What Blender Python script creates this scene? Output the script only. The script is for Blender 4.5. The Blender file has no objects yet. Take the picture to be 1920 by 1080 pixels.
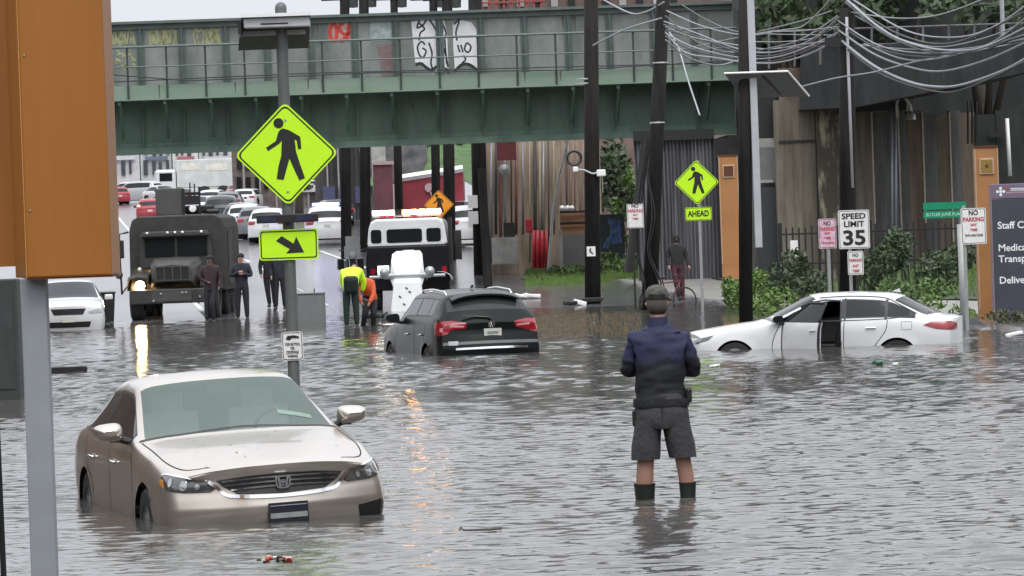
import bpy, bmesh, math, random
import numpy as np
from mathutils import Vector, Matrix, noise
from mathutils.bvhtree import BVHTree
random.seed(7); np.random.seed(7)
SC = bpy.context.scene
COL = SC.collection
PI = math.pi
# ---------------------------------------------------------------- camera
FPX = 8000.0; PITCH = 0.01525; ROLL = 0.035; CAMZ = 2.24
F = Vector((0, math.cos(PITCH), -math.sin(PITCH)))
R0 = Vector((1, 0, 0)); U0 = Vector((0, math.sin(PITCH), math.cos(PITCH)))
RV = R0*math.cos(ROLL) - U0*math.sin(ROLL)
UV = R0*math.sin(ROLL) + U0*math.cos(ROLL)
cam_d = bpy.data.cameras.new('camera'); cam = bpy.data.objects.new('camera', cam_d); COL.objects.link(cam)
cam_d.sensor_width = 36; cam_d.lens = 36*FPX/1920; cam_d.clip_end = 3000; cam_d.clip_start = 0.5
M = Matrix((RV, UV, -F)).transposed().to_4x4(); M.translation = Vector((0, 0, CAMZ)); cam.matrix_world = M
SC.camera = cam
# ---------------------------------------------------------------- world / sun
SUN_EL, SUN_AZ = math.radians(58), math.radians(165)     # azimuth measured from +Y, clockwise
w = bpy.data.worlds.new('World'); SC.world = w; w.use_nodes = True
nt = w.node_tree; bg = nt.nodes['Background']
sky = nt.nodes.new('ShaderNodeTexSky'); sky.sky_type = 'NISHITA'; sky.sun_disc = False
sky.sun_elevation = SUN_EL; sky.sun_rotation = SUN_AZ; sky.air_density = 1.2; sky.dust_density = 5; sky.ozone_density = 1
hs = nt.nodes.new('ShaderNodeHueSaturation'); hs.inputs['Saturation'].default_value = 0.06
nt.links.new(sky.outputs[0], hs.inputs['Color'])
mxw = nt.nodes.new('ShaderNodeMixRGB'); mxw.inputs[0].default_value = 0.72
mxw.inputs[2].default_value = (7.45, 7.75, 8.35, 1)
nt.links.new(hs.outputs[0], mxw.inputs[1]); # an overcast sky is about twice as bright overhead as at the horizon
tcw = nt.nodes.new('ShaderNodeTexCoord'); sxw = nt.nodes.new('ShaderNodeSeparateXYZ'); nt.links.new(tcw.outputs['Generated'], sxw.inputs[0])
mrw = nt.nodes.new('ShaderNodeMapRange'); mrw.inputs['From Min'].default_value = 0.0; mrw.inputs['From Max'].default_value = 1.0; mrw.inputs['To Min'].default_value = 0.86; mrw.inputs['To Max'].default_value = 1.9
nt.links.new(sxw.outputs[2], mrw.inputs['Value'])
mlw = nt.nodes.new('ShaderNodeVectorMath'); mlw.operation = 'SCALE'; nt.links.new(mxw.outputs[0], mlw.inputs[0]); nt.links.new(mrw.outputs[0], mlw.inputs['Scale'])
nt.links.new(mlw.outputs[0], bg.inputs['Color'])
bg.inputs['Strength'].default_value = 0.115
sd = bpy.data.lights.new('sun', 'SUN'); sun = bpy.data.objects.new('sun', sd); COL.objects.link(sun)
sd.energy = 0.8; sd.angle = math.radians(25); sd.color = (1.0, 0.97, 0.93)
sdir = Vector((math.sin(SUN_AZ)*math.cos(SUN_EL), math.cos(SUN_AZ)*math.cos(SUN_EL), math.sin(SUN_EL)))
sun.rotation_euler = sdir.to_track_quat('Z', 'Y').to_euler()
SC.view_settings.view_transform = 'Standard'; SC.view_settings.look = 'None'
SC.view_settings.exposure = 0.40; SC.view_settings.gamma = 1.0
SC.render.engine = 'CYCLES'
# ---------------------------------------------------------------- placing helpers
def at(px, py, D):
    "world point seen at photo pixel (px,py) and depth D"
    d = F*FPX + RV*(px-960) - UV*(py-540)
    return Vector((0, 0, CAMZ)) + d*(D/d.y)
def gnd(px, py, z=0.0):
    d = F*FPX + RV*(px-960) - UV*(py-540)
    return Vector((0, 0, CAMZ)) + d*((z-CAMZ)/d.z)
def ppm(D): return FPX/D
def smooth(a, b, x):
    t = min(1, max(0, (x-a)/(b-a))); return t*t*(3-2*t)
def shore(y): return 8.6 - 0.105*(y-75)                       # right-hand edge of the flooded road
def ground_z(x, y):
    if y < 104: road = -0.42
    elif y < 112: road = -0.42 + 0.43*smooth(103, 111, y)
    elif y < 190: road = 0.01 + (y-112)*0.0195
    elif y < 400: road = 1.531 + (y-190)*0.0213
    else: road = 6.0 + (y-400)*0.002
    base = max(road, 0.0) if y > 111 else 0.0
    side = base + 0.10
    k = smooth(-0.15, 0.15, x - shore(y))
    bank = 0.0
    if y < 112: bank = 0.55*smooth(1.2, 5.0, x-shore(y)-max(0, (y-88)*0.05))
    return road*(1-k) + (side+bank)*k
def gat(px, py, D):
    p = at(px, py, D); p.z = ground_z(p.x, p.y); return p
# ---------------------------------------------------------------- materials
MC = {}
def mat(name, col, rough=0.6, metal=0.0, var=0.12, scale=6.0, bump=0.0, bscale=None, spec=0.5, coat=0.0, emit=None, estr=0, col2=None, stretch=None, trans=0, mix=None):
    if name in MC: return MC[name]
    m = bpy.data.materials.new(name); m.use_nodes = True; n = m.node_tree; b = n.nodes['Principled BSDF']
    b.inputs['Roughness'].default_value = rough; b.inputs['Metallic'].default_value = metal
    b.inputs['Specular IOR Level'].default_value = spec
    b.inputs['Coat Weight'].default_value = coat; b.inputs['Coat Roughness'].default_value = 0.05
    c = (*col, 1)
    if emit:
        b.inputs['Emission Color'].default_value = (*emit, 1); b.inputs['Emission Strength'].default_value = estr
    tc = n.nodes.new('ShaderNodeTexCoord'); mp = n.nodes.new('ShaderNodeMapping')
    n.links.new(tc.outputs['Object'], mp.inputs[0])
    if stretch: mp.inputs['Scale'].default_value = stretch
    if var > 0 or col2:
        t = n.nodes.new('ShaderNodeTexNoise'); t.inputs['Scale'].default_value = scale; t.inputs['Detail'].default_value = 5; t.inputs['Roughness'].default_value = 0.65
        n.links.new(mp.outputs[0], t.inputs['Vector'])
        r = n.nodes.new('ShaderNodeValToRGB'); lo, hi = mix or (0.32, 0.68)
        r.color_ramp.elements[0].position = lo; r.color_ramp.elements[1].position = hi
        r.color_ramp.elements[0].color = tuple(max(0, v*(1-var)) for v in col) + (1,)
        c2 = col2 if col2 else tuple(min(1, v*(1+var)) for v in col)
        r.color_ramp.elements[1].color = (*c2, 1)
        n.links.new(t.outputs[0], r.inputs[0]); n.links.new(r.outputs[0], b.inputs['Base Color'])
    else: b.inputs['Base Color'].default_value = c
    if bump > 0:
        t2 = n.nodes.new('ShaderNodeTexNoise'); t2.inputs['Scale'].default_value = bscale or scale*4; t2.inputs['Detail'].default_value = 6
        n.links.new(mp.outputs[0], t2.inputs['Vector'])
        bp = n.nodes.new('ShaderNodeBump'); bp.inputs['Strength'].default_value = bump; bp.inputs['Distance'].default_value = 0.02
        n.links.new(t2.outputs[0], bp.inputs['Height']); n.links.new(bp.outputs[0], b.inputs['Normal'])
    MC[name] = m; return m
def glassy(name, col, rough=0.04, spec=0.6, trans=0.0):
    m = mat(name, col, rough, 0, 0, spec=spec)
    m.node_tree.nodes['Principled BSDF'].inputs['Transmission Weight'].default_value = trans
    return m
black = mat('black_paint', (0.012, 0.012, 0.013), 0.45)
rubber = mat('rubber', (0.02, 0.02, 0.021), 0.75, bump=0.2)
chrome = mat('chrome', (0.75, 0.76, 0.78), 0.12, 1.0, 0)
steel = mat('galvanised_steel', (0.36, 0.37, 0.37), 0.45, 0.55, 0.15, 9)
signback = mat('sign_aluminium', (0.45, 0.46, 0.46), 0.4, 0.6)
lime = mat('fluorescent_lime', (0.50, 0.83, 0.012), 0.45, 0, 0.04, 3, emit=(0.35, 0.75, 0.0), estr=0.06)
whitep = mat('white_paint', (0.78, 0.78, 0.77), 0.4, 0, 0.06)
signwhite = mat('sign_white', (0.72, 0.71, 0.70), 0.45, 0, 0.10, 14)
ink = mat('black_ink', (0.012, 0.012, 0.012), 0.5, 0, 0)
redink = mat('red_ink', (0.42, 0.03, 0.05), 0.5, 0, 0)
asphalt = mat('wet_asphalt', (0.11, 0.11, 0.115), 0.13, 0, 0.35, 0.9, bump=0.08, bscale=40, spec=.8)
concrete = mat('concrete', (0.30, 0.295, 0.28), 0.7, 0, 0.3, 2.0, bump=0.3)
# ---------------------------------------------------------------- mesh builder
class MB:
    def __init__(s): s.v = []; s.f = []; s.m = []
    def add(s, verts, faces, mi=0):
        o = len(s.v); s.v += [tuple(p) for p in verts]; s.f += [tuple(i+o for i in f) for f in faces]; s.m += [mi]*len(faces); return s
    def box(s, a, b, mi=0):
        x0, y0, z0 = a; x1, y1, z1 = b
        v = [(x0,y0,z0),(x1,y0,z0),(x1,y1,z0),(x0,y1,z0),(x0,y0,z1),(x1,y0,z1),(x1,y1,z1),(x0,y1,z1)]
        return s.add(v, [(0,3,2,1),(4,5,6,7),(0,1,5,4),(1,2,6,5),(2,3,7,6),(3,0,4,7)], mi)
    def cbox(s, c, d, rot=None, mi=0):
        h = Vector(d)/2; v = []
        for i in range(8):
            p = Vector(((-1, 1, 1, -1)[i % 4]*h.x, (-1, -1, 1, 1)[i % 4]*h.y, (-1 if i < 4 else 1)*h.z))
            if rot is not None: p = rot @ p
            v.append(p+Vector(c))
        return s.add(v, [(0,3,2,1),(4,5,6,7),(0,1,5,4),(1,2,6,5),(2,3,7,6),(3,0,4,7)], mi)
    def tube(s, pts, r, seg=10, mi=0, cap=True, ry=None):
        pts = [Vector(p) for p in pts]; n = len(pts)
        rs = r if isinstance(r, (list, tuple)) else [r]*n
        vs = []; up = None
        for i, p in enumerate(pts):
            t = (pts[min(i+1, n-1)]-pts[max(i-1, 0)]).normalized()
            if up is None: up = Vector((0, 0, 1)) if abs(t.z) < 0.9 else Vector((0, 1, 0))
            a = t.cross(up).normalized(); b = a.cross(t).normalized(); up = b
            for k in range(seg):
                q = 2*PI*k/seg; vs.append(p + a*math.cos(q)*rs[i] + b*math.sin(q)*(rs[i] if ry is None else ry))
        fs = [(i*seg+k, i*seg+(k+1) % seg, (i+1)*seg+(k+1) % seg, (i+1)*seg+k) for i in range(n-1) for k in range(seg)]
        if cap: fs += [tuple(range(seg))[::-1], tuple((n-1)*seg+k for k in range(seg))]
        return s.add(vs, fs, mi)
    def lathe(s, c, prof, seg=20, axis='z', mi=0):
        c = Vector(c); vs = []; n = len(prof)
        for r, h in prof:
            for k in range(seg):
                q = 2*PI*k/seg; a, b = r*math.cos(q), r*math.sin(q)
                vs.append(c + (Vector((a, b, h)) if axis == 'z' else Vector((a, h, b)) if axis == 'y' else Vector((h, a, b))))
        fs = [(i*seg+k, i*seg+(k+1) % seg, (i+1)*seg+(k+1) % seg, (i+1)*seg+k) for i in range(n-1) for k in range(seg)]
        return s.add(vs, fs, mi)
    def prism(s, poly, y0, y1, mi=0, axis='y'):
        "poly in (x,z), extruded between y0 and y1"
        n = len(poly); f = (lambda p, t: (p[0], t, p[1])) if axis == 'y' else (lambda p, t: (t, p[0], p[1])) if axis == 'x' else (lambda p, t: (p[0], p[1], t))
        v = [f(p, y0) for p in poly] + [f(p, y1) for p in poly]
        fs = [tuple(range(n)), tuple(range(2*n-1, n-1, -1))] + [(i, (i+1) % n + 0, n+(i+1) % n, n+i) for i in range(n)]
        return s.add(v, fs, mi)
    def grid(s, P, mi=0, close=False):
        nr, nc = len(P), len(P[0]); v = [p for r in P for p in r]
        fs = [(i*nc+j, i*nc+j+1, (i+1)*nc+j+1, (i+1)*nc+j) for i in range(nr-1) for j in range(nc-1)]
        return s.add(v, fs, mi)
    def build(s, name, mats, parent=None, smooth=False, recalc=True, bevel=0, autos=None):
        me = bpy.data.meshes.new(name); me.from_pydata(s.v, [], s.f)
        if not isinstance(mats, (list, tuple)): mats = [mats]
        for m in mats: me.materials.append(m)
        if len(mats) > 1: me.polygons.foreach_set('material_index', s.m)
        if recalc:
            bm = bmesh.new(); bm.from_mesh(me); bmesh.ops.recalc_face_normals(bm, faces=bm.faces); bm.to_mesh(me); bm.free()
        if smooth:
            me.polygons.foreach_set('use_smooth', [True]*len(me.polygons))
            if autos: me.set_sharp_from_angle(angle=math.radians(autos))
        o = bpy.data.objects.new(name, me); COL.objects.link(o)
        if parent: o.parent = parent
        if bevel:
            md = o.modifiers.new('b', 'BEVEL'); md.width = bevel; md.segments = 2; md.limit_method = 'ANGLE'; md.angle_limit = math.radians(40)
        return o
def split_build(mb, name, m, parent, **k):
    "one object for each connected piece"
    n = len(mb.v); par = list(range(n))
    def f_(i):
        while par[i] != i: par[i] = par[par[i]]; i = par[i]
        return i
    for fc in mb.f:
        for i in fc[1:]: par[f_(i)] = f_(fc[0])
    g = {}
    for fc in mb.f: g.setdefault(f_(fc[0]), []).append(fc)
    out = []
    for fl in g.values():
        us = sorted(set(i for fc in fl for i in fc)); mp = {a: b for b, a in enumerate(us)}
        q = MB().add([mb.v[i] for i in us], [tuple(mp[i] for i in fc) for fc in fl]); out.append(q.build(name, m, parent, **k))
    return out
def tag(o, label=None, cat=None, group=None, kind=None):
    if label: o['label'] = label
    if cat: o['category'] = cat
    if group: o['group'] = group
    if kind: o['kind'] = kind
    return o
def thing(name, loc, rz=0, label=None, cat=None, group=None):
    o = bpy.data.objects.new(name, None); COL.objects.link(o); o.location = loc; o.rotation_euler = (0, 0, rz)
    o.empty_display_size = 0.2
    return tag(o, label, cat, group)
def kids(o): return [c for c in bpy.data.objects if c.parent == o]
def copy_tree(o, parent=None):
    c = o.copy(); COL.objects.link(c); c.parent = parent
    for ch in kids(o): copy_tree(ch, c)
    return c
def text(txt, size, mt, parent, loc, width=None, rz=0, name='lettering', depth=0.003, bold=0.0, align='CENTER'):
    "flat letters in the local xz plane facing -y"
    cu = bpy.data.curves.new(name, 'FONT'); cu.body = txt; cu.size = size; cu.align_x = align; cu.align_y = 'CENTER'
    cu.extrude = depth/2; cu.offset = bold; cu.resolution_u = 3
    tmp = bpy.data.objects.new('t', cu); COL.objects.link(tmp)
    bpy.context.view_layer.update()
    me = bpy.data.meshes.new_from_object(tmp.evaluated_get(bpy.context.evaluated_depsgraph_get()))
    bpy.data.objects.remove(tmp)
    xs = [v.co.x for v in me.vertices]
    sx = (width/(max(xs)-min(xs))) if width and xs else 1
    for v in me.vertices: v.co = Vector((v.co.x*sx, -v.co.z, v.co.y))
    me.materials.clear(); me.materials.append(mt)
    o = bpy.data.objects.new(name, me); COL.objects.link(o); o.parent = parent; o.location = loc; o.rotation_euler = (0, 0, rz)
    return o
def rrect(cx, cz, w_, h_, r, n=5):
    P = []
    for sx, sz, a0 in ((1, 1, 0), (-1, 1, 90), (-1, -1, 180), (1, -1, 270)):
        for k in range(n+1):
            a = math.radians(a0+90*k/n); P.append((cx+sx*(w_/2-r)+r*math.cos(a), cz+sz*(h_/2-r)+r*math.sin(a)))
    return P
# ================================================================ ground, water, road
def sheet(name, xs, ys, fz, m, kind='structure'):
    P = [[(x, y, fz(x, y)) for x in xs] for y in ys]
    o = MB().grid(P).build(name, m, smooth=True); tag(o, kind=kind); return o
gx = list(np.arange(-60, -16, 4.0)) + list(np.arange(-16, 16, 0.4)) + list(np.arange(16, 61, 4.0))
gy = list(np.arange(-60, 70, 4.0)) + list(np.arange(70, 200, 1.5)) + list(np.arange(200, 720, 10.0))
sheet('ground', gx, gy, ground_z, asphalt)
# pavement slab at the right-hand kerb and the wet verge path
def kerb_strip(name, w0, w1, m, dz, y0, y1, st=1.0):
    mb = MB(); ys = np.arange(y0, y1+0.01, st); P = []
    for y in ys:
        row = []
        for wv in np.linspace(w0, w1, 5):
            x = shore(y)+wv; row.append((x, y, ground_z(x, y)+dz))
        P.append(row)
    mb.grid(P)
    # kerb face
    Q = [[(P[i][0][0], P[i][0][1], P[i][0][2]), (P[i][0][0]-0.02, P[i][0][1], P[i][0][2]-0.16)] for i in range(len(P))]
    mb.grid(Q)
    o = mb.build(name, m, smooth=True); tag(o, kind='structure'); return o
pave = mat('pavement_concrete', (0.27, 0.26, 0.235), 0.35, 0, 0.25, 1.3, bump=0.2)
kerb_strip('pavement', 0.15, 2.6, pave, 0.012, 84, 200)
# grass verge (soil sheet) on the right bank
soil = mat('verge_soil', (0.045, 0.06, 0.025), 0.9, 0, 0.5, 3, bump=0.6)
def verge_sheet(y0, y1, wa, wb, nm):
    P = []
    for y in np.arange(y0, y1, 1.0):
        P.append([(shore(y)+wv, y, ground_z(shore(y)+wv, y)+0.02) for wv in np.linspace(wa, wb, 30)])
    o = MB().grid(P).build(nm, soil, smooth=True); tag(o, kind='structure'); return o
verge_sheet(60, 128, 2.7, 26, 'verge')
# water: real wave geometry
def wave_rows():
    ys = np.concatenate([np.arange(-49, 24, 3.0), np.arange(24, 54, 0.05), np.arange(54, 80, 0.10), np.arange(80, 114, 0.18)])
    ts = np.concatenate([np.linspace(-1.2, -0.16, 14)[:-1], np.linspace(-0.16, 0.16, 210), np.linspace(0.16, 1.2, 14)[1:]])
    X = ts[None, :]*np.maximum(ys, 24)[:, None]; Y = np.repeat(ys[:, None], len(ts), 1)
    Z = np.zeros_like(X); rs = np.random.RandomState(3)
    for k in range(90):
        lam = 0.115*(3.9**rs.rand()); th = rs.normal(0.10, 0.50) + PI/2; kk = 2*PI/lam
        amp = 0.0118*lam**0.85/ (90**0.5) * 2.3
        Z += amp*np.sin(kk*(X*math.cos(th)+Y*math.sin(th)) + rs.rand()*6.28)
    # sharpen crests, vary patches of wind
    patch = 0.75 + 0.35*np.sin(X*0.35+Y*0.13+1)*np.sin(Y*0.21-X*0.11)
    Z = Z*patch
    Z *= np.clip((np.abs(ts) < 0.17)[None, :]*1.0, 0, 1)
    P = [[(float(X[i, j]), float(Y[i, j]), float(Z[i, j])) for j in range(len(ts))] for i in range(len(ys))]
    return P
wm = bpy.data.materials.new('flood_water'); wm.use_nodes = True; n = wm.node_tree; b = n.nodes['Principled BSDF']
b.inputs['Base Color'].default_value = (0.074, 0.071, 0.066, 1); b.inputs['Roughness'].default_value = 0.07; b.inputs['IOR'].default_value = 1.33
tc = n.nodes.new('ShaderNodeTexCoord'); t1 = n.nodes.new('ShaderNodeTexNoise'); t1.inputs['Scale'].default_value = 9; t1.inputs['Detail'].default_value = 4
n.links.new(tc.outputs['Object'], t1.inputs['Vector'])
bp = n.nodes.new('ShaderNodeBump'); bp.inputs['Strength'].default_value = 0.35; bp.inputs['Distance'].default_value = 0.012
n.links.new(t1.outputs[0], bp.inputs['Height']); n.links.new(bp.outputs[0], b.inputs['Normal'])
wo = MB().grid(wave_rows()).build('water', wm, smooth=True); tag(wo, kind='structure')
# road markings on the dry road beyond the water
paintm = mat('road_paint', (0.62, 0.62, 0.60), 0.4, 0, 0.3, 3)
def marking(q0, width, y0, y1):
    mb = MB(); P = []
    for y in np.arange(y0, y1+0.01, 1.0):
        x = shore(y)-q0; P.append([(x-width/2, y, ground_z(x-width/2, y)+0.008), (x+width/2, y, ground_z(x+width/2, y)+0.008)])
    mb.grid(P); o = mb.build('road_marking', paintm); tag(o, kind='structure')
marking(5.6, 0.14, 113, 180); 
for y in range(118, 300, 12): marking(9.2, 0.13, y, y+4)
marking(12.7, 0.14, 113, 330)

# ================================================================ bridge
BD = 130.0
def bz(px_above): return CAMZ + px_above*BD/FPX
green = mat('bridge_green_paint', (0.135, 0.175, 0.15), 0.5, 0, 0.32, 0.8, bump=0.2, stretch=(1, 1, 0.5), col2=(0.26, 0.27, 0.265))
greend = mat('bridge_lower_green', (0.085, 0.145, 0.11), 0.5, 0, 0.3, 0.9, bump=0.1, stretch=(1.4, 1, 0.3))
greenl = mat('bridge_walkway_green', (0.19, 0.29, 0.205), 0.5, 0, 0.2, 0.8, stretch=(1, 1, 2), col2=(0.20, 0.25, 0.21))
greent = mat('bridge_trim', (0.09, 0.12, 0.11), 0.5, 0, 0.2, 2)
steeld = mat('bridge_dark_steel', (0.03, 0.04, 0.035), 0.7)
ang = math.atan2(3.0, 20.0)*1.0*0.12
br = thing('rail_bridge', (0, BD, 0), 0.022, 'long green steel girder rail bridge with railed walkway and graffiti crossing the street', 'bridge')
X0, X1 = -15.6, 7.0
def bx_(px): return (px-960)/ppm(BD)
zt, zm, zb = bz(398), bz(252), bz(160)
mb = MB(); mb.box((X0, 0, zb+0.05), (X1, 0.03, zt-0.04)); mb.build('web', green, br)
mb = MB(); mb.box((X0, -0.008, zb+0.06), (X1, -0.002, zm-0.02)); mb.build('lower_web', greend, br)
mb = MB(); mb.box((X0, -0.28, zt-0.04), (X1, 0.3, zt+0.04)); mb.box((X0, -0.1, zt-0.2), (X1, -0.001, zt-0.04)); mb.build('top_flange', greent, br)
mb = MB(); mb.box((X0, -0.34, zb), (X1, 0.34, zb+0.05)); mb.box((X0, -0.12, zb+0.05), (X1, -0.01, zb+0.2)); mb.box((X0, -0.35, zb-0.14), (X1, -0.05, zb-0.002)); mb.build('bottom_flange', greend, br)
for k, px in enumerate(range(118, 1400, 80)):
    x = bx_(px+(k*37 % 5)); 
    mb = MB(); mb.box((x-0.012, -0.25, zm+0.28), (x+0.012, -0.004, zt-0.21)); mb.box((x-0.12, -0.045, zm+0.3), (x+0.12, -0.002, zt-0.205)); mb.build('stiffener', greent, br)
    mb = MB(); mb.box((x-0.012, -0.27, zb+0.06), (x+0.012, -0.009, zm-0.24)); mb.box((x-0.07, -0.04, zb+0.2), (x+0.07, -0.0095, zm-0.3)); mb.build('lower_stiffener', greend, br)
# cantilevered walkway
WY = -1.5
mb = MB(); mb.box((X0, WY, zm), (X1, -0.02, zm+0.07)); mb.box((X0, WY-0.03, zm+0.0), (X1, WY, zm+0.42)); mb.box((X0, WY-0.08, zm-0.03), (X1, WY+0.02, zm-0.001)); mb.build('walkway', greenl, br)
for k, px in enumerate(range(160, 1400, 84)):
    x = bx_(px); mb = MB()
    mb.tube([(x, -0.25, zb+0.35), (x+0.03, WY+0.1, zm-0.12)], 0.045, 4)
    mb.box((x-0.05, WY+0.03, zm-0.16), (x+0.05, -0.28, zm-0.035))
    mb.build('bracket', greend, br)
zr = bz(348)
for k, px in enumerate(range(118, 1400, 72)):
    x = bx_(px); MB().box((x-0.03, WY-0.075, zm+0.03), (x+0.03, WY-0.033, zr)).build('railing_post', steeld, br)
mb = MB(); mb.tube([(X0, WY-0.09, zr+0.02), (X1, WY-0.09, zr-0.02)], 0.035, 8); mb.tube([(X0, WY-0.09, (zr+zm)/2+0.2), (X1, WY-0.09, (zr+zm)/2+0.16)], 0.024, 6); mb.build('handrail', greent, br)
mb = MB(); mb.tube([(X0, WY-0.12, zr-0.62+0.25), (-9.5, WY-0.12, zr-1.05), (-4, WY-0.12, zr-1.0), (2, WY-0.12, zr-1.12), (X1, WY-0.12, zr-1.0)], 0.02, 6); mb.tube([(X0, -0.3, zr-1.0), (-6, -0.3, zr-0.9), (X1, -0.3, zr-1.02)], 0.02, 6); mb.build('cable_run', steeld, br)
# deck, far girder, underside beams
mb = MB(); mb.box((X0, 0.04, zb+0.6), (X1, 5.2, zb+0.95)); mb.box((X0, 5.2, zb+.3), (X1, 5.25, zt-0.5))
for x in np.arange(X0+0.5, X1, 1.3): mb.box((x-0.08, 0.05, zb+0.1), (x+0.08, 5.18, zb+0.58))
mb.build('deck', steeld, br)
mb = MB(); mb.box((X1-0.3, -0.4, -0.5), (X1+1.2, 5.3, zb-0.16)); mb.build('abutment', mat('abutment_dark', (0.05, 0.05, 0.048), 0.8, 0, 0.3), br)
rustm = mat('rust_streak', (.10, .065, .04), .8, 0, .4, 5, col2=(.13, .12, .09)); rr = random.Random(6)
for k in range(26):
    x = rr.uniform(X0+1, X1-.5); z = rr.choice((zt-.25, zm+.42, zm-.3)); h_ = rr.uniform(.15, .5)
    y_ = -.006 if z > zm+.5 else (WY-.034 if z > zm else -.0105); MB().add([(x-.02, y_, z), (x+.03, y_, z), (x+.012, y_, z-h_), (x-.005, y_, z-h_*.8)], [(0, 1, 2, 3)]).build('rust_streak', rustm, br)
# graffiti: flat paint shapes on the web
def curve_pts(pts, n=8):
    out = []; P = [Vector(p) for p in pts]; P = [P[0]]+P+[P[-1]]
    for i in range(1, len(P)-2):
        for k in range(n):
            t = k/n; a, b_, c, d = P[i-1], P[i], P[i+1], P[i+2]
            out.append(0.5*((2*b_)+(c-a)*t+(2*a-5*b_+4*c-d)*t*t+(3*b_-a-3*c+d)*t**3))
    out.append(P[-2]); return out
def brush(mb, pts, wd, y, n=6):
    "pts in photo pixels on the girder web"
    Q = curve_pts([(p[0], p[1], 0) for p in pts], n); L, Rr = [], []
    for i, q in enumerate(Q):
        d = (Q[min(i+1, len(Q)-1)]-Q[max(i-1, 0)]); d = Vector((-d.y, d.x, 0)).normalized()*wd/2
        for arr, s_ in ((L, 1), (Rr, -1)):
            px, py = q.x+d.x*s_, q.y+d.y*s_; w_ = at(px, py, BD); arr.append((w_.x, y, w_.z))
    mb.grid([L, Rr]); return mb
def blob(mb, pts, y):
    v = [at(p[0], p[1], BD) for p in pts]; mb.add([(q.x, y, q.z) for q in v], [tuple(range(len(v)))]); return mb
gw = mat('graffiti_white', (0.62, 0.62, 0.64), 0.6, 0, 0.15, 2); gk = mat('graffiti_black', (0.015, 0.015, 0.018), 0.6)
gy_ = mat('graffiti_yellow', (0.46, 0.45, 0.18), 0.6, 0, 0.35, 5, col2=(0.36, 0.38, 0.24)); gr_ = mat('graffiti_red', (0.50, 0.05, 0.035), 0.6, 0, 0.2)
gp = mat('graffiti_pink', (0.27, 0.13, 0.15), 0.6, 0, 0.4, 3, col2=(0.18, 0.16, 0.15)); gpale = mat('graffiti_pale', (0.28, 0.33, 0.33), 0.6, 0, 0.3, 4)
mb = MB(); blob(mb, [(771, 40), (800, 36), (832, 36), (838, 60), (841, 128), (828, 126), (818, 134), (805, 130), (790, 121), (779, 122), (775, 80)], -0.011)
blob(mb, [(849, 44), (866, 38), (884, 42), (896, 60), (901, 131), (892, 128), (880, 120), (866, 122), (853, 134), (850, 90)], -0.011); mb.build('white_graffiti', gw, br)
mb = MB()
for s_ in ([(787,36),(782,52),(793,47),(800,36)], [(784,42),(796,54),(788,62),(786,76)], [(805,36),(815,52),(822,70),(818,84)], [(826,38),(836,60),(834,76),(838,120)],
           [(797,84),(790,78),(783,88),(786,102),(793,108),(799,96),(792,90)], [(804,80),(810,100),(808,118),(812,131)], [(818,84),(824,100),(820,118),(826,124)], [(830,86),(836,104),(840,126)],
           [(861,40),(855,60),(857,76)], [(851,46),(862,36)], [(858,84),(862,98)], [(864,84),(868,98)], [(875,80),(871,92),(878,98),(883,88),(876,80)], [(869,104),(873,112),(866,118)]):
    brush(mb, s_, 3.1, -0.016)
for s_ in ([(779,121),(790,119),(800,127),(810,131),(822,123),(832,128),(842,136)], [(852,134),(866,121),(880,121),(892,129),(901,134)]): brush(mb, s_, 5, -0.016)
split_build(mb, 'black_scribble', gk, br)
mb = MB(); blob(mb, [(616, 42), (640, 38), (660, 40), (672, 60), (672, 78), (640, 80), (617, 78)], -0.0105); mb.build('red_backing', mat('graffiti_pale_pink', (.42, .28, .24), .6, 0, .3, 4), br)
mb = MB()
for st_ in ([(624,44),(619,58),(622,74),(629,76),(632,60),(628,46),(624,44)], [(644,44),(636,50),(640,60),(647,66),(644,76),(637,76)], [(650,76),(653,60),(657,44),(662,58),(668,76)], [(651,66),(658,62),(665,66)]):
    brush(mb, st_, 7.0, -0.013)
split_build(mb, 'red_graffiti', gr_, br)
mb = MB(); blob(mb, [(694, 38), (742, 36), (742, 74), (735, 76), (694, 78)], -0.011); mb.build('pale_graffiti', gpale, br)
mb = MB(); blob(mb, [(706, 82), (748, 84), (746, 110), (742, 142), (716, 144), (712, 112)], -0.011); mb.build('pink_graffiti', gp, br)
mb = MB(); rr = random.Random(4)
for bx0 in (196, 284, 366):
    for j in range(9):
        x = bx0 + j*6.2 + rr.uniform(-2, 2); brush(mb, [(x, 84+rr.uniform(-4, 4)), (x+rr.uniform(-4, 6), 66), (x+rr.uniform(0, 7), 48+rr.uniform(0, 16)), (x+rr.uniform(4, 12), 84)], rr.uniform(2.4, 4.6), -0.011)
for j in range(14):
    x = 216+rr.uniform(0, 40); y = 92+rr.uniform(0, 34); brush(mb, [(x, y), (x+5, y+3), (x+2, y+8), (x+9, y+5)], 3.4, -0.0115)
split_build(mb, 'yellow_graffiti', gy_, br)
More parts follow.
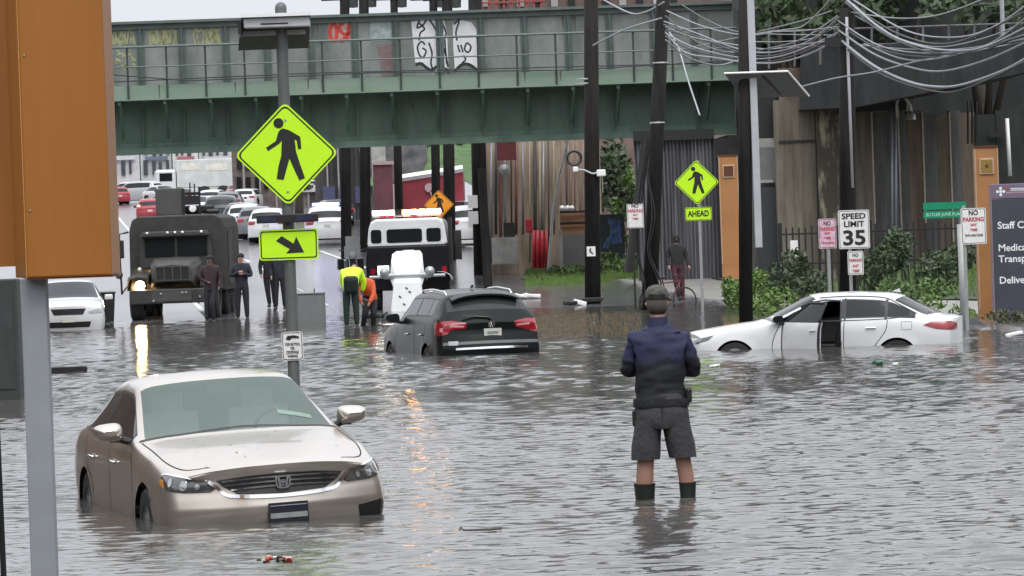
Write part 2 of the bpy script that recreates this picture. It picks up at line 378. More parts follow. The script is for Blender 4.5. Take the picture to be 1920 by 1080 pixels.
# ================================================================ car builder
def lerp(a, b, t): return a+(b-a)*t
class Car:
    """Body lofted through cross sections; keys 0..8 of a half section run from the sill to the centre line of the top."""
    def __init__(s, stations, hu=0.10, hv=0.42, du=0.06, nv=(3, 3, 4, 3, 6, 3, 4, 4), capbow=None, capbow_r=None, nose=None, tail=None, extra_x=(), dx_len=0.45):
        s.st = sorted(stations, key=lambda q: -q[0]); s.xs = [q[0] for q in s.st]; s.hu = hu; s.hv = hv
        s.nose = nose or [0]*9; s.tail = tail or [0]*9; s.dl = dx_len
        us = []
        for i in range(len(s.xs)-1):
            a, b = s.xs[i], s.xs[i+1]; n = max(1, int(round((a-b)/du))); us += [lerp(a, b, k/n) for k in range(n)]
        us.append(s.xs[-1]); us = sorted(set([round(u, 4) for u in us+list(extra_x)]), reverse=True); s.us = us
        vs = []
        for k in range(8): vs += [k + j/nv[k] for j in range(nv[k])]
        vs.append(8.0); vs = sorted(set([round(v, 4) for v in vs+[4.04, 4.12, 4.9, 4.97, 5.3]])); s.vs = vs
        s.capbow = capbow; s.capbow_r = capbow_r
        s.P = [[s.ev(u, v) for v in vs] for u in us]
    def raw(s, x, k):
        x = max(min(x, s.xs[0]), s.xs[-1])
        for i in range(len(s.xs)-1):
            if s.xs[i] >= x >= s.xs[i+1]:
                t = (s.xs[i]-x)/(s.xs[i]-s.xs[i+1]); a, b = s.st[i], s.st[i+1]
                pa, pb = a[2][k], b[2][k]
                return lerp(pa[0], pb[0], t), lerp(pa[1], pb[1], t), lerp(a[1], b[1], t)
    def rawv(s, x, v):
        sg = 1
        if v > 8: v = 16-v; sg = -1
        k = min(7, int(v)); t = v-k; a = s.raw(x, k); b = s.raw(x, k+1)
        return sg*lerp(a[0], b[0], t), lerp(a[1], b[1], t), lerp(a[2], b[2], t)
    def ev(s, x, v):
        hx = min(s.hu, s.xs[0]-x, x-s.xs[-1]); hx = max(hx, 0); hv = min(s.hv, v)
        y = z = bw = W = 0
        for i, wi in ((-1, 1), (-.5, 2), (0, 3), (.5, 2), (1, 1)):
            for j, wj in ((-1, 1), (-.5, 2), (0, 3), (.5, 2), (1, 1)):
                a = s.rawv(x+i*hx, v+j*hv); ww = wi*wj; y += a[0]*ww; z += a[1]*ww; bw += a[2]*ww; W += ww
        y /= W; z /= W; bw /= W
        yc = s.raw(x, 5)[0]; r = min(1, abs(y)/yc) if v > 5 else 1.0
        k = min(7, int(v)); t = v-k
        dn = lerp(s.nose[k], s.nose[k+1], t)*max(0, 1-(s.xs[0]-x)/s.dl)**2
        dt = lerp(s.tail[k], s.tail[k+1], t)*max(0, 1-(x-s.xs[-1])/s.dl)**2
        return Vector((x+bw*(1-r*r)+dn+dt, y, z))
    def cap(s, front):
        ui = 0 if front else len(s.us)-1; row = s.P[ui]; iv = s.vs.index(5.0)
        cb = s.capbow if front else s.capbow_r; bw = s.st[0][1] if front else s.st[-1][1]
        top = row[iv:]; y5 = top[0].y; z5 = top[0].z; G = []
        for i in range(iv+1):
            p = row[i]; k = min(7, int(s.vs[i])); t = s.vs[i]-k
            b = lerp(cb[k], cb[min(k+1, 5)], t) if cb else bw
            w = (i/iv)**3; line = []
            for q in top:
                r = q.y/y5; line.append(Vector((p.x+b*(1-r*r), p.y*r, p.z+(q.z-z5)*w)))
            if i == iv: line = list(top)
            G.append([Vector((q.x, -q.y, q.z)) for q in line[:-1]][:] + line[::-1][:] if False else [q for q in line] + [Vector((q.x, -q.y, q.z)) for q in line[-2::-1]])
        return G
    def mesh(s, wheels, R=0.36, cut_glass=True, ws=None, rw=None, sides=(), arch_out=0.012, trim_skip=None):
        "returns (body MB, dict of glass MBs); ws=(x0,x1) side-x range of the windscreen, rw the rear one, sides list of x ranges"
        us, vs, P = s.us, s.vs, s.P
        full = []
        for r in P: full.append([p.copy() for p in r]+[Vector((p.x, -p.y, p.z)) for p in r[-2::-1]])
        vfull = list(vs)+[16-v for v in vs[-2::-1]]
        dead = set()
        for i, r in enumerate(full):
            for j, p in enumerate(r):
                vv = vfull[j]; vv = min(vv, 16-vv)
                if vv > 3.6: continue
                for (cx, cz) in wheels:
                    if (p.x-cx)**2+(p.z-cz)**2 < R*R: dead.add((i, j))
        for (i, j) in list(dead):
            for di in (-1, 0, 1):
                for dj in (-1, 0, 1):
                    a, b_ = i+di, j+dj
                    if (a, b_) in dead or not (0 <= a < len(full) and 0 <= b_ < len(full[0])): continue
                    p = full[a][b_]; cx, cz = min(wheels, key=lambda c: (p.x-c[0])**2+(p.z-c[1])**2)
                    d = Vector((p.x-cx, 0, p.z-cz)); L = d.length
                    if R+0.0005 < L < R+0.09: q = d.normalized()*R; p.x = cx+q.x; p.z = cz+q.z; p.y += math.copysign(arch_out, p.y)
        gl = {}; body = MB(); nc = len(full[0]); flat = [p for r in full for p in r]; faces = []
        for i in range(len(us)-1):
            um = (us[i]+us[i+1])/2
            for j in range(nc-1):
                c4 = ((i, j), (i, j+1), (i+1, j+1), (i+1, j))
                if any(c in dead for c in c4): continue
                vm = (vfull[j]+vfull[j+1])/2; side = 'l' if vm < 8 else 'r'; vv = min(vm, 16-vm); key = None
                if ws and ws[1] < um < ws[0] and vv > 5.3: key = 'ws'
                if rw and rw[1] < um < rw[0] and vv > 5.3: key = 'rw'
                if 4.12 < vv < 4.9:
                    for n_, sr in enumerate(sides):
                        if sr[1] < um < sr[0]: key = 's%d%s' % (n_, side)
                if not key and sides and 4.04 < vv < 4.97 and sides[-1][1]-.06 < um < sides[0][0]+.04:
                    key = 'trim'
                    if trim_skip and side == 'l' and trim_skip[1] < um < trim_skip[0]: key = None
                idx = tuple(a*nc+b for a, b in c4)
                if key: gl.setdefault(key, []).append(idx)
                else: faces.append(idx)
        body.add(flat, faces)
        for fr in (True, False):
            if (s.capbow if fr else s.capbow_r) is not None: body.grid(s.cap(fr))
        out = {}
        for k, fl in gl.items():
            used = sorted(set(i for f in fl for i in f)); mp = {a: b for b, a in enumerate(used)}
            out[k] = MB().add([flat[i] for i in used], [tuple(mp[i] for i in f) for f in fl])
        return body, out
def finish(mb, name, m, parent, weld=True, sub=0, solid=0):
    o = mb.build(name, m, parent, smooth=True, recalc=False)
    bm = bmesh.new(); bm.from_mesh(o.data); 
    if weld: bmesh.ops.remove_doubles(bm, verts=bm.verts, dist=0.0008)
    loose = [v for v in bm.verts if not v.link_faces]; bmesh.ops.delete(bm, geom=loose, context='VERTS')
    bmesh.ops.recalc_face_normals(bm, faces=bm.faces); bm.to_mesh(o.data); bm.free()
    for p in o.data.polygons: p.use_smooth = True
    o.data.set_sharp_from_angle(angle=math.radians(38))
    if solid:
        md = o.modifiers.new('s', 'SOLIDIFY'); md.thickness = solid; md.offset = -1
    return o
def bvh_of(mb, extra=()):
    V = list(mb.v); Fc = list(mb.f)
    for e in extra:
        o = len(V); V += e.v; Fc += [tuple(i+o for i in f) for f in e.f]
    return BVHTree.FromPolygons([Vector(v) for v in V], Fc)
def fill2d(poly, cuts=3):
    bm = bmesh.new(); vs = [bm.verts.new((p[0], p[1], 0)) for p in poly]
    bm.faces.new(vs); bmesh.ops.triangulate(bm, faces=bm.faces, ngon_method='EAR_CLIP')
    for _ in range(cuts):
        L = [e for e in bm.edges if e.calc_length() > 0.035]
        if not L: break
        bmesh.ops.subdivide_edges(bm, edges=L, cuts=1); bmesh.ops.triangulate(bm, faces=bm.faces)
    bm.verts.index_update()
    v = [(q.co.x, q.co.y) for q in bm.verts]; f = [tuple(x.index for x in fc.verts) for fc in bm.faces]; bm.free(); return v, f
class Dec:
    "lays flat outlines onto a body surface"
    def __init__(s, bvh, xa=1.0, xf=2.3): s.b = bvh; s.xa = xa; s.xf = xf
    def hit(s, mode, a, z, off):
        if mode in ('front', 'rear'):
            sg = 1 if mode == 'front' else -1; o = Vector((sg*s.xa, 0, z)); d = Vector((sg*(s.xf-s.xa), a, 0)).normalized(); o = o+d*4; d = -d
        elif mode in ('left', 'right'):
            sg = 1 if mode == 'left' else -1; o = Vector((a, sg*3, z)); d = Vector((0, -sg, 0))
        elif mode == 'top': o = Vector((a, z, 5)); d = Vector((0, 0, -1))
        h = s.b.ray_cast(o, d)
        if h[0] is None: return None
        return h[0] - d*off
    def poly(s, mode, poly, off=0.004, mb=None, thick=0.0, cuts=4):
        v, f = fill2d(poly, cuts); P = [s.hit(mode, a, z, off) for a, z in v]
        mb = mb or MB(); ok = [i for i, p in enumerate(P) if p is not None]
        good = [x for x in f if all(P[i] is not None for i in x)]
        mb.add([p if p is not None else Vector((0, 0, 0)) for p in P], good); return mb
    def line(s, mode, pts, wd=0.012, off=0.003, mb=None, n=6, smooth_=True, raw=False):
        Q = curve_pts([(p[0], p[1], 0) for p in pts], n) if smooth_ else [Vector((p[0], p[1], 0)) for p in pts]
        if not smooth_:
            R_ = []
            for a, b_ in zip(Q[:-1], Q[1:]):
                k = max(1, int((b_-a).length/0.06)); R_ += [a.lerp(b_, i/k) for i in range(k)]
            Q = R_+[Q[-1]]
        L, R_ = [], []; mb = mb or MB()
        for i, q in enumerate(Q):
            d = Q[min(i+1, len(Q)-1)]-Q[max(i-1, 0)]; d = Vector((-d.y, d.x, 0)).normalized()*wd/2
            a, b_ = s.hit(mode, q.x+d.x, q.y+d.y, off), s.hit(mode, q.x-d.x, q.y-d.y, off)
            if a is None or b_ is None: continue
            L.append(a); R_.append(b_)
        if len(L) > 1: mb.grid([L, R_])
        return mb
def wheel(parent, x, y, r, wd, side, tyre_m=None, rim_m=None, spokes=10, rim=0.68):
    t = bpy.data.objects.new('wheel', None); COL.objects.link(t); t.parent = parent; t.location = (x, y, r)
    s_ = side
    mb = MB().lathe((0, 0, 0), [(r*0.6, -wd*.5), (r*0.93, -wd*.5), (r, -wd*.36), (r, wd*.36), (r*0.93, wd*.5), (r*rim, wd*.5), (r*rim, -wd*.3)], 32, 'y')
    mb.build('tyre', rubber, t, smooth=True, autos=50)
    mb = MB(); f = s_*wd*.42
    mb.lathe((0, 0, 0), [(r*rim+.002, -wd*.3), (r*rim+.002, s_*wd*.46), (r*rim-.02, s_*wd*.47), (r*rim-.03, s_*wd*.2), (0.001, s_*wd*.15)], 32, 'y')
    for k in range(spokes):
        q = 2*PI*k/spokes; c, s2 = math.cos(q), math.sin(q); a = Vector((c, 0, s2)); bb = Vector((-s2, 0, c))
        p = [a*.03+bb*.022, a*.03-bb*.022, a*(r*rim-.02)-bb*.016, a*(r*rim-.02)+bb*.016]
        mb.add([q_+Vector((0, f, 0)) for q_ in p]+[q_+Vector((0, f-s_*.04, 0)) for q_ in p], [(0, 1, 2, 3), (0, 1, 5, 4), (2, 3, 7, 6), (0, 3, 7, 4), (1, 2, 6, 5)])
    mb.lathe((0, 0, 0), [(0.05, f-s_*.05), (0.05, f+s_*.008), (0.001, f+s_*.012)], 14, 'y')
    mb.build('rim', rim_m or steel, t)
    return t
def wheelhouse(parent, x, z, R, yo, name='wheel_arch'):
    for sg in (1, -1):
        mb = MB()
        a = [(x+math.cos(q)*R, sg*yo, z+math.sin(q)*R) for q in np.linspace(-0.6, PI+0.6, 26)]
        b_ = [(p[0], sg*(yo-0.35), p[2]) for p in a]; mb.grid([a, b_]); mb.add(b_, [tuple(range(len(b_)))])
        mb.build(name, black, parent)
def underbody(parent, x0, x1, w_, z0, z1):
    return MB().box((x0, -w_, z0), (x1, w_, z1)).build('floor_pan', black, parent)
glass_d = glassy('tinted_glass', (0.012, 0.014, 0.015), 0.05, 0.35)
lamp_clear = mat('clear_lamp', (0.32, 0.33, 0.34), 0.08, 0.5, 0.3, 20, coat=1)
lamp_dark = mat('smoked_lamp', (0.07, 0.07, 0.068), 0.1, 0.2, 0.4, 16, coat=1)
lamp_red = mat('red_lamp', (0.24, 0.004, 0.012), 0.15, 0, 0.2, 10, coat=.4)
gapm = mat('panel_gap', (0.01, 0.01, 0.01), 0.9, 0, 0)
plate_m = mat('plate_cream', (0.5, 0.5, 0.45), 0.5, 0, 0.2, 30)
def car_at(name, px, py, D, head, depth, label, cat, group=None, z=None):
    "head: angle of the car's nose from the direction towards the camera, positive to the image right"
    p = at(px, py, D); t = thing(name, (p.x, D, (0 if z is None else z)-depth), 0, label, cat, group)
    t.rotation_euler = (0, 0, -PI/2+head); return t

# ---------------------------------------------------------------- silver saloon, foreground
champ = mat('champagne_paint', (0.58, 0.525, 0.46), 0.28, 0.88, 0.07, 1.5, coat=0.5)
# road film: the flank below the shoulder is dirtier
def sedan_stations(L=4.86, W=0.925, H=1.465, hood=0.0, k=1.0, roofx=0.0):
    w = W/0.925; h = H/1.465; l = L/4.86; rx = roofx
    def S(x, b, ys, zs): return (x*l, b, [(y*w, z*h) for y, z in zip(ys, zs)])
    return [
     S(2.16, .27, (.77,.81,.83,.815,.765,.73,.55,.28,0), (.20,.33,.47,.64,.72,.745,.785,.81,.815)),
     S(2.10, .27, (.81,.85,.87,.85,.79,.75,.56,.28,0), (.19,.33,.47,.65,.745,.77,.81,.83,.835)),
     S(1.95, .22, (.86,.89,.905,.88,.82,.77,.57,.3,0), (.18,.33,.49,.69,.79,.81,.845,.86,.865)),
     S(1.55, .14, (.88,.915,.925,.90,.85,.80,.6,.3,0), (.18,.33,.53,.76,.865,.885,.92,.935,.94)),
     S(1.10, .16, (.89,.92,.925,.905,.86,.81,.61,.3,0), (.18,.33,.56,.81,.915,.935,.972,.985,.99)),
     S(0.84+rx, .26, (.89,.92,.925,.905,.865,.83,.63,.32,0), (.18,.33,.57,.83,.945,.962,.995,1.01,1.015)),
     S(0.76+rx, .26, (.89,.92,.925,.905,.865,.825,.63,.32,0), (.18,.33,.57,.83,.95,.985,1.02,1.03,1.035)),
     S(0.02+rx, .20, (.89,.92,.925,.91,.875,.665,.57,.30,0), (.18,.33,.58,.85,.965,1.345,1.39,1.415,1.42)),
     S(-.10+rx, .17, (.89,.92,.925,.91,.875,.655,.56,.30,0), (.18,.33,.58,.85,.97,1.375,1.42,1.445,1.45)),
     S(-.55, .02, (.89,.92,.925,.91,.875,.65,.56,.30,0), (.18,.33,.58,.86,.98,1.39,1.435,1.46,1.465)),
     S(-1.05, -.08, (.89,.92,.925,.91,.875,.64,.55,.30,0), (.18,.33,.58,.87,.99,1.36,1.41,1.435,1.44)),
     S(-1.25, -.12, (.89,.92,.925,.91,.875,.63,.55,.30,0), (.18,.33,.58,.87,.995,1.32,1.37,1.40,1.405)),
     S(-1.80, -.20, (.88,.91,.92,.90,.85,.70,.58,.30,0), (.18,.33,.58,.87,1.00,1.06,1.08,1.09,1.09)),
     S(-1.92, -.20, (.87,.90,.91,.89,.83,.72,.58,.30,0), (.19,.34,.58,.87,1.00,1.03,1.05,1.06,1.06)),
     S(-2.20, -.14, (.83,.86,.88,.86,.80,.74,.58,.30,0), (.22,.36,.58,.84,.97,1.0,1.02,1.03,1.03)),
     S(-2.30, -.13, (.79,.82,.84,.82,.77,.72,.56,.30,0), (.25,.38,.58,.82,.93,.965,.99,1.0,1.0))]
acc = thing('parked_car', (0, 0, 0), 0, 'champagne silver sedan in the foreground, front bumper half under the flood water', 'car')
C = Car(sedan_stations(), capbow=[.20, .24, .27, .27, .27, .27], capbow_r=[-.13]*6, nose=[-.04, 0, .02, -.02, -.02, 0, 0, 0, 0], du=0.045, extra_x=[0.60, -0.02, -.62, -.66, -1.22])
wh = [(1.45, .33), (-1.325, .33)]
body, gl = C.mesh(wh, R=0.365, ws=(0.80, 0.0), rw=(-1.27, -1.78), sides=[(0.62, -.58), (-.66, -1.60)])
bv = bvh_of(body, gl.values()); D_ = Dec(bv)
bo = finish(body, 'body', champ, acc)
wsm = bpy.data.materials.new('windscreen_glass'); wsm.use_nodes = True; n = wsm.node_tree; b = n.nodes['Principled BSDF']
b.inputs['Base Color'].default_value = (0.21, 0.29, 0.255, 1); b.inputs['Roughness'].default_value = 0.04; b.inputs['Specular IOR Level'].default_value = 0.8; b.inputs['Alpha'].default_value = 0.42
finish(gl['ws'], 'windscreen', wsm, acc); finish(gl['rw'], 'rear_window', glass_d, acc)
for k in ('s0l', 's0r', 's1l', 's1r'): finish(gl[k], 'side_window', glass_d, acc)
finish(gl['trim'], 'window_surround', black, acc)
# seals, hood and door lines
mb = MB()
D_.line('top', [(0.995, 0.0), (.99, .25), (.955, .5), (.86, .72), (.80, .81)], .03, .003, mb); D_.line('top', [(0.995, 0.0), (.99, -.25), (.955, -.5), (.86, -.72), (.80, -.81)], .03, .003, mb)
mb.build('cowl', black, acc)
mb = MB()
for sg in (1, -1):
    D_.line('top', [(2.22, .52*sg), (2.06, .70*sg), (1.7, .78*sg), (1.2, .79*sg), (.86, .80*sg)], .010, .002, mb)
    m_ = 'left' if sg > 0 else 'right'
    D_.line(m_, [(.92, .25), (.95, .5), (.93, .75), (.80, .93)], .010, .002, mb); D_.line(m_, [(-.10, .22), (-.10, .6), (-.12, .95)], .010, .002, mb)
    D_.line(m_, [(-.92, .5), (-1.0, .62), (-1.18, .72), (-1.26, .86), (-1.3, .97)], .010, .002, mb); D_.line(m_, [(.92, .24), (.2, .22), (-.85, .22)], .012, .002, mb)
split_build(mb, 'panel_gap', gapm, acc)
mb = MB()
for sg in (1, -1):
    m_ = 'left' if sg > 0 else 'right'
    D_.line(m_, [(.62, .985), (-.5, .99), (-1.5, 1.01)], .02, .004, mb)
split_build(mb, 'window_trim', chrome, acc)
for sg in (1, -1):
    m_ = 'left' if sg > 0 else 'right'
    for hx in (.12, -.92):
        p = D_.hit(m_, hx, .80, .03); MB().tube([p+Vector((.09, -sg*.02, -.005)), p+Vector((.06, 0, 0)), p+Vector((-.06, 0, .006)), p+Vector((-.09, -sg*.02, .006))], .013, 8).build('door_handle', chrome, acc, smooth=True)
# grille
gr = bpy.data.objects.new('grille', None); COL.objects.link(gr); gr.parent = acc
gp_ = [(-.50, .715), (-.25, .735), (0, .742), (.25, .735), (.50, .715), (.43, .66), (.33, .605), (0, .590), (-.33, .605), (-.43, .66)]
D_.poly('front', gp_, .010, cuts=6).build('grille_opening', black, gr)
mb = MB()
for zz, ww in ((.712, .44), (.678, .42), (.644, .375)):
    mb2 = D_.line('front', [(-ww, zz-.008), (-ww/2, zz+.004), (0, zz+.008), (ww/2, zz+.004), (ww, zz-.008)], .013, .022, mb, n=8)
mb.build('grille_bars', chrome, gr)
mb = MB(); D_.line('front', [(-.56, .715), (-.47, .65), (-.37, .592), (0, .572), (.37, .592), (.47, .65), (.56, .715)], .026, .020, mb, n=10)
mb.build('chrome_surround', chrome, gr)
# badge: letter-like mark inside a rounded frame
mb = MB(); bc = D_.hit('front', 0, .675, .034)
Rr = rrect(0, 0, .118, .098, .03); Ri = rrect(0, 0, .094, .076, .022)
L1 = [Vector((bc.x+.006, p[0]*(1.0+.12*(p[1]/.05)), bc.z+p[1])) for p in Rr]; L2 = [Vector((bc.x+.006, p[0]*(1.0+.12*(p[1]/.05)), bc.z+p[1])) for p in Ri]
mb.grid([L1+[L1[0]], L2+[L2[0]]]); mb.grid([L1+[L1[0]], [q-Vector((.015, 0, 0)) for q in L1+[L1[0]]]])
def bar(a, b_, wd):
    d = (Vector((b_[0]-a[0], b_[1]-a[1], 0))).normalized(); nrm = Vector((-d.y, d.x, 0))*wd/2
    q = [(a[0]+nrm.x, a[1]+nrm.y), (a[0]-nrm.x, a[1]-nrm.y), (b_[0]-nrm.x, b_[1]-nrm.y), (b_[0]+nrm.x, b_[1]+nrm.y)]
    mb.add([(bc.x+.008, u, bc.z+v) for u, v in q], [(0, 1, 2, 3)])
bar((-.036, .038), (-.024, -.038), .017); bar((.036, .038), (.024, -.038), .017); bar((-.03, .0), (.03, .0), .016)
mb.build('badge', chrome, gr)
# headlights, lower intake, fog lamps
for sg in (1, -1):
    pl = [(.57*sg, .715), (.66*sg, .735), (.86*sg, .758), (1.10*sg, .775), (1.22*sg, .765), (1.20*sg, .70), (1.02*sg, .655), (.80*sg, .632), (.55*sg, .628), (.50*sg, .655)]
    h = D_.poly('front', pl, .009, cuts=6).build('headlight', lamp_dark, acc, smooth=True)
    mb = MB()
    for (a, zz, r_) in ((.80, .69, .042), (.98, .715, .034), (.66, .675, .024)):
        ring = [D_.hit('front', a*sg+math.cos(q)*r_, zz+math.sin(q)*r_, .015) for q in np.linspace(0, 2*PI, 18)]
        mb.add([r for r in ring], [tuple(range(len(ring)))])
    split_build(mb, 'reflector', lamp_clear, h)
    mb = MB(); D_.line('front', [(.57*sg, .718), (.8*sg, .752), (1.08*sg, .777), (1.2*sg, .77)], .012, .015, mb); mb.build('lamp_rim', chrome, h)
    D_.poly('front', [(1.05*sg, .665), (1.20*sg, .705), (1.21*sg, .74), (1.12*sg, .735)], .016).build('indicator', mat('amber_lens', (.45, .16, .03), .2, 0, .1), h)
    if sg > 0: D_.poly('front', [(.62*sg, .44), (.95*sg, .47), (1.02*sg, .43), (.95*sg, .30), (.66*sg, .30)], .003).build('fog_lamp_bay', black, acc)
D_.poly('front', [(-.52, .33), (.52, .33), (.45, .22), (-.45, .22)], .003).build('lower_intake', black, acc)
pc = D_.hit('front', 0.02, .475, .03)
mb = MB().box((pc.x-.01, pc.y-.155, pc.z-.13), (pc.x+.006, pc.y+.155, pc.z+.045)); lp = mb.build('licence_plate', mat('plate_dark', (.02, .02, .03), .3), acc)
MB().box((pc.x+.007, pc.y-.145, pc.z-.075), (pc.x+.010, pc.y+.145, pc.z-.035)).build('plate_band', steel, lp)
MB().box((pc.x+.007, pc.y-.145, pc.z+.018), (pc.x+.010, pc.y+.145, pc.z+.026)).build('plate_rule', steel, lp)
# mirrors
def mirror(parent, x, y, z, sg, bm_, sc=1.0):
    mb = MB(); P = []
    for xx, hh, ww in ((.10, .02, .05), (.085, .055, .09), (.04, .075, .115), (-.02, .082, .125), (-.05, .078, .12)):
        ring = [(x+xx*sc, y+sg*(.12+math.copysign(abs(math.cos(q))**.6, math.cos(q))*ww*.9+.012*math.sin(q))*sc, z+.065*sc+(math.copysign(abs(math.sin(q))**.6, math.sin(q))*hh*.82*(1-.22*math.cos(q)))*sc) for q in np.linspace(0, 2*PI, 25)]
        P.append(ring)
    mb.grid(P); mb.add(P[0][:-1], [tuple(range(24))]); o = mb.build('mirror', bm_, parent, smooth=True, autos=60)
    MB().add(P[-1][:-1], [tuple(range(24))]).build('mirror_glass', glass_d, o)
    MB().tube([(x+.02, y-sg*.04, z-.015), (x+.0, y+sg*.04, z+.015), (x, y+sg*.12, z+.02)], .022*sc, 8, ry=.03).build('mirror_arm', black, o)
for sg in (1, -1): mirror(acc, .52, .88*sg, .985, sg, champ, 1.08)
wheelhouse(acc, 1.45, .33, .365, .86); wheelhouse(acc, -1.325, .33, .365, .86)
for x in (1.45, -1.325):
    for sg in (1, -1): wheel(acc, x, .80*sg, .325, .22, sg)
underbody(acc, -2.1, 2.0, .72, .2, .3)
# interior seen through the glass: seats and dash
def seat(x, y):
    mb = MB(); mb.grid([[(x+.02, y+dy, z+.0) for dy in (-.24, -.12, 0, .12, .24)] for z in (.6, .9, 1.12)]); 
    mb.cbox((x, y, .9), (.13, .5, .5)); mb.cbox((x-.02, y, 1.22), (.1, .27, .17)); mb.tube([(x-.01, y, 1.1), (x-.02, y, 1.2)], .02, 6)
    return mb.build('seat', mat('seat_grey', (.42, .44, .42), .8), acc, bevel=.03)
for y in (.38, -.38): seat(-.25, y)
seat(-1.15, .38); seat(-1.15, -.38)
mb = MB().cbox((.72, 0, .90), (.55, 1.5, .12)); mb.build('dashboard', black, acc, bevel=.03)
MB().lathe((.45, .38, .97), [(.175, 0), (.19, .015), (.175, .03), (.16, .015), (.175, 0)], 20, 'x').build('steering_wheel', black, acc, smooth=True)
MB().cbox((.20, 0, 1.335), (.02, .24, .07)).build('rear_view_mirror', black, acc)
sb = bvh_of(gl['ws']) ; DS = Dec(sb)
mb = DS.poly('top', [(.79, .34), (.79, .62), (.72, .62), (.72, .34)], .004); mb.build('windscreen_sticker', mat('sticker_mint', (.17, .25, .20), .5, 0, .15, 30), acc)
mb = DS.poly('top', [(.30, .14), (.30, -.10), (.14, -.10), (.14, .14)], .004) if False else None
# wet leaves and petals on the hood
for i in range(16):
    x, y = random.uniform(1.1, 2.2), random.uniform(-.6, .65); p = D_.hit('top', x, y, .006); r_ = random.uniform(.006, .014); q = random.uniform(0, 3)
    o = MB().add([p+Vector((math.cos(q+a)*r_*k_, math.sin(q+a)*r_*k_*.8, .003*(i % 2))) for a, k_ in ((0, 1.6), (1, .8), (2.2, .7), (3.1, 1.7), (4.4, .8), (5.4, .7))], [(0, 1, 2, 3, 4, 5)]).build('wet_leaf', mat('wet_leaf', (.06, .035, .015), .4), None)
    o['leaf'] = 1; o.parent = None; acc.setdefault if False else None
    tag(o, 'small dark wet leaf stuck on the hood of the champagne silver sedan', 'leaf', 'wet leaves on the sedan hood')
    LEAVES = globals().setdefault('LEAVES', []); LEAVES.append(o)
AX, AY = at(423, 960, 35.2).x, 35.2
acc.location = (AX, AY, -.365); acc.rotation_euler = (0.030, 0, -PI/2+0.262)
for o in LEAVES:
    del o['leaf']; o.matrix_world = Matrix.LocRotScale(acc.location, acc.rotation_euler, None)
# ================================================================ dark hatch seen from behind
dkgreen = mat('dark_suv_paint', (0.005, 0.0075, 0.007), 0.22, 0.0, 0.06, 2, spec=.22, coat=0.0)
white_car = mat('white_car_paint', (0.60, 0.605, 0.61), 0.25, 0, 0.03, 2, coat=0.6)
def suv_stations(L=4.6, W=0.92, H=1.68):
    w = W/0.92; h = H/1.68; l = L/4.6
    def S(x, b, ys, zs): return (x*l, b*l, [(y*w, z*h) for y, z in zip(ys, zs)])
    return [
     S(2.10, .18, (.80,.83,.85,.83,.79,.75,.55,.28,0), (.25,.42,.60,.80,.90,.93,.96,.98,.98)),
     S(1.98, .18, (.85,.88,.895,.88,.83,.78,.57,.3,0), (.22,.40,.60,.86,.97,.99,1.02,1.035,1.04)),
     S(1.45, .12, (.88,.91,.92,.90,.86,.80,.6,.3,0), (.22,.40,.64,.92,1.04,1.06,1.09,1.10,1.10)),
     S(0.95, .20, (.88,.91,.92,.905,.87,.83,.62,.3,0), (.22,.40,.66,.94,1.07,1.10,1.14,1.15,1.15)),
     S(0.30, .18, (.88,.91,.92,.91,.88,.70,.60,.30,0), (.22,.40,.66,.96,1.10,1.54,1.59,1.61,1.62)),
     S(0.15, .15, (.88,.91,.92,.91,.88,.69,.59,.30,0), (.22,.40,.66,.96,1.10,1.56,1.61,1.64,1.65)),
     S(-.60, .0, (.88,.91,.92,.91,.88,.69,.59,.30,0), (.22,.40,.66,.97,1.11,1.58,1.64,1.67,1.68)),
     S(-1.50, -.10, (.88,.91,.92,.91,.875,.68,.58,.30,0), (.22,.40,.66,.98,1.12,1.55,1.60,1.63,1.64)),
     S(-1.72, -.13, (.88,.91,.92,.905,.87,.675,.58,.30,0), (.22,.40,.66,.98,1.125,1.52,1.57,1.60,1.61)),
     S(-2.04, -.13, (.86,.89,.90,.885,.84,.76,.60,.30,0), (.23,.42,.66,.99,1.10,1.13,1.15,1.16,1.16)),
     S(-2.10, -.12, (.84,.87,.885,.86,.82,.76,.58,.30,0), (.24,.42,.66,.96,1.04,1.06,1.07,1.08,1.08)),
     S(-2.18, -.12, (.82,.85,.865,.84,.80,.76,.56,.30,0), (.26,.42,.66,.90,.97,.985,.99,.995,1.0))]
suv = thing('parked_car', (0, 0, 0), 0, 'dark grey-green hatchback with red tail lamps seen from behind, up to its bumper in water', 'car')
def raise_belt(st):
    out = []
    for x, b_, P in st:
        Q = list(P)
        for k in (3, 4, 5, 6, 7, 8):
            y, z = Q[k]
            if x < -1.9: Q[k] = (y, z+(.11 if k > 3 else .07))
            elif k == 4 and x < .9: Q[k] = (y, z+.07)
            elif k == 3 and x < .9: Q[k] = (y, z+.05)
        out.append((x, b_, Q))
    return out
C = Car(raise_belt(suv_stations(4.62, .92, 1.68)), hu=.08, du=.05, capbow=[.18]*6, capbow_r=[-.12, -.16, -.17, -.12, -.12, -.12], tail=[0, -.05, -.06, 0, 0, 0, 0, 0, 0], extra_x=[.9, .2, -.5, -.55, -1.2, -1.25])
body, gl = C.mesh([(1.4, .36), (-1.32, .36)], R=.40, ws=(.92, .33), rw=(-1.80, -2.02), sides=[(.78, -.42), (-.48, -1.18), (-1.27, -1.58)])
D_ = Dec(bvh_of(body, gl.values()), 1.0, 2.25)
finish(body, 'body', dkgreen, suv); 
glass_g = glassy('grey_glass', (0.035, 0.038, 0.038), 0.06, 0.25)
finish(gl['trim'], 'window_surround', black, suv); finish(gl['ws'], 'windscreen', glass_d, suv); finish(gl['rw'], 'rear_window', glass_g, suv)
for k in gl:
    if k[0] == 's': finish(gl[k], 'side_window', glass_d, suv)
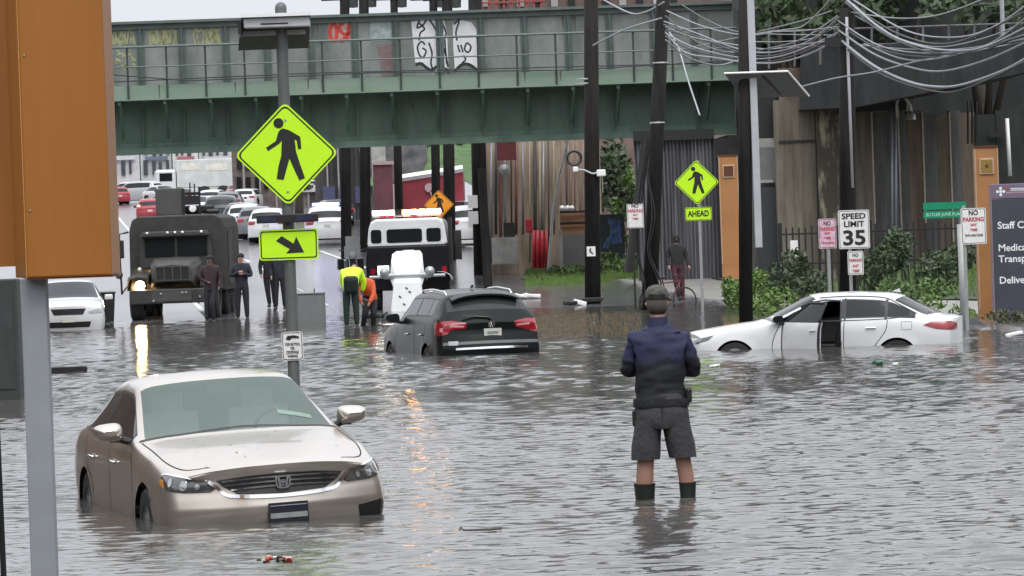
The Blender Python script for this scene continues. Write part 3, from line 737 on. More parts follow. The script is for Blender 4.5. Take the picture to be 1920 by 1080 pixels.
roofw = mat('wet_roof', (.50, .51, .53), .15, .2, .1, coat=1)
mb = MB()
for sg in (1, -1):
    for off, a, b_ in ((0, .1, -1.5),):
        mb.tube([D_.hit('top', x, .585*sg, .045 if a > x > b_ else -.01) for x in np.linspace(a+.06, b_-.06, 14)], .018, 6)
split_build(mb, 'roof_rail', chrome, suv, smooth=True)
# roof spoiler
mb = MB(); P = []
for y in np.linspace(-.60, .60, 13):
    h = D_.hit('top', -1.80, y, 0); P.append([h+Vector((.12, 0, .006)), h+Vector((-.02, 0, .022)), h+Vector((-.20-.05*(1-(y/.6)**2), 0, -.018)), h+Vector((-.19-.05*(1-(y/.6)**2), 0, -.05)), h+Vector((-.02, 0, -.03))])
mb.grid(P); mb.build('spoiler', black, suv, smooth=True, autos=30)
for sg in (1, -1):
    pl = [(.42*sg, 1.11), (.70*sg, 1.15), (1.02*sg, 1.14), (1.30*sg, 1.11), (1.28*sg, .93), (.98*sg, .89), (.78*sg, .92), (.70*sg, .99), (.42*sg, 1.01)]
    h = D_.poly('rear', pl, .008, cuts=6).build('tail_lamp', lamp_red, suv, smooth=True)
    mb = MB(); D_.poly('rear', [(.46*sg, 1.06), (.72*sg, 1.08), (.72*sg, 1.04), (.46*sg, 1.03)], .013, mb); mb.build('lens_band', mat('pink_lens', (.55, .25, .27), .2, 0, .2), h)
    mb = MB(); D_.poly('rear', [(.86*sg, 1.03), (.96*sg, 1.03), (.96*sg, .96), (.86*sg, .96)], .013, mb); mb.build('lens', mat('pink_lens', (.55, .25, .27)), h)
mb = MB(); D_.line('rear', [(-.42, 1.10), (0, 1.11), (.42, 1.10)], .02, .006, mb); D_.line('rear', [(-.76, .93), (-.66, .86), (-.64, .79)], .012, .004, mb); D_.line('rear', [(.76, .93), (.66, .86), (.64, .79)], .012, .004, mb)
D_.line('rear', [(-.70, .79), (0, .80), (.70, .79)], .014, .004, mb)
for sg, m_ in ((1, 'left'), (-1, 'right')):
    D_.line(m_, [(.95, .4), (1.0, .7), (.85, 1.02)], .012, .003, mb); D_.line(m_, [(-.45, .35), (-.45, .7), (-.45, 1.08)], .014, .003, mb); D_.line(m_, [(-.98, .55), (-1.1, .78), (-1.22, .95), (-1.25, 1.08)], .012, .003, mb)
split_build(mb, 'panel_gap', gapm, suv)
D_.line('rear', [(-.60, .665), (0, .675), (.60, .665)], .035, .012).build('chrome_strip', chrome, suv)
D_.line('rear', [(-.85, .755), (0, .77), (.85, .755)], .05, .010).build('bumper_trim', mat('bumper_grey', (.12, .12, .12), .5), suv)
D_.poly('rear', [(.56, .80), (.74, .80), (.74, .73), (.56, .73)], .016).build('reflector', lamp_clear, suv)
pc = D_.hit('rear', -.02, .925, .012); lp = MB().box((pc.x-.006, pc.y-.155, pc.z-.075), (pc.x+.003, pc.y+.155, pc.z+.075)).build('licence_plate', plate_m, suv)
MB().box((pc.x-.009, pc.y-.10, pc.z-.02), (pc.x-.0065, pc.y+.10, pc.z+.025)).build('plate_text', mat('plate_smudge', (.2, .22, .2), .6), lp)
pc = D_.hit('rear', 0, 1.065, .02)
mb = MB(); mb.lathe(pc, [(.062, 0), (.062, -.012), (.05, -.012), (.05, 0)], 24, 'x')
for a, b_ in (((-.036, .034), (-.016, -.04)), ((-.016, -.04), (0, .002)), ((0, .002), (.016, -.04)), ((.016, -.04), (.036, .034)), ((-.016, .04), (0, .008)), ((.016, .04), (0, .008))):
    mb.tube([(pc.x-.01, pc.y+a[0], pc.z+a[1]), (pc.x-.01, pc.y+b_[0], pc.z+b_[1])], .006, 5)
mb.build('badge', chrome, suv)
mb = MB(); p0 = D_.hit('rear', 0, 1.19, .03); mb.tube([p0, p0+Vector((.03, .25, .02)), p0+Vector((.03, .50, .03))], .016, 6); mb.tube([p0+Vector((.03, 0, -.01)), p0+Vector((-.02, 0, 0))], .03, 8); mb.build('rear_wiper', black, suv)
MB().prism([(-1.0, 1.68), (-1.13, 1.69), (-1.14, 1.74), (-1.10, 1.74)], -.014, .014).build('roof_aerial', black, suv)
for sg in (1, -1):
    mirror(suv, .72, .88*sg, 1.10, sg, dkgreen, 1.15)
    for hx in (.02, -.95):
        p = D_.hit('left' if sg > 0 else 'right', hx, .90, .028); MB().tube([p+Vector((.09, 0, -.005)), p+Vector((-.09, 0, .006))], .015, 8).build('door_handle', chrome, suv, smooth=True)
    for x in (1.4, -1.32): wheel(suv, x, .79*sg, .355, .24, sg)
wheelhouse(suv, 1.4, .36, .40, .85); wheelhouse(suv, -1.32, .36, .40, .85); underbody(suv, -2.0, 2.0, .72, .24, .35)
p = at(860, 655, 75.5); suv.location = (p.x, 75.5, -.555); suv.rotation_euler = (0, 0, PI/2+0.262)

# ================================================================ white saloon with its door open, side on
cor = thing('parked_car', (0, 0, 0), 0, 'white sedan with its driver door hanging open, side-on in the water beside the verge', 'car')
st = sedan_stations(4.56, .89, 1.435, roofx=.05)
C = Car(st, hu=.10, du=.05, capbow=[.20, .24, .27, .27, .27, .27], capbow_r=[-.13]*6, nose=[-.04, 0, .03, .0, -.02, 0, 0, 0, 0], extra_x=[.60, -.34, -.36, -.44, -1.0, .80])
OPEN = (.62, -.16)
body, gl = C.mesh([(1.42, .32), (-1.28, .32)], R=.355, ws=(.80, 0.06), rw=(-1.22, -1.72), sides=[(.68, -.34), (-.44, -1.08), (-1.13, -1.50)], trim_skip=(.72, -.37))
# cut the driver door opening out of the left side
fr = []; V = body.v
for f in body.f:
    c = sum((Vector(V[i]) for i in f), Vector())/len(f)
    if c.y > .55 and OPEN[1]-.62 < c.x < OPEN[0]-.40 and .30 < c.z < 1.30 and c.x < .60-(c.z-.95)*0: 
        continue
    fr.append(f)
DOOR = (.20, -.70)
fr = []
for f in body.f:
    c = sum((Vector(V[i]) for i in f), Vector())/len(f)
    if c.y > .5 and -.36 < c.x < .62+.0 and .26 < c.z < 1.28+.1*0 and not (c.z > .96 and c.x > .68-(c.z-.96)*1.55): continue
    fr.append(f)
full_b = bvh_of(body, gl.values()); D_ = Dec(full_b)
cut = MB(); cut.v = body.v; cut.f = fr; cut.m = [0]*len(fr)
finish(cut, 'body', white_car, cor)
finish(gl['trim'], 'window_surround', black, cor); finish(gl['ws'], 'windscreen', glass_d, cor); finish(gl['rw'], 'rear_window', glass_g, cor)
gside = glassy('side_glass_grey', (0.022, 0.025, 0.026), .05, .2)
for k in ('s0r', 's1l', 's1r', 's2l', 's2r'): finish(gl[k], 'side_window', gside, cor)
# the open door: its outer skin copied from the body side, swung outwards about the front edge
door = bpy.data.objects.new('front_door', None); COL.objects.link(door); door.parent = cor
skin = MB(); 
def sample(x, z):
    h = full_b.ray_cast(Vector((x, 3, z)), Vector((0, -1, 0))); return h[0]
zs = np.linspace(.24, .955, 12); xsd = np.linspace(.62, -.36, 12); hinge = Vector((.62, .87, 0))
G = [[sample(x, z)-hinge for x in xsd] for z in zs]; skin.grid(G); G2 = [[q+Vector((0, -.07, 0)) for q in r] for r in G]; skin.grid(G2)
skin.grid([G[0], G2[0]]); skin.grid([G[-1], G2[-1]]); skin.grid([[r[0] for r in G], [r[0] for r in G2]]); skin.grid([[r[-1] for r in G], [r[-1] for r in G2]])
finish(skin, 'door_skin', white_car, door)
zw = np.linspace(.965, 1.27, 8); GW = []
for z in zw:
    xf = .60-(z-.965)*1.50; r = []
    for t in np.linspace(0, 1, 9):
        h = sample(lerp(xf, -.33, t), z); r.append((h if h else Vector((lerp(xf, -.33, t), .75, z)))-hinge+Vector((0, -.012, 0)))
    GW.append(r)
finish(MB().grid(GW), 'side_window', gside, door)
mb = MB(); rim = [r[0] for r in GW]+[q for q in GW[-1][1:]]+[r[-1] for r in GW[::-1][1:]]; mb.tube(rim, .022, 6); mb.build('window_frame', black, door, smooth=True)
MB().grid([[q+Vector((.01, -.075, 0)) for q in (r[1], r[6], r[10])] for r in G[1::3]]).build('door_card', mat('door_card', (.05, .05, .05), .8), door)
mirror(door, .02-.0, -.02, .94, 1, white_car, 1.0)
p = sample(-.24, .83)-hinge; MB().tube([p+Vector((.09, .02, 0)), p+Vector((-.07, .02, .004))], .013, 6).build('door_handle', chrome, door)
mb = MB().tube([r[-1]+Vector((-.004, -.02, 0)) for r in G], .024, 6); mb.build('door_seal', black, door); MB().tube([r[0]+Vector((.006, 0, 0)) for r in G], .014, 6).build('hinge_gap', black, door)
o_ = [sample(x, z) for x, z in ((-.375, .30), (-.375, .6), (-.375, .95), (-.375, 1.15), (-.36, 1.285), (-.1, 1.30), (.1, 1.27))]
MB().tube([q+Vector((.02, -.02, 0)) for q in o_ if q], .026, 6).build('opening_seal', black, cor)
door.location = hinge; door.rotation_euler = (0, 0, -0.80)
mirror(cor, .62, -.85, .94, -1, white_car)
mb = MB()
for sg, m_ in ((1, 'left'), (-1, 'right')):
    D_.line(m_, [(.76, .25), (.79, .6), (.66, .93)], .012, .003, mb); D_.line(m_, [(-.40, .22), (-.40, .6), (-.41, .95)], .012, .003, mb)
    D_.line(m_, [(-.88, .5), (-1.0, .65), (-1.10, .8), (-1.13, .96)], .012, .003, mb)
    D_.line(m_, [(-1.36, .93), (-1.36, .80), (-1.53, .80), (-1.53, .93), (-1.36, .93)], .006, .003, mb, smooth_=False)
split_build(mb, 'panel_gap', gapm, cor)
mb = MB()
for m_ in ('left', 'right'):
    D_.line(m_, [(.60, .962), (-.5, .968), (-1.1, .985), (-1.55, 1.03)], .014, .004, mb); D_.line(m_, [(.02, 1.345), (-.5, 1.365), (-1.05, 1.33), (-1.3, 1.22), (-1.6, 1.06)], .016, .004, mb)
    D_.line(m_, [(-.42, .96), (-.42, 1.33)], .03, .004, mb, smooth_=False); D_.line(m_, [(-1.1, .97), (-1.11, 1.30)], .045, .004, mb, smooth_=False)
split_build(mb, 'window_trim', black, cor)
for sg in (1, -1):
    D_.poly('rear', [(.50*sg, .89), (.80*sg, .93), (1.22*sg, .93), (1.55*sg, .87), (1.15*sg, .80), (.80*sg, .78), (.5*sg, .80)], .008, cuts=6).build('tail_lamp', lamp_red, cor, smooth=True)
    D_.poly('front', [(.52*sg, .66), (.9*sg, .70), (1.35*sg, .76), (1.25*sg, .68), (.9*sg, .62), (.52*sg, .61)], .008, cuts=6).build('headlight', lamp_dark, cor)
    m_ = 'left' if sg > 0 else 'right'
    if True:
        p = D_.hit(m_, -.86, .84, .022); MB().tube([p+Vector((.09, 0, 0)), p+Vector((-.08, 0, .004))], .013, 6).build('door_handle', chrome, cor)
    for x in (1.42, -1.28): wheel(cor, x, .77*sg, .32, .21, sg, spokes=5)
D_.poly('front', [(-.5, .62), (.5, .62), (.62, .30), (-.62, .30)], .006).build('lower_grille', black, cor)
wheelhouse(cor, 1.42, .32, .355, .83); wheelhouse(cor, -1.28, .32, .355, .83); underbody(cor, -2.0, 1.9, .70, .2, .3)
MB().prism([(-1.12, 1.42), (-1.27, 1.40), (-1.25, 1.47)], -.012, .012).build('roof_aerial', white_car, cor)
for y in (.36, -.36): 
    mb = MB(); mb.cbox((-.32, y, .80), (.14, .5, .62), Matrix.Rotation(-.2, 3, 'Y')); mb.cbox((-.40, y, 1.19), (.1, .26, .16)); mb.cbox((-.05, y, .50), (.52, .5, .16)); mb.build('seat', black, cor, bevel=.03)
MB().cbox((.66, 0, .86), (.4, 1.4, .14)).build('dashboard', black, cor, bevel=.03)
MB().box((-1.3, -.72, .30), (.8, .72, .34)).build('cabin_floor', black, cor)
MB().lathe((.40, .36, .90), [(.17, 0), (.185, .015), (.17, .03), (.155, .015), (.17, 0)], 20, 'x').build('steering_wheel', black, cor, smooth=True)
p = at(1549, 655, 71.5); cor.location = (p.x, 71.5, -.53); cor.rotation_euler = (0, -0.012, PI-0.20)

# ================================================================ generic small parked cars
def quick_car(kind, paint, label, group, L=4.5, W=.9, H=1.45, lights=None, taxi=False, du=.12, front=True, glass=None, fancy=False, cat='car'):
    r = thing('parked_car', (0, 0, 0), 0, label, cat, group); gm = glass or glass_d
    if kind == 'sedan':
        C = Car(sedan_stations(L, W, H), hu=.10, du=du, nv=(2, 2, 2, 2, 3, 3, 2, 2), capbow=[.20, .24, .27, .27, .27, .27], capbow_r=[-.13]*6)
        l = L/4.86; ws, rw, sd = (.80*l, 0), (-1.27*l, -1.78*l), [(.62*l, -.58*l), (-.66*l, -1.6*l)]; wx = (1.45*l, -1.325*l); zl = H/1.465
        hl, tl, gz = (.63, .75), (.80, .92), (.60, .75)
    else:
        C = Car(suv_stations(L, W, H), hu=.08, du=du, nv=(2, 2, 2, 2, 3, 3, 2, 2), capbow=[.18]*6, capbow_r=[-.12, -.16, -.17, -.12, -.12, -.12])
        l = L/4.6; ws, rw, sd = (.92*l, .33*l), (-1.8*l, -2.02*l), [(.78*l, -.42*l), (-.48*l, -1.18*l), (-1.27*l, -1.58*l)]; wx = (1.4*l, -1.32*l); zl = H/1.68
        hl, tl, gz = (.76, .90), (.86, 1.04), (.66, .88)
    body, gl = C.mesh([(wx[0], .34), (wx[1], .34)], R=.38, ws=ws, rw=rw, sides=sd)
    Dq = Dec(bvh_of(body, gl.values()), 1.0, 2.3)
    finish(body, 'body', paint, r)
    for k in gl: finish(gl[k], {'ws': 'windscreen', 'rw': 'rear_window', 'trim': 'window_surround'}.get(k, 'side_window'), gm, r)
    for sg in (1, -1):
        Dq.poly('front', [(.50*sg, (hl[0]+.03)*zl), (.9*sg, hl[1]*zl), (1.12*sg, hl[1]*zl), (1.08*sg, hl[0]*zl), (.6*sg, (hl[0]-.02)*zl)], .01, cuts=5).build('headlight', lamp_clear, r)
        Dq.poly('rear', [(.52*sg, tl[1]*zl), (1.1*sg, tl[1]*zl), (1.1*sg, tl[0]*zl), (.6*sg, tl[0]*zl)], .01, cuts=5).build('tail_lamp', lamp_red, r)
        for x in wx:
            t = MB().lathe((0, 0, 0), [(.2, -.11), (.31, -.11), (.33, -.08), (.33, .08), (.31, .11), (.22, .11), (.22, sg*.08), (.001, sg*.08)], 20, 'y'); t = t.build('wheel', rubber, r); t.location = (x, .77*sg, .33)
            MB().lathe((0, sg*.09, 0), [(.21, 0), (.001, sg*.02)], 12, 'y').build('hubcap', steel, t)
        mb = MB(); m0 = MB().cbox((ws[0]*.62 if kind == 'sedan' else ws[0]*.75, sg*(W+.10), (.99 if kind == 'sedan' else 1.14)*zl), (.10, .2, .13)); m0.build('mirror', paint if fancy else black, r, bevel=.03)
    Dq.poly('front', [(-.45, gz[1]*zl), (.45, gz[1]*zl), (.36, gz[0]*zl), (-.36, gz[0]*zl)], .01, cuts=5).build('grille', black, r)
    Dq.poly('front', [(-.6, .42*zl), (.6, .42*zl), (.55, .28*zl), (-.55, .28*zl)], .01, cuts=5).build('lower_intake', black, r)
    for m_, zz in (('rear', .72 if kind == 'sedan' else .80), ('front', .48)):
        h = Dq.hit(m_, 0, zz*zl, .015)
        if h: MB().cbox(h, (.012, .30, .13)).build('licence_plate', plate_m, r)
    MB().box((-1.9, -.7, .2), (1.8, .7, .32)).build('floor_pan', black, r)
    return r
def road_z(x, y): return ground_z(x, y)
def put(r, px, D, rz, dz=0, z=None):
    p = at(px, 400, D); zz = ground_z(p.x, D) if z is None else z; r.location = (p.x, D, zz+dz); r.rotation_euler = (0, 0, rz); return r
FACE, AWAY = -PI/2, PI/2
civ = quick_car('sedan', white_car, 'white sedan facing the camera at the water edge, left of the military truck', None, 4.6, .90, 1.42, du=.08, fancy=True)
put(civ, 122, 106, FACE+.10, z=-.20)
# ================================================================ military truck
def L(px, cx, D): return (px-cx)/ppm(D)
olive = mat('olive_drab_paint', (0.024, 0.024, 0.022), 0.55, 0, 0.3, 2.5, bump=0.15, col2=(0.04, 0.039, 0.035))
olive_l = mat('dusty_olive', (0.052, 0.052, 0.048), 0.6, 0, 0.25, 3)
def part(name, parent, m, *boxes, bevel=0.0, **k):
    mb = MB()
    for bx in boxes: mb.box(*bx)
    return mb.build(name, m, parent, bevel=bevel, **k)
mt = thing('military_truck', (at(326, 598, 112).x, 112, 0.0), -0.030, 'olive military truck with one lit headlamp, stopped at the water edge under the bridge', 'truck')
# cab: front outline extruded back (origin at front bumper, y grows away)
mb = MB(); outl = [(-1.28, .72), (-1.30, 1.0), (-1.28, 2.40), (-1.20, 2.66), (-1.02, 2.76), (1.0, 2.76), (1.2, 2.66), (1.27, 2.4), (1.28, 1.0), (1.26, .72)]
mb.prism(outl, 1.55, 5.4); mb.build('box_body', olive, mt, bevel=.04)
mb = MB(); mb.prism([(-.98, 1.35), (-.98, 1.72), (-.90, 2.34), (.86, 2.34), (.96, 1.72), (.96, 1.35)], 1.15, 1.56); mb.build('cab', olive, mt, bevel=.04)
ws_ = part('windscreen', mt, glass_d, ((-.83, 1.135, 1.66), (-.03, 1.148, 2.16)), ((.03, 1.135, 1.66), (.83, 1.148, 2.16)))
mb = MB(); mb.box((-.95, 1.02, 2.20), (.93, 1.14, 2.27)); mb.build('visor', olive, mt, bevel=.01)
for x in (-.74, -.20, 0, .2, .70):
    MB().lathe((x, 1.0, 2.30), [(.0, -.03), (.03, -.028), (.035, 0), (.035, .02)], 12, 'y').build('marker_lamp', mat('marker_lamp_white', (.8, .8, .78), .3), mt, smooth=True)
# bonnet
mb = MB(); P = []
for y, hw, z0, z1 in ((0.12, .50, 1.0, 1.42), (.2, .56, .9, 1.48), (.7, .64, .85, 1.56), (1.16, .70, .85, 1.63)):
    P.append([(-hw, y, z0), (-hw, y, z1-.14), (-hw+.1, y, z1), (0, y, z1+.03), (hw-.1, y, z1), (hw, y, z1-.14), (hw, y, z0)])
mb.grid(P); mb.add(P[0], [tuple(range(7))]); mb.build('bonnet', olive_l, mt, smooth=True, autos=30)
g = part('grille', mt, black, ((-.44, .09, 1.06), (.44, .118, 1.40)))
mb = MB()
for x in (-.44, -.22, 0, .22, .44): mb.box((x-.015, .06, 1.05), (x+.015, .09, 1.41))
for z in (1.05, 1.40): mb.box((-.45, .065, z-.015), (.45, .088, z+.015))
mb.build('grille_frame', olive_l, g)
mb = MB()
for sg in (-1, 1): 
    mb = MB() if False else mb; P = []
    for y, a in ((.10, 0), (.25, .06), (.6, .10), (1.15, .12)):
        P.append([(sg*.66, y, .95), (sg*.66, y, 1.12+a), (sg*.95, y, 1.16+a), (sg*1.2, y, 1.08+a), (sg*1.22, y, .80)])
    mb.grid(P)
split_build(mb, 'wing', olive, mt, smooth=True, autos=30)
part('bumper', mt, olive, ((-1.12, -.12, .44), (1.12, .06, .82)), bevel=.03)
part('bumper_plate', mt, olive_l, ((-.55, -.135, .50), (.50, -.122, .76)))
for x, z in ((-.30, .70), (.26, .72), (.36, .72), (-.5, .52), (.72, .60)): MB().lathe((x, -.15, z), [(0, -.02), (.03, -.015), (.03, .01)], 10, 'y').build('bumper_fitting', steel, mt)
for sg in (-1, 1):
    lit = sg < 0
    mb = MB().lathe((sg*.87, .04, .93), [(.0, -.02), (.07, -.012), (.105, .0), (.12, .03), (.12, .10)], 20, 'y')
    h = mb.build('headlamp', mat('lit_headlamp', (1, .8, .5), .3, emit=(1.0, .64, .28), estr=220) if lit else lamp_dark, mt, smooth=True)
    MB().lathe((sg*.87, .035, .93), [(.125, 0), (.15, .01), (.15, .1), (.12, .1)], 20, 'y').build('lamp_bezel', olive_l, h)
    MB().lathe((sg*.92, .55, 1.36), [(0, -.03), (.04, -.02), (.05, .02)], 12, 'y').build('side_lamp', mat('marker_lamp_white', (.8, .8, .78)), mt)
    for x, y in ((sg*1.0, .65), (sg*1.0, 3.2), (sg*1.0, 4.5)):
        t = MB().lathe((0, 0, 0), [(.28, -.17), (.50, -.17), (.55, -.12), (.55, .12), (.50, .17), (.3, .17), (.26, .05), (0, .03)], 28, 'x'); t = t.build('wheel', rubber, mt, smooth=True, autos=40); t.location = (x, y, .53)
        MB().lathe((sg*.10, 0, 0), [(.27, 0), (.22, .02), (.1, sg*.06), (0, sg*.06)], 16, 'x').build('hub', olive, t)
mb = MB(); mb.tube([(-1.30, 1.5, 2.35), (-1.52, 1.3, 2.3), (-1.52, 1.3, 1.6), (-1.5, 1.3, .7)], .028, 8); mb.tube([(-1.30, 1.5, 1.0), (-1.5, 1.3, .72)], .02, 6); mb.build('mirror_frame', black, mt)
part('mirror', mt, black, ((-1.66, 1.24, 1.66), (-1.40, 1.30, 2.14)), bevel=.02)
MB().lathe((-1.56, 1.25, 1.22), [(0, -.04), (.09, -.02), (.11, .03), (0, .06)], 14, 'y').build('spot_mirror', lamp_dark, mt, smooth=True)
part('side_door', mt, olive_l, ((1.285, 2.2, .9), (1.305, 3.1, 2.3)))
part('chassis', mt, black, ((-.5, .3, .62), (.5, 5.2, .84)))
part('axle', mt, black, ((-.9, .55, .46), (.9, .72, .60)))
MB().tube([(.62, .65, .6), (.60, .65, .4)], .02, 6).build('tie_rod', black, mt)
part('turret', mt, mat('turret_plate', (.06, .06, .058), .55, 0, .2, 2), ((-.60, 2.0, 2.77), (.12, 2.7, 3.48)), bevel=.02)
mb = MB(); mb.box((.12, 1.95, 2.3), (.19, 2.0, 3.45)); mb.box((.19, 1.96, 3.28), (.62, 2.0, 3.36)); mb.box((.56, 1.96, 2.62), (.61, 2.0, 3.5)); mb.box((.19, 1.96, 3.02), (.56, 2.0, 3.26)); mb.box((.33, 1.9, 3.26), (.36, 1.95, 3.62)); mb.box((.45, 1.9, 3.26), (.48, 1.95, 3.58)); mb.build('roof_rack', black, mt)
mb = MB(); mb.lathe((.40, 1.93, 2.92), [(0, -.06), (.09, -.05), (.1, .02), (0, .04)], 14, 'y'); mb.build('roof_lamp', mat('marker_lamp_white', (.8, .8, .78)), mt)
mb = MB(); mb.cbox((.45, 2.6, 2.9), (.9, .6, .22)); mb.cbox((.9, 2.3, 2.83), (.35, .4, .12)); mb.build('roof_stowage', black, mt, bevel=.05)
for q in range(2): part('step', mt, black, ((1.28, 1.7+q*1.6, .55), (1.5, 2.2+q*1.6, .60)))

# ================================================================ recovery truck (rear view)
tt = thing('tow_truck', (at(768, 590, 113).x, 113, 0.0), -0.02, 'black and white tow truck from behind with lit light bar and white boom', 'truck')
mb = MB(); mb.prism([(-1.12, .55), (-1.14, 1.2), (-1.10, 1.74), (1.06, 1.74), (1.10, 1.2), (1.08, .55)], .4, 3.4); mb.build('rear_body', mat('gloss_black', (.008, .008, .010), .3, 0, .1, 3, spec=.2), tt, bevel=.05)
mb = MB(); mb.prism([(-1.09, 1.745), (-1.04, 2.2), (-.98, 2.38), (-.85, 2.46), (.80, 2.46), (.95, 2.38), (1.0, 2.2), (1.05, 1.745)], .55, 3.3); mb.build('cab', white_car, tt, bevel=.06)
for a, b_ in ((-.98, -.70), (-.56, .38), (.50, .88)):
    o = MB().prism(rrect((a+b_)/2, 2.0, b_-a, .36, .07), .53, .549).build('rear_window', glass_d, tt)
mb = MB(); mb.box((-1.06, .50, 1.75), (.98, .549, 1.80)); mb.build('window_ledge', white_car, tt)
lb = part('light_bar', tt, mat('light_bar_grey', (.3, .3, .3), .3), ((-.95, 1.0, 2.50), (.88, 1.3, 2.56)))
amber = mat('lit_amber', (1, .55, .2), .3, emit=(1.0, .45, .12), estr=45); ww_ = mat('lit_white', (1, .9, .8), .3, emit=(1.0, .82, .62), estr=12)
for k, x in enumerate(np.linspace(-.86, .79, 9)):
    if k == 3: part('lamp_module', lb, black, ((x-.09, .98, 2.565), (x+.09, 1.28, 2.70))); continue
    part('lamp_module', lb, amber if k in (4, 5, 6, 8) else ww_, ((x-.085, .98, 2.565), (x+.085, 1.28, 2.69)), bevel=.015)
    if k in (1, 2, 5): part('lamp_divider', lb, redink, ((x-.08, .96, 2.50), (x+.08, .979, 2.55)))
part('side_pillar', tt, black, ((1.06, .8, 1.2), (1.16, 1.3, 2.45)))
part('mirror', tt, black, ((1.17, 2.6, 1.3), (1.36, 2.7, 2.1)), bevel=.02)
for sg in (-1, 1):
    part('tail_lamp', tt, lamp_red, ((sg*.95-.06, .36, 1.0), (sg*.95+.06, .399, 1.15)))
    t = MB().lathe((0, 0, 0), [(.28, -.15), (.44, -.15), (.48, -.1), (.48, .1), (.44, .15), (.28, .15)], 24, 'x').build('wheel', rubber, tt, smooth=True, autos=40); t.location = (sg*.92, 1.1, .47)
part('work_lamp', tt, mat('lit_work_lamp', (1, 1, 1), .3, emit=(1, 1, .97), estr=1.2), ((-.82, .30, .98), (-.52, .39, 1.22)))
# boom and wheel lift
wlit = mat('boom_white', (.85, .86, .86), .35, 0, .04, 3)
mb = MB(); P = []
for y, hw, zc, hh in ((.9, .30, 1.45, .20), (-.2, .44, 1.28, .25), (-.5, .46, 1.10, .22), (-.55, .36, .80, .20)):
    P.append([(-hw-.0, y, zc-hh), (-hw*.9, y-.03, zc+hh), (hw*.9, y-.03, zc+hh), (hw, y, zc-hh), (-hw, y, zc-hh)])
mb.grid(P); mb.add(P[-1][:4], [(0, 1, 2, 3)]); mb.build('boom_head', wlit, tt, bevel=.02)
mb = MB(); mb.prism([(-.36, .80), (-.40, .45), (-.46, .02), (-.36, -.05), (.34, -.05), (.40, .3), (.36, .80)], -.75, -.45); mb.build('boom_leg', wlit, tt, bevel=.03)
mb = MB(); mb.tube([(-1.0, -.5, .93), (1.0, -.5, .93)], .045, 10); mb.tube([(-.62, -.52, .95), (.62, -.52, .95)], .085, 12); mb.build('cross_bar', steel, tt, smooth=True, autos=40)
for sg in (-1, 1): MB().lathe((sg*.60, -.62, 1.05), [(0, -.05), (.10, -.03), (.13, .04), (.08, .12)], 16, 'y').build('winch_drum', steel, tt, smooth=True)
P = [[(.72+.30*(1-math.cos(q))*0+.34*math.cos(q)*1+.1, y, .80+.22*math.sin(q)) for q in np.linspace(0, PI, 12)] for y in (-.1, .38)]
MB().grid(P).build('mudguard', wlit, tt, smooth=True)
for x, z in ((-.02, .62), (.06, .52), (-.10, .2), (-.2, .40)): MB().cbox((x, -.758, z), (.07, .01, .035), Matrix.Rotation(.6, 3, 'Y')).build('boom_decal', ink, tt)
part('plate_light', tt, ww_ if False else mat('lamp_housing', (.6, .6, .6), .4), ((-.13, .37, 1.52), (.16, .399, 1.62)))

# ================================================================ far cars
silver = mat('silver_paint', (.42, .42, .43), .3, .3, .05, coat=.5); greyp = mat('grey_paint', (.16, .16, .17), .3, .2, .05, coat=.5)
redp = mat('red_paint', (.30, .02, .03), .3, 0, .05, coat=.5); darkp = mat('charcoal_paint', (.03, .035, .033), .3, .1, .05, coat=.5)
G1 = 'cars parked along the right kerb'
def qc(kind, paint, label, px, D, rz, grp=None, **k):
    r = quick_car(kind, paint, label, grp, **k); return put(r, px, D, rz)
pol = qc('suv', white_car, 'white police style SUV with blue roof lights, parked tail-on beyond the sign pole', 611, 192, AWAY+.06, None, L=4.9, W=1.0, H=1.72, fancy=True)
part('light_bar', pol, mat('lit_blue', (.3, .3, 1), .3, emit=(.45, .45, 1.0), estr=6), ((-.35, -.6, 1.74), (-.1, .6, 1.86)), bevel=.02)
mb = MB().box((-2.34, -.82, .99), (-2.2, .82, 1.02)); mb.build('tail_stripe', lamp_red, pol)
qc('suv', white_car, 'nearest white hatchback in the kerbside row, just left of the arrow sign', 505, 200, AWAY-.02, G1, L=4.5, H=1.6)
qc('suv', greyp, 'grey hatchback second in the kerbside row behind the white hatchback', 483, 208, AWAY-.02, G1, H=1.58)
qc('suv', white_car, 'white hatchback third in the kerbside row, beyond the grey one', 462, 217, AWAY-.02, G1, H=1.6)
qc('sedan', silver, 'silver saloon with its lamps showing, last in the kerbside row', 450, 232, FACE, G1)
qc('suv', darkp, 'dark green SUV driving away behind the roof of the military truck', 418, 238, AWAY, None, L=4.9, W=1.0, H=1.8)
qc('sedan', white_car, 'white saloon facing the camera beside the military truck roof rack', 369, 268, FACE, None)
r = qc('suv', redp, 'red hatchback with glowing tail lamps left of the truck turret', 284, 262, AWAY+.05, None, L=4.4)
for sg in (-1, 1): part('brake_lamp', r, mat('lit_red', (1, .2, .15), .3, emit=(1, .25, .18), estr=3), ((-2.29, sg*.68-.09, .95), (-2.22, sg*.68+.09, 1.06)))
qc('suv', redp, 'dark red hatchback at the far junction beside the orange pylon', 216, 345, AWAY+.3, None)
qc('suv', silver, 'pale silver pickup style wagon side-on at the far junction', 256, 350, AWAY+1.1, None, L=5.2, H=1.8)
qc('sedan', white_car, 'white sedan far left at the junction behind the silver wagon', 236, 385, AWAY+.9, None)
qc('suv', white_car, 'white SUV crossing the far junction behind the box lorry', 320, 410, AWAY+1.2, None)
qc('suv', white_car, 'white SUV parked nearest behind the recovery truck, right of its cab', 872, 178, AWAY+.12, None, H=1.65)
qc('sedan', silver, 'pale saloon parked beyond the white SUV right of the recovery truck', 866, 205, FACE-.3, None)
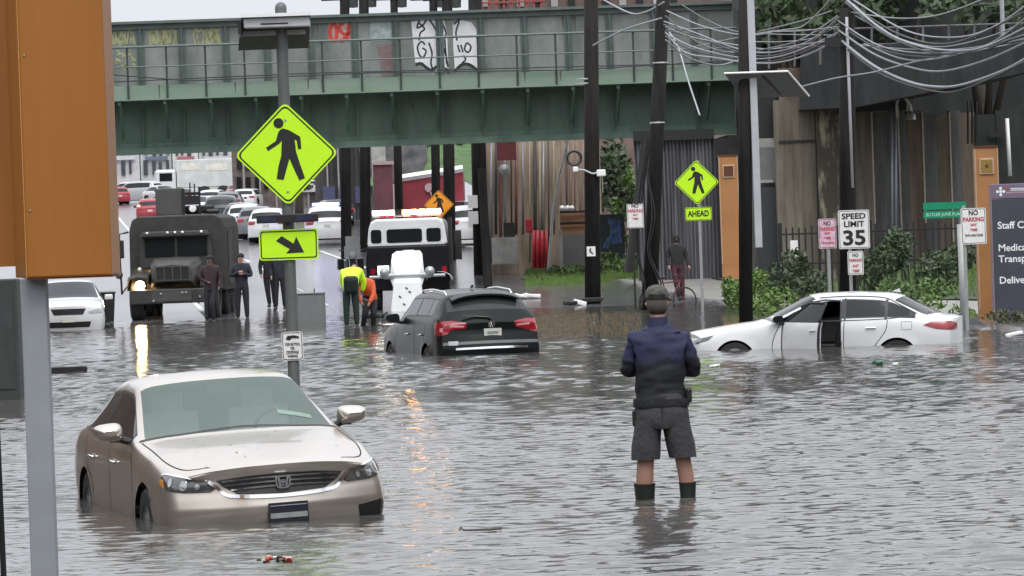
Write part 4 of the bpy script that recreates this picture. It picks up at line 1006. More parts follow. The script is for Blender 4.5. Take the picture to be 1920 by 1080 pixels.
wc = qc('sedan', white_car, 'white saloon parked on the raised lot right of the crossing sign', 600, 300, AWAY+.9, None)
wc.location.z += 0.75
qc('suv', darkp, 'dark SUV below the raised white saloon behind the police SUV', 625, 232, AWAY+.2, None)
for a in (('suv', silver, 'silver estate car queueing in front of the box lorry cab', 318, 300, FACE+.1), ('sedan', greyp, 'grey saloon queueing in front of the box lorry wheels', 344, 315, AWAY), ('suv', white_car, 'white hatchback queueing at the right end of the box lorry', 402, 300, AWAY-.1),
          ('sedan', white_car, 'white saloon turning at the far junction beside the red hatchback', 308, 345, FACE+.6), ('suv', greyp, 'grey SUV behind the dark green SUV in the far queue', 432, 285, AWAY), ('sedan', redp, 'small red saloon at the far kerb beyond the parked row', 448, 330, AWAY),
          ('suv', white_car, 'white van-like car at the far kerb below the brick building', 470, 300, AWAY-.2), ('suv', darkp, 'dark hatchback fourth in the kerbside row', 453, 225, AWAY-.02)):
    qc(*a, 'cars queueing up the far street')
# box lorry at the junction
bl = thing('box_truck', (at(365, 350, 372).x, 372, ground_z(at(365, 350, 372).x, 372)), 0.15, 'pale grey box lorry standing across the far junction', 'truck')
part('cargo_box', bl, mat('lorry_grey', (.50, .52, .50), .5, 0, .15, 1), ((-1.6, -1, .9), (3.4, 1.3, 3.3)), bevel=.05)
part('cab', bl, white_car, ((-3.4, -1, .6), (-1.65, 1.2, 2.5)), bevel=.2); part('cab_window', bl, glass_d, ((-3.1, -1.03, 1.5), (-2.0, -1.004, 2.2)))
part('box_panel', bl, mat('lorry_panel', (.62, .60, .52), .5, 0, .2, 2), ((-1.2, -1.02, 2.4), (0.4, -1.004, 3.0)), ((.9, -1.02, 2.3), (2.9, -1.004, 2.9)))
for x in (-2.6, .8, 2.4): 
    t = MB().lathe((0, 0, 0), [(0, -.16), (.48, -.16), (.52, 0), (.48, .16), (0, .16)], 18, 'y').build('wheel', rubber, bl); t.location = (x, -.85, .5)
# motorcycle behind the worker
mc = thing('motorcycle', (at(662, 490, 136).x, 136, ground_z(-5, 136)), 0.1, 'silver police motorcycle seen head-on behind the worker in lime yellow', 'motorcycle')
MB().lathe((0, 0, .32), [(.20, -.06), (.32, -.05), (.33, 0), (.32, .05), (.20, .06)], 24, 'x').build('front_wheel', rubber, mc, smooth=True)
o = MB().lathe((-.0, 1.3, .32), [(.20, -.06), (.32, -.05), (.33, 0), (.32, .05), (.20, .06)], 24, 'x').build('rear_wheel', rubber, mc, smooth=True)
mb = MB(); mb.tube([(-.09, 0, .33), (-.1, .15, .9)], .025, 8); mb.tube([(.09, 0, .33), (.1, .15, .9)], .025, 8); mb.build('fork', chrome, mc)
mb = MB(); mb.tube([(-.42, .35, 1.08), (-.2, .2, 1.04), (.2, .2, 1.04), (.42, .35, 1.08)], .02, 8); mb.build('handlebar', black, mc)
mb = MB(); mb.grid([[(x, .10+.35*abs(x), z) for x in (-.26, -.13, 0, .13, .26)] for z in (.82, 1.0, 1.2)]); mb.grid([[(x*.8, .14+.35*abs(x), z) for x in (-.26, -.13, 0, .13, .26)] for z in (1.2, 1.35, 1.52)]); mb.build('fairing', white_car, mc, smooth=True)
mb = MB(); mb.cbox((0, .6, .62), (.36, .7, .4)); mb.cbox((0, 1.2, .80), (.32, .7, .16)); mb.cbox((-.32, 1.35, .62), (.2, .5, .36)); mb.cbox((.32, 1.35, .62), (.2, .5, .36)); mb.build('engine_block', black, mc, bevel=.05)
MB().lathe((0, .06, .95), [(0, -.02), (.08, -.01), (.09, .03)], 14, 'y').build('headlamp', mat('marker_lamp_white', (.8, .8, .78)), mc)
# ================================================================ poles, signs, cables
wood = mat('tarred_pole_wood', (0.012, 0.011, 0.011), 0.85, 0, 0.4, 3, bump=0.5, stretch=(1, 1, .15), col2=(0.028, 0.025, 0.023), spec=.2)
def disc_poly(cx, cz, r, n=18): return [(cx+r*math.cos(2*PI*k/n), cz+r*math.sin(2*PI*k/n)) for k in range(n)]
def flat(name, poly, y, m, parent, t=0.0025): return MB().prism(poly, y-t, y).build(name, m, parent)
def ring(name, outer, inner, y, m, parent):
    mb = MB(); n = len(outer); mb.add([(p[0], y, p[1]) for p in outer]+[(p[0], y, p[1]) for p in inner], [(i, (i+1) % n, n+(i+1) % n, n+i) for i in range(n)]); return mb.build(name, m, parent)
def scale_poly(P, k, c=(0, 0)): return [(c[0]+(p[0]-c[0])*k, c[1]+(p[1]-c[1])*k) for p in P]
def diamond(cx, cz, h, r=.06, n=4):
    P = []
    for a0, (dx, dz) in ((0, (1, 0)), (90, (0, 1)), (180, (-1, 0)), (270, (0, -1))):
        c = (cx+dx*(h-r*1.414), cz+dz*(h-r*1.414))
        for k in range(n+1):
            a = math.radians(a0-45+90*k/n); P.append((c[0]+r*math.cos(a), c[1]+r*math.sin(a)))
    return P
PED = [(533,241),(545,245),(556,252),(564,257),(565,262),(566,280),(560,281),(558,265),(554,262),(556,285),(563,310),(571,335),(560,339),(548,310),(543,298),(538,314),(531,337),(518,335),(522,312),(528,292),(530,264),(524,270),(504,282),(500,276),(519,264),(524,248),(528,243)]
def ped_symbol(parent, cx, cz, k, y, m=ink):
    P = [(cx+(p[0]-538)*k, cz-(p[1]-289)*k) for p in PED]; o = flat('walking_symbol', P, y, m, parent)
    flat('walking_head', disc_poly(cx+(525-538)*k, cz-(231-289)*k, 9.5*k), y, m, o); return o
def diamond_sign(parent, cx, cz, h, y, m=lime, k=None, name='diamond_panel'):
    D0 = diamond(cx, cz, h); s = MB().prism(D0, y-.006, y).build(name, m, parent)
    ring('black_border', diamond(cx, cz, h*.955, .055), diamond(cx, cz, h*.915, .05), y-.008, ink, s)
    ped_symbol(s, cx, cz, k or h/97, y-.0075); return s
# main crossing sign (D 45.5)
SD = 45.5
base = at(552, 730, SD); cs = thing('crossing_sign', (base.x, SD, -.4), 0, 'lime diamond pedestrian crossing sign with arrow panel and solar roof on a tall grey pole', 'traffic sign')
s_ = ppm(SD)
def lz(px, py): p = at(px, py, SD); return (p.x-base.x, p.z+.4)
pt = lz(531, 4)
mb = MB(); tip = [(.062*math.cos(a), .062*math.sin(a)) for a in np.linspace(0, PI/2, 6)]
mb.tube([(0, 0, -.2), (0, 0, pt[1]-.06)], .062, 20, cap=False); mb.lathe((0, 0, pt[1]-.06), tip, 20); mb.build('pole', mat('pole_grey', (.125, .13, .128), .55, .3, .15, 5), cs, smooth=True, autos=50)
c = lz(538, 289); diamond_sign(cs, c[0], c[1], .553, -.075)
for dz in (.36, -.40): MB().lathe((c[0], -.085, c[1]+dz), [(0, -.006), (.012, -.004), (.014, .004)], 8, 'y').build('bolt', steel, cs)
a, b_ = lz(486, 430), lz(598, 487); cxa, cza, wa, ha = (a[0]+b_[0])/2, (a[1]+b_[1])/2, .63, .325
ap = MB().prism(rrect(cxa, cza, wa, ha, .035), -.081, -.075).build('arrow_panel', lime, cs)
ring('black_border', rrect(cxa, cza, wa-.03, ha-.03, .03), rrect(cxa, cza, wa-.055, ha-.055, .022), -.083, ink, ap)
ARW = [(529,442),(551,457),(556,444),(571,474),(537,475),(544,467),(518,451)]
flat('arrow', [(lz(*p)[0], cza-(p[1]-458.5)/s_) for p in ARW], -.0815, ink, ap)
a, b_ = lz(482, 402), lz(598, 417); bar_ = part('beacon_bar', cs, black, ((a[0], -.16, (a[1]+b_[1])/2-.045), (b_[0], -.066, (a[1]+b_[1])/2+.045)), bevel=.008)
for x0 in (.04, .42): part('beacon_lens', bar_, mat('beacon_lens', (.03, .035, .06), .2, 0, .2), ((a[0]+x0, -.165, (a[1]+b_[1])/2-.03), (a[0]+x0+.18, -.161, (a[1]+b_[1])/2+.03)))
# solar roof
so = lz(520, 60); sp_ = bpy.data.objects.new('solar_roof', None); COL.objects.link(sp_); sp_.parent = cs; sp_.location = (so[0], 0, so[1])
Rm = Matrix.Rotation(math.radians(-18), 3, 'X')
w2 = .37
mb = MB(); P = [Vector((sx*w2*(1.0 if yy < 0 else 1.18), yy, zz)) for sx, yy, zz in ((-1, -.30, .0), (1, -.30, .0), (1, .30, .17), (-1, .30, .17))]
mb.add([(p.x, p.y, p.z-.0) for p in P]+[(p.x, p.y, p.z+.03) for p in P], [(0, 1, 2, 3), (4, 5, 6, 7), (0, 1, 5, 4), (1, 2, 6, 5), (2, 3, 7, 6), (3, 0, 4, 7)]); 
mb = MB(); mb.box((-.41, -.02, -.03), (.30, .33, .02)) ; mb.build('battery_tray', mat('tray_grey', (.32, .33, .33), .5, .3), sp_)
mb = MB(); mb.add([(-.36, -.30, .155), (.37, -.30, .155), (.37, -.30, .175), (-.36, -.30, .175), (-.45, .42, -.165), (.31, .42, -.165), (.31, .42, -.145), (-.45, .42, -.145)], [(0, 1, 2, 3), (4, 5, 6, 7), (0, 1, 5, 4), (2, 3, 7, 6), (1, 2, 6, 5), (0, 3, 7, 4)]); mb.build('solar_panel', mat('panel_back', (.10, .115, .09), .6), sp_)
part('white_rim', sp_, whitep, ((-.365, -.325, .150), (.375, -.302, .185))); part('side_rim', sp_, black, ((-.40, -.30, -.02), (-.365, .1, .10)))
part('front_box', sp_, mat('box_grey_white', (.50, .51, .53), .5), ((-.34, -.27, .04), (.355, -.02, .145)), bevel=.01)
part('box_slot', sp_, ink, ((-.16, -.275, .07), (.13, -.2705, .085)))
# small push-button sign low on the pole
a, b_ = lz(530, 622), lz(568, 675); cxs, czs = (a[0]+b_[0])/2, (a[1]+b_[1])/2
ss = MB().prism(rrect(cxs, czs, .225, .305, .03), -.070, -.065).build('button_sign', signwhite, cs)
ring('black_border', rrect(cxs, czs, .21, .29, .026), rrect(cxs, czs, .195, .275, .02), -.072, ink, ss)
flat('hand_symbol', [(cxs-.07, czs+.075), (cxs-.05, czs+.11), (cxs+.02, czs+.115), (cxs+.075, czs+.10), (cxs+.07, czs+.08), (cxs, czs+.085), (cxs-.03, czs+.06)], -.0715, ink, ss)
text('PUSH BUTTON\nFOR\nCROSSWALK\nWARNING', .042, ink, ss, (cxs, -.0725, czs-.045), width=.15, bold=.001)
# AHEAD sign
def small_pole(name, px, py, D, top_py, r, label, cat, group=None, m=steel, z=None, lean=0):
    zb = at(px, py, D).z if z is None else z; b0 = at(px, py, D)
    t = thing(name, (b0.x, D, zb), 0, label, cat, group); tz = at(px, top_py, D).z-zb
    mb = MB(); mb.box((-r, -r*.7, -.1), (r, r*.7, tz)); mb.build('post', m, t); t['_'] = 0; del t['_']; return t, zb, tz
t, zb, tz = small_pole('crossing_sign', 1318, 592, 100, 300, .032, 'small lime pedestrian sign with an AHEAD plate, standing on the pavement corner', 'traffic sign')
loc = lambda px, py, D, t: (at(px, py, D).x-t.location.x, at(px, py, D).z-t.location.z)
c = loc(1306, 342, 100, t); diamond_sign(t, c[0], c[1], .53, -.04)
c = loc(1309.5, 401, 100, t); o = MB().prism(rrect(c[0], c[1], .62, .31, .03), -.045, -.04).build('word_plate', lime, t); ring('black_border', rrect(c[0], c[1], .60, .29, .025), rrect(c[0], c[1], .575, .265, .02), -.047, ink, o)
text('AHEAD', .19, ink, o, (c[0], -.048, c[1]), width=.50, bold=.006)
def rect_sign(t, px, py, w_, h_, D, lines, mats=None, rz=0, back=True):
    c = loc(px, py, D, t); p = bpy.data.objects.new('sign_panel', None)
    o = MB().prism(rrect(0, 0, w_, h_, .03), -.006, 0).build('sign_panel', signwhite, t); o.location = (c[0], -.04, c[1]); o.rotation_euler = (0, 0, rz)
    bm_ = mats[0] if mats else ink
    ring('border_line', rrect(0, 0, w_-.03, h_-.03, .025), rrect(0, 0, w_-.05, h_-.05, .02), -.008, bm_, o)
    for (tx, sz, z, wd, m) in lines: text(tx, sz, m, o, (0, -.009, z), width=wd, bold=sz*.03)
    return o
pk = mat('faded_pink_sign', (.62, .42, .50), .5, 0, .3, 12)
# speed limit
t, zb, tz = small_pole('speed_limit_sign', 1598, 600, 84, 395, .03, 'white SPEED LIMIT 35 sign with a small no parking plate below it', 'traffic sign')
rect_sign(t, 1601, 430, .61, .76, 84, [('SPEED', .155, .255, .47, ink), ('LIMIT', .155, .10, .40, ink), ('35', .40, -.18, .44, ink)])
rect_sign(t, 1604, 493, .31, .47, 84, [('NO', .09, .15, .12, ink), ('PARKING', .08, .05, .24, redink), ('ANY', .08, -.06, .13, redink), ('TIME', .08, -.16, .14, redink)])
NP = [('NO', .13, .24, .17, ink), ('PARKING', .11, .12, .38, redink), ('ANY', .07, .02, .12, redink), ('TIME', .07, -.07, .14, redink), ('TOW AWAY ZONE', .06, -.17, .33, ink)]
t, zb, tz = small_pole('no_parking_sign', 1815, 640, 78, 385, .03, 'white NO PARKING sign in front of the right-hand orange pylon, beside the street-name pole', 'traffic sign')
rect_sign(t, 1825, 424, .46, .66, 78, NP, rz=.05)
t, zb, tz = small_pole('no_parking_sign', 1558, 600, 86, 412, .03, 'pinkish faded NO PARKING sign just left of the speed limit sign', 'traffic sign')
o = rect_sign(t, 1551, 438, .36, .60, 86, [('NO', .12, .2, .14, ink), ('PARKING', .1, .09, .29, redink), ('ANY', .07, .0, .12, redink), ('TIME', .07, -.09, .14, redink), ('TOW ZONE', .055, -.19, .26, redink)]); o.data.materials.clear(); o.data.materials.append(pk)
t, zb, tz = small_pole('no_parking_sign', 1192, 585, 103, 385, .025, 'small NO PARKING sign on a thin black post left of the leaning utility pole', 'traffic sign', m=black)
rect_sign(t, 1191, 405, .40, .58, 103, NP[:4]); 
# street-name sign
t = thing('street_sign', (at(1810, 640, 79).x, 79, at(1810, 640, 79).z), 0, 'green street-name sign on the light grey round pole right of the white sedan', 'street sign')
tz = at(1797, 395, 79).z-t.location.z; MB().tube([(0, 0, -.3), (-.02, 0, tz-.25)], .066, 14).build('pole', mat('light_pole', (.34, .35, .34), .5, .2, .15, 4), t, smooth=True)
MB().tube([(-.02, 0, tz-.25), (-.02, 0, tz+.02)], .03, 10).build('pole_neck', mat('neck_rust', (.2, .12, .12), .6), t)
gsg = mat('street_sign_green', (.0, .22, .11), .4, 0, .1, 6)
for zz, tx in ((.10, None), (-.06, 'BUTLER JUNE PLACE')):
    o = MB().prism(rrect(-.30, 0, .80, .13, .015), -.004, .004).build('name_blade', gsg, t); o.location = (0, -.03, tz+zz)
    if tx: text(tx, .085, mat('sign_mint', (.45, .75, .62), .5), o, (-.30, -.006, 0), width=.70)
# orange pylons
orange = mat('orange_enamel', (.36, .165, .055), .45, 0, .12, 1.2, col2=(.43, .20, .075)); tan = mat('pylon_edge', (.45, .30, .20), .5); brown = mat('pylon_brown', (.10, .03, .012), .5); olivey = mat('pylon_badge', (.24, .15, .03), .5, 0, .2, 8)
def pylon(px, topy, botpx, boty, D, wpx, label, dm=olivey):
    b0 = at(botpx, boty, D); H = at(px, topy, D).z-b0.z; W_ = wpx/ppm(D)/2
    t = thing('orange_pylon', (b0.x, D, b0.z), 0, label, 'pylon')
    part('column', t, orange, ((-W_, 0, -.3), (W_, .4, H)), bevel=.01); part('cap', t, brown, ((-W_-.02, -.02, H+.002), (W_+.02, .42, H+.04)))
    part('edge_trim', t, tan, ((-W_-.012, -.012, .1), (-W_+.012, -.001, H-.01))); part('edge_trim', t, tan, ((W_-.012, -.012, .1), (W_+.012, -.001, H-.01)))
    s = W_*.66; zc = H-.33*(W_/.2); f = MB(); f.box((-s, -.03, zc-s*1.1), (s, -.001, zc+s*1.1)); f = f.build('badge_frame', tan, t, bevel=.01)
    part('badge', f, dm, ((-s*.78, -.036, zc-s*.86), (s*.78, -.031, zc+s*.86))); 
    MB().prism(disc_poly(0, zc, s*.25, 8), -.039, -.0365).build('badge_mark', brown, f); return t
pylon(1850, 277, 1859, 590, 82, 42, 'orange pylon with a square badge standing just left of the dark hospital direction sign')
pylon(1367, 293, 1372, 502, 107, 34, 'distant orange pylon with a square badge between the AHEAD sign and the utility pole', brown)
# nearest pylon, left foreground
LD = 22.0; sL = ppm(LD); b0 = at(78, 1080, LD)
lp_ = thing('orange_pylon', (b0.x, LD, -.4), 0, 'large orange pylon box on a grey post, filling the left foreground', 'pylon')
def ll(px, py): p = at(px, py, LD); return p.x-b0.x, p.z+.4
zb_ = ll(120, 520)[1]; x0, x1 = ll(-4, 523)[0], ll(210, 515)[0]; xm = ll(50, 523)[0]
hull = [(x0, .8), (xm, 0), (x1, 0.0), (x1+.0, .5), (x0, .8)]
mb = MB().prism(hull, zb_, zb_+4.2, axis='z'); mb.build('box', mat('orange_panel', (.33, .12, .014), .42, 0, .12, 1.1, coat=.1, col2=(.36, .135, .022), stretch=(3, 3, .25), bump=.06), lp_, bevel=.012)
mb = MB().box((x0-.6, .9, zb_+.06), (x0-.01, 1.4, zb_+4)); mb.build('rear_panel', MC['orange_panel'], lp_)
for zz in (.35, 1.15): MB().lathe((xm+.03, -.002, zb_+zz), [(0, -.004), (.005, -.003), (.006, 0)], 8, 'y').build('rivet', steel, lp_)
part('bottom_lip', lp_, brown, ((xm-.002, -.004, zb_-.006), (x1+.003, .5, zb_-.001)))
part('panel_joint', lp_, mat('joint_light', (.50, .24, .07), .5), ((xm-.001, -.002, zb_), (xm+.003, -.0005, zb_+4.2)))
pw = 48/sL/2; MB().box((-pw, .10, -.3), (pw, .22, zb_)).build('post', mat('post_grey', (.27, .29, .31), .5, .1, .08, 2), lp_, bevel=.006)
t = thing('sign_post', (at(6, 900, 24).x, 24, -.4), 0, 'thin black post at the far left edge beside the orange pylon', 'post'); MB().tube([(-.01, 0, -.1), (-.035, 0, 2.9)], .017, 8).build('post', black, t); MB().lathe((-.035, 0, 2.9), [(.02, 0), (.02, .02), (0, .03)], 8).build('post_cap', black, t)
uc = at(20, 748, 60)
t = thing('utility_cabinet', (uc.x-.08, 60, -.3), 0, 'dark grey-green street cabinet standing in water behind the foreground grey post', 'cabinet')
part('cabinet_body', t, mat('cabinet_dark', (.035, .04, .038), .6, 0, .2), ((-.3, 0, 0), (.22, .5, 2.0)), bevel=.02); part('cabinet_door', t, mat('cabinet_dark', (.03, .03, .03)), ((-.22, -.012, .45), (.16, -.001, 1.9)))
# grey controller cabinet beyond the sign
cb = at(584, 606, 103); t = thing('utility_cabinet', (cb.x, 103, -.1), 0, 'plain grey metal cabinet with a small aerial, standing right of the crossing sign pole', 'cabinet')
part('cabinet_body', t, mat('cabinet_grey', (.17, .18, .175), .5, .2, .1), ((-.335, 0, 0), (.335, .45, .80)), bevel=.015); part('cabinet_top', t, steel, ((-.36, -.03, .802), (.36, .48, .83))); part('cabinet_door', t, mat('cabinet_grey', (.17, .18, .175)), ((-.30, -.012, .06), (.30, -.001, .76)))
MB().tube([(.09, .1, .82), (.09, .1, .92)], .015, 6).build('aerial', black, t)
# hospital direction sign
slate = mat('slate_sign', (.045, .05, .065), .45, 0, .08, 2); HD = 80
b0 = at(1872, 600, HD); hsn = thing('direction_sign', (b0.x, HD, b0.z-.3), 0, 'dark slate direction sign with white text lines at the right edge beside the orange pylon', 'sign')
lx = at(1862, 450, HD).x-b0.x; top = at(1880, 345, HD).z-b0.z+.3
part('panel', hsn, slate, ((lx, 0, 0), (lx+1.5, .22, top-.28)), bevel=.01); part('header', hsn, mat('sign_header', (.15, .12, .17), .5, 0, .1, 2), ((lx, -.01, top-.275), (lx+1.5, .23, top)), bevel=.01)
part('side_edge', hsn, mat('sign_edge', (.20, .15, .17), .5), ((lx-.03, -.005, .1), (lx-.002, .225, top-.01)))
wtx = mat('sign_letter_white', (.75, .76, .78), .5)
for dx, dz, r_ in ((0, .06, .028), (0, -.06, .028), (.06, 0, .028), (-.06, 0, .028), (0, 0, .03)): flat('logo_petal', disc_poly(lx+.17+dx, top-.14+dz, r_, 12), -.012, wtx, hsn)
part('header_line', hsn, wtx, ((lx+.36, -.013, top-.10), (lx+.75, -.011, top-.085))); part('header_line', hsn, wtx, ((lx+.36, -.013, top-.13), (lx+.75, -.011, top-.115))); part('header_line', hsn, mat('sign_header_pink', (.35, .22, .28), .5), ((lx+.27, -.013, top-.18), (lx+.80, -.011, top-.15))); flat('logo_dash', [(lx+.26, top-.06), (lx+.33, top-.06), (lx+.31, top-.10), (lx+.25, top-.09)], -.012, mat('logo_red', (.45, .05, .07), .5), hsn)
for tx, py in (('Staff Center', 423), ('Medical', 465), ('Transport', 486), ('Deliveries', 526)):
    z = at(1885, py, HD).z-b0.z+.3; text(tx, .185, wtx, hsn, (lx+.09, -.004, z), align='LEFT', bold=.003)
# utility poles
def upole(toppx, topy, bx, by, D, r, label, group=None, zbase=None):
    b0 = at(bx, by, D); tp = at(toppx, topy, D); zb = b0.z if zbase is None else zbase
    t = thing('utility_pole', (b0.x, D, zb), 0, label, 'utility pole', group)
    d = Vector((tp.x-b0.x, 0, tp.z-zb)); MB().tube([Vector((0, 0, -.3)), d*.5, d], [r*1.06, r, r*.92], 16).build('shaft', wood, t, smooth=True); return t, d
pA, dA = upole(1108, -60, 1111, 566, 113, .20, 'black utility pole with a small white plate on the pavement corner, behind the dark hatchback')
part('base_collar', pA, black, ((-.27, -.27, 0), (.27, .27, .12)), bevel=.02)
z = at(1113, 471, 113).z-pA.location.z; o = part('pole_plate', pA, signwhite, ((-.11, -.225, z-.13), (.12, -.205, z+.13))); flat('plate_mark', [(-.03, z+.08), (.01, z+.08), (.0, z), (.07, z-.06), (.03, z-.08), (-.05, z)], -.2265, ink, o)
z = at(1113, 320, 113).z-pA.location.z; mb = MB(); mb.tube([(-.35, -.2, z+.05), (-.1, -.24, z+.02), (.1, -.24, z-.08), (.45, -.2, z-.05)], .028, 8); mb.build('bracket_arm', steel, pA)
part('bracket_box', pA, whitep, ((.22, -.26, z-.16), (.46, -.12, z+.02)), bevel=.03); part('bracket_end', pA, whitep, ((-.40, -.26, z-.02), (-.26, -.14, z+.12)), bevel=.03); MB().tube([(.36, -.2, z-.1), (.37, -.2, z-.6)], .012, 6).build('drop_wire', steel, pA)
MB().lathe((-.36, -.1, z+.35), [(.19, -.05), (.22, 0), (.19, .05), (.15, 0), (.19, -.05)], 18, 'y').build('cable_coil', black, pA, smooth=True)
for zz in (.0, .12): z2 = at(1108, 148, 113).z-pA.location.z-zz; MB().lathe((-.03, 0, z2), [(.205, -.02), (.212, 0), (.205, .02)], 16).build('pole_band', steel, pA)
pB, dB = upole(1246, -60, 1216, 588, 104, .175, 'leaning black utility pole wrapped in old cables, behind the man in the flood')
for k in range(5):
    mb = MB(); x0 = random.Random(k).uniform(-.25, .3); mb.tube(curve_pts([(x0*.4, -.2, 3.6-k*.2), (x0-.05, -.24, 2.4), (x0*.7-.12, -.22, 1.5), (x0+.05, -.24, .7), (x0-.1, -.2, -.05)], 5), .018, 6); mb.build('loose_cable', black, pB)
for py in (118, 230): z2 = at(1240, py, 104).z-pB.location.z; MB().lathe((d0 := dB.x*z2/dB.z, 0, z2), [(.18, -.02), (.187, 0), (.18, .02)], 16).build('pole_band', steel, pB)
pC, dC = upole(1396, -60, 1398, 606, 87, .135, 'black utility pole with a pale conduit down its side, between grass and the white sedan')
zc0 = at(1415, 465, 87).z-pC.location.z; xo = at(1415, 250, 87).x-pC.location.x
mb = MB(); mb.box((xo-.075, -.14, zc0), (xo+.075, -.02, dC.z)); mb.build('conduit', mat('pale_conduit', (.42, .43, .45), .5, .1, .1, 3), pC, bevel=.02)
za = at(1430, 136, 87).z-pC.location.z; xa_ = at(1356, 136, 87).x-pC.location.x; xb_ = at(1475, 136, 87).x-pC.location.x
mb = MB(); mb.add([(xa_, -.3, za), (xb_, -.3, za), (xb_+.46, .45, za-.50), (xa_+.42, .45, za-.50), (xa_, -.3, za+.02), (xb_, -.3, za+.02), (xb_+.46, .45, za-.48), (xa_+.42, .45, za-.48)], [(0, 1, 2, 3), (4, 5, 6, 7), (1, 2, 6, 5), (0, 3, 7, 4), (2, 3, 7, 6), (0, 1, 5, 4)]); o = mb.build('solar_panel', mat('panel_under', (.16, .165, .17), .5, 0, .1), pC)
mb = MB(); mb.tube([(xa_, -.32, za), (xb_, -.32, za), (xb_+.47, .44, za-.5)], .022, 6); mb.build('panel_rim', whitep, o); MB().tube([(xb_-.5, -.2, za-.08), (xb_-.1, .4, za-.44)], .03, 4).build('panel_rib', black, o)
pD, dD = upole(1588, 15, 1590, 596, 88, .17, 'thick black utility pole carrying many cables behind the speed limit sign')
mb = MB(); z0, z1 = at(1603, 352, 88).z-pD.location.z, at(1603, 32, 88).z-pD.location.z; mb.tube([(.17, -.16, z0), (.17, -.16, z1)], .032, 8); mb.build('conduit', mat('pale_conduit', (.42, .43, .45)), pD, smooth=True)
part('cable_bracket', pD, black, ((-.3, -.2, dD.z-.8), (.1, -.16, dD.z-.6)))
# poles standing beyond the bridge
for k, (px, py, topx, D, r, lb_) in enumerate(((648, 455, 646, 165, .20, 'dark street pole beyond the bridge just right of the lime diamond sign'), (684, 440, 682, 176, .22, 'grey street pole beyond the bridge behind the left edge of the tow truck'), (748, 420, 738, 170, .16, 'leaning brown pole beyond the bridge left of the red wall'),
        (817, 420, 812, 168, .17, 'dark pole beyond the bridge in front of the red wall'), (841, 420, 838, 158, .21, 'second dark pole beyond the bridge, right of the one before the red wall'))):
    t, d = upole(topx, -20, px, py, D, r, lb_, 'poles beyond the bridge', zbase=ground_z(at(px, py, D).x, D))
    MB().cbox((d.x*.97, -.1, d.z*.965), (1.8, .1, .12)).build('cross_arm', wood, t)
    MB().lathe((d.x+.3, 0, d.z*.93), [(0, 0), (.2, .02), (.22, .6), (0, .66)], 12).build('transformer', steeld, t)
t, d = upole(890, -20, 903, 520, 140, .24, 'thick black pole with two white plates right of the tow truck', zbase=ground_z(-1, 140))
for py in (378, 408): z = at(893, py, 140).z-t.location.z; part('pole_plate', t, signwhite, ((-.36, -.29, z-.21), (-.04, -.27, z+.21)))
t2 = thing('street_pole', (at(912, 530, 127).x, 127, ground_z(0, 127)), 0, 'slim dark post standing beside the thick black pole right of the tow truck', 'post'); MB().tube([(0.05, 0, -.2), (-.02, 0, 3.6)], .13, 10).build('shaft', wood, t2); MB().tube([(.12, 0, .1), (.0, 0, 2.9)], .02, 6).build('guard_rod', steel, t2)
# amber pedestrian sign behind the tow truck
t, zb, tz = small_pole('warning_sign', 824, 470, 150, 360, .03, 'orange diamond warning sign with a walking figure behind the tow truck light bar', 'traffic sign', z=ground_z(-2, 150))
c = loc(823, 384, 150, t); diamond_sign(t, c[0], c[1], .53, -.04, m=mat('sign_orange', (.80, .30, .02), .45, 0, .08, 4))
# cables
cablem = mat('cable_grey', (.30, .31, .33), .4, .2, .1, 2); cabled = mat('cable_dark', (.06, .06, .065), .5)
def cable(pts, D0, D1, r, m, label, group):
    r = r*1.35
    P = []; n = len(pts)
    for i, p in enumerate(pts): P.append(at(p[0], p[1], lerp(D0, D1, i/(n-1))))
    Q = curve_pts(P, 6); mb = MB().tube(Q, r, 6); o = mb.build('overhead_cable', m, None, smooth=True); return tag(o, label, 'cable', group)
RC = ('pale overhead cable drooping to the right from the thick utility pole', 'cables right of the thick utility pole')
for i, (p, r) in enumerate((([(1573,72),(1610,103),(1650,130),(1700,152),(1745,162),(1800,160),(1880,133),(1930,106)], .022), ([(1573,57),(1640,102),(1710,127),(1770,133),(1850,112),(1930,76)], .016), ([(1588,0),(1640,45),(1690,75),(1760,93),(1840,90),(1930,48)], .018),
      ([(1600,8),(1660,60),(1720,85),(1800,95),(1860,80),(1930,28)], .012), ([(1590,22),(1680,34),(1760,28),(1850,-4)], .010), ([(1573,40),(1650,86),(1740,100),(1830,92),(1930,70)], .012),
      ([(1600,0),(1700,58),(1790,70),(1860,52),(1930,6)], .013), ([(1620,82),(1700,112),(1790,103),(1930,62)], .012), ([(1604,30),(1680,70),(1760,88),(1850,70),(1930,38)], .009), ([(1604,84),(1700,92),(1800,92),(1930,72)], .010))):
    cable(p, 88, 80, r, cablem, 'thick white cable drooping lowest to the right of the cable-laden utility pole' if i == 0 else RC[0], RC[1])
cable([(1505,162),(1570,146),(1640,135),(1720,115),(1800,100),(1930,78)], 88, 82, .013, cablem, 'pale cable rising to the right across the pole from the solar panel', RC[1])
LC = ('pale overhead cable drooping between the three right-hand utility poles', 'cables left of the thick utility pole')
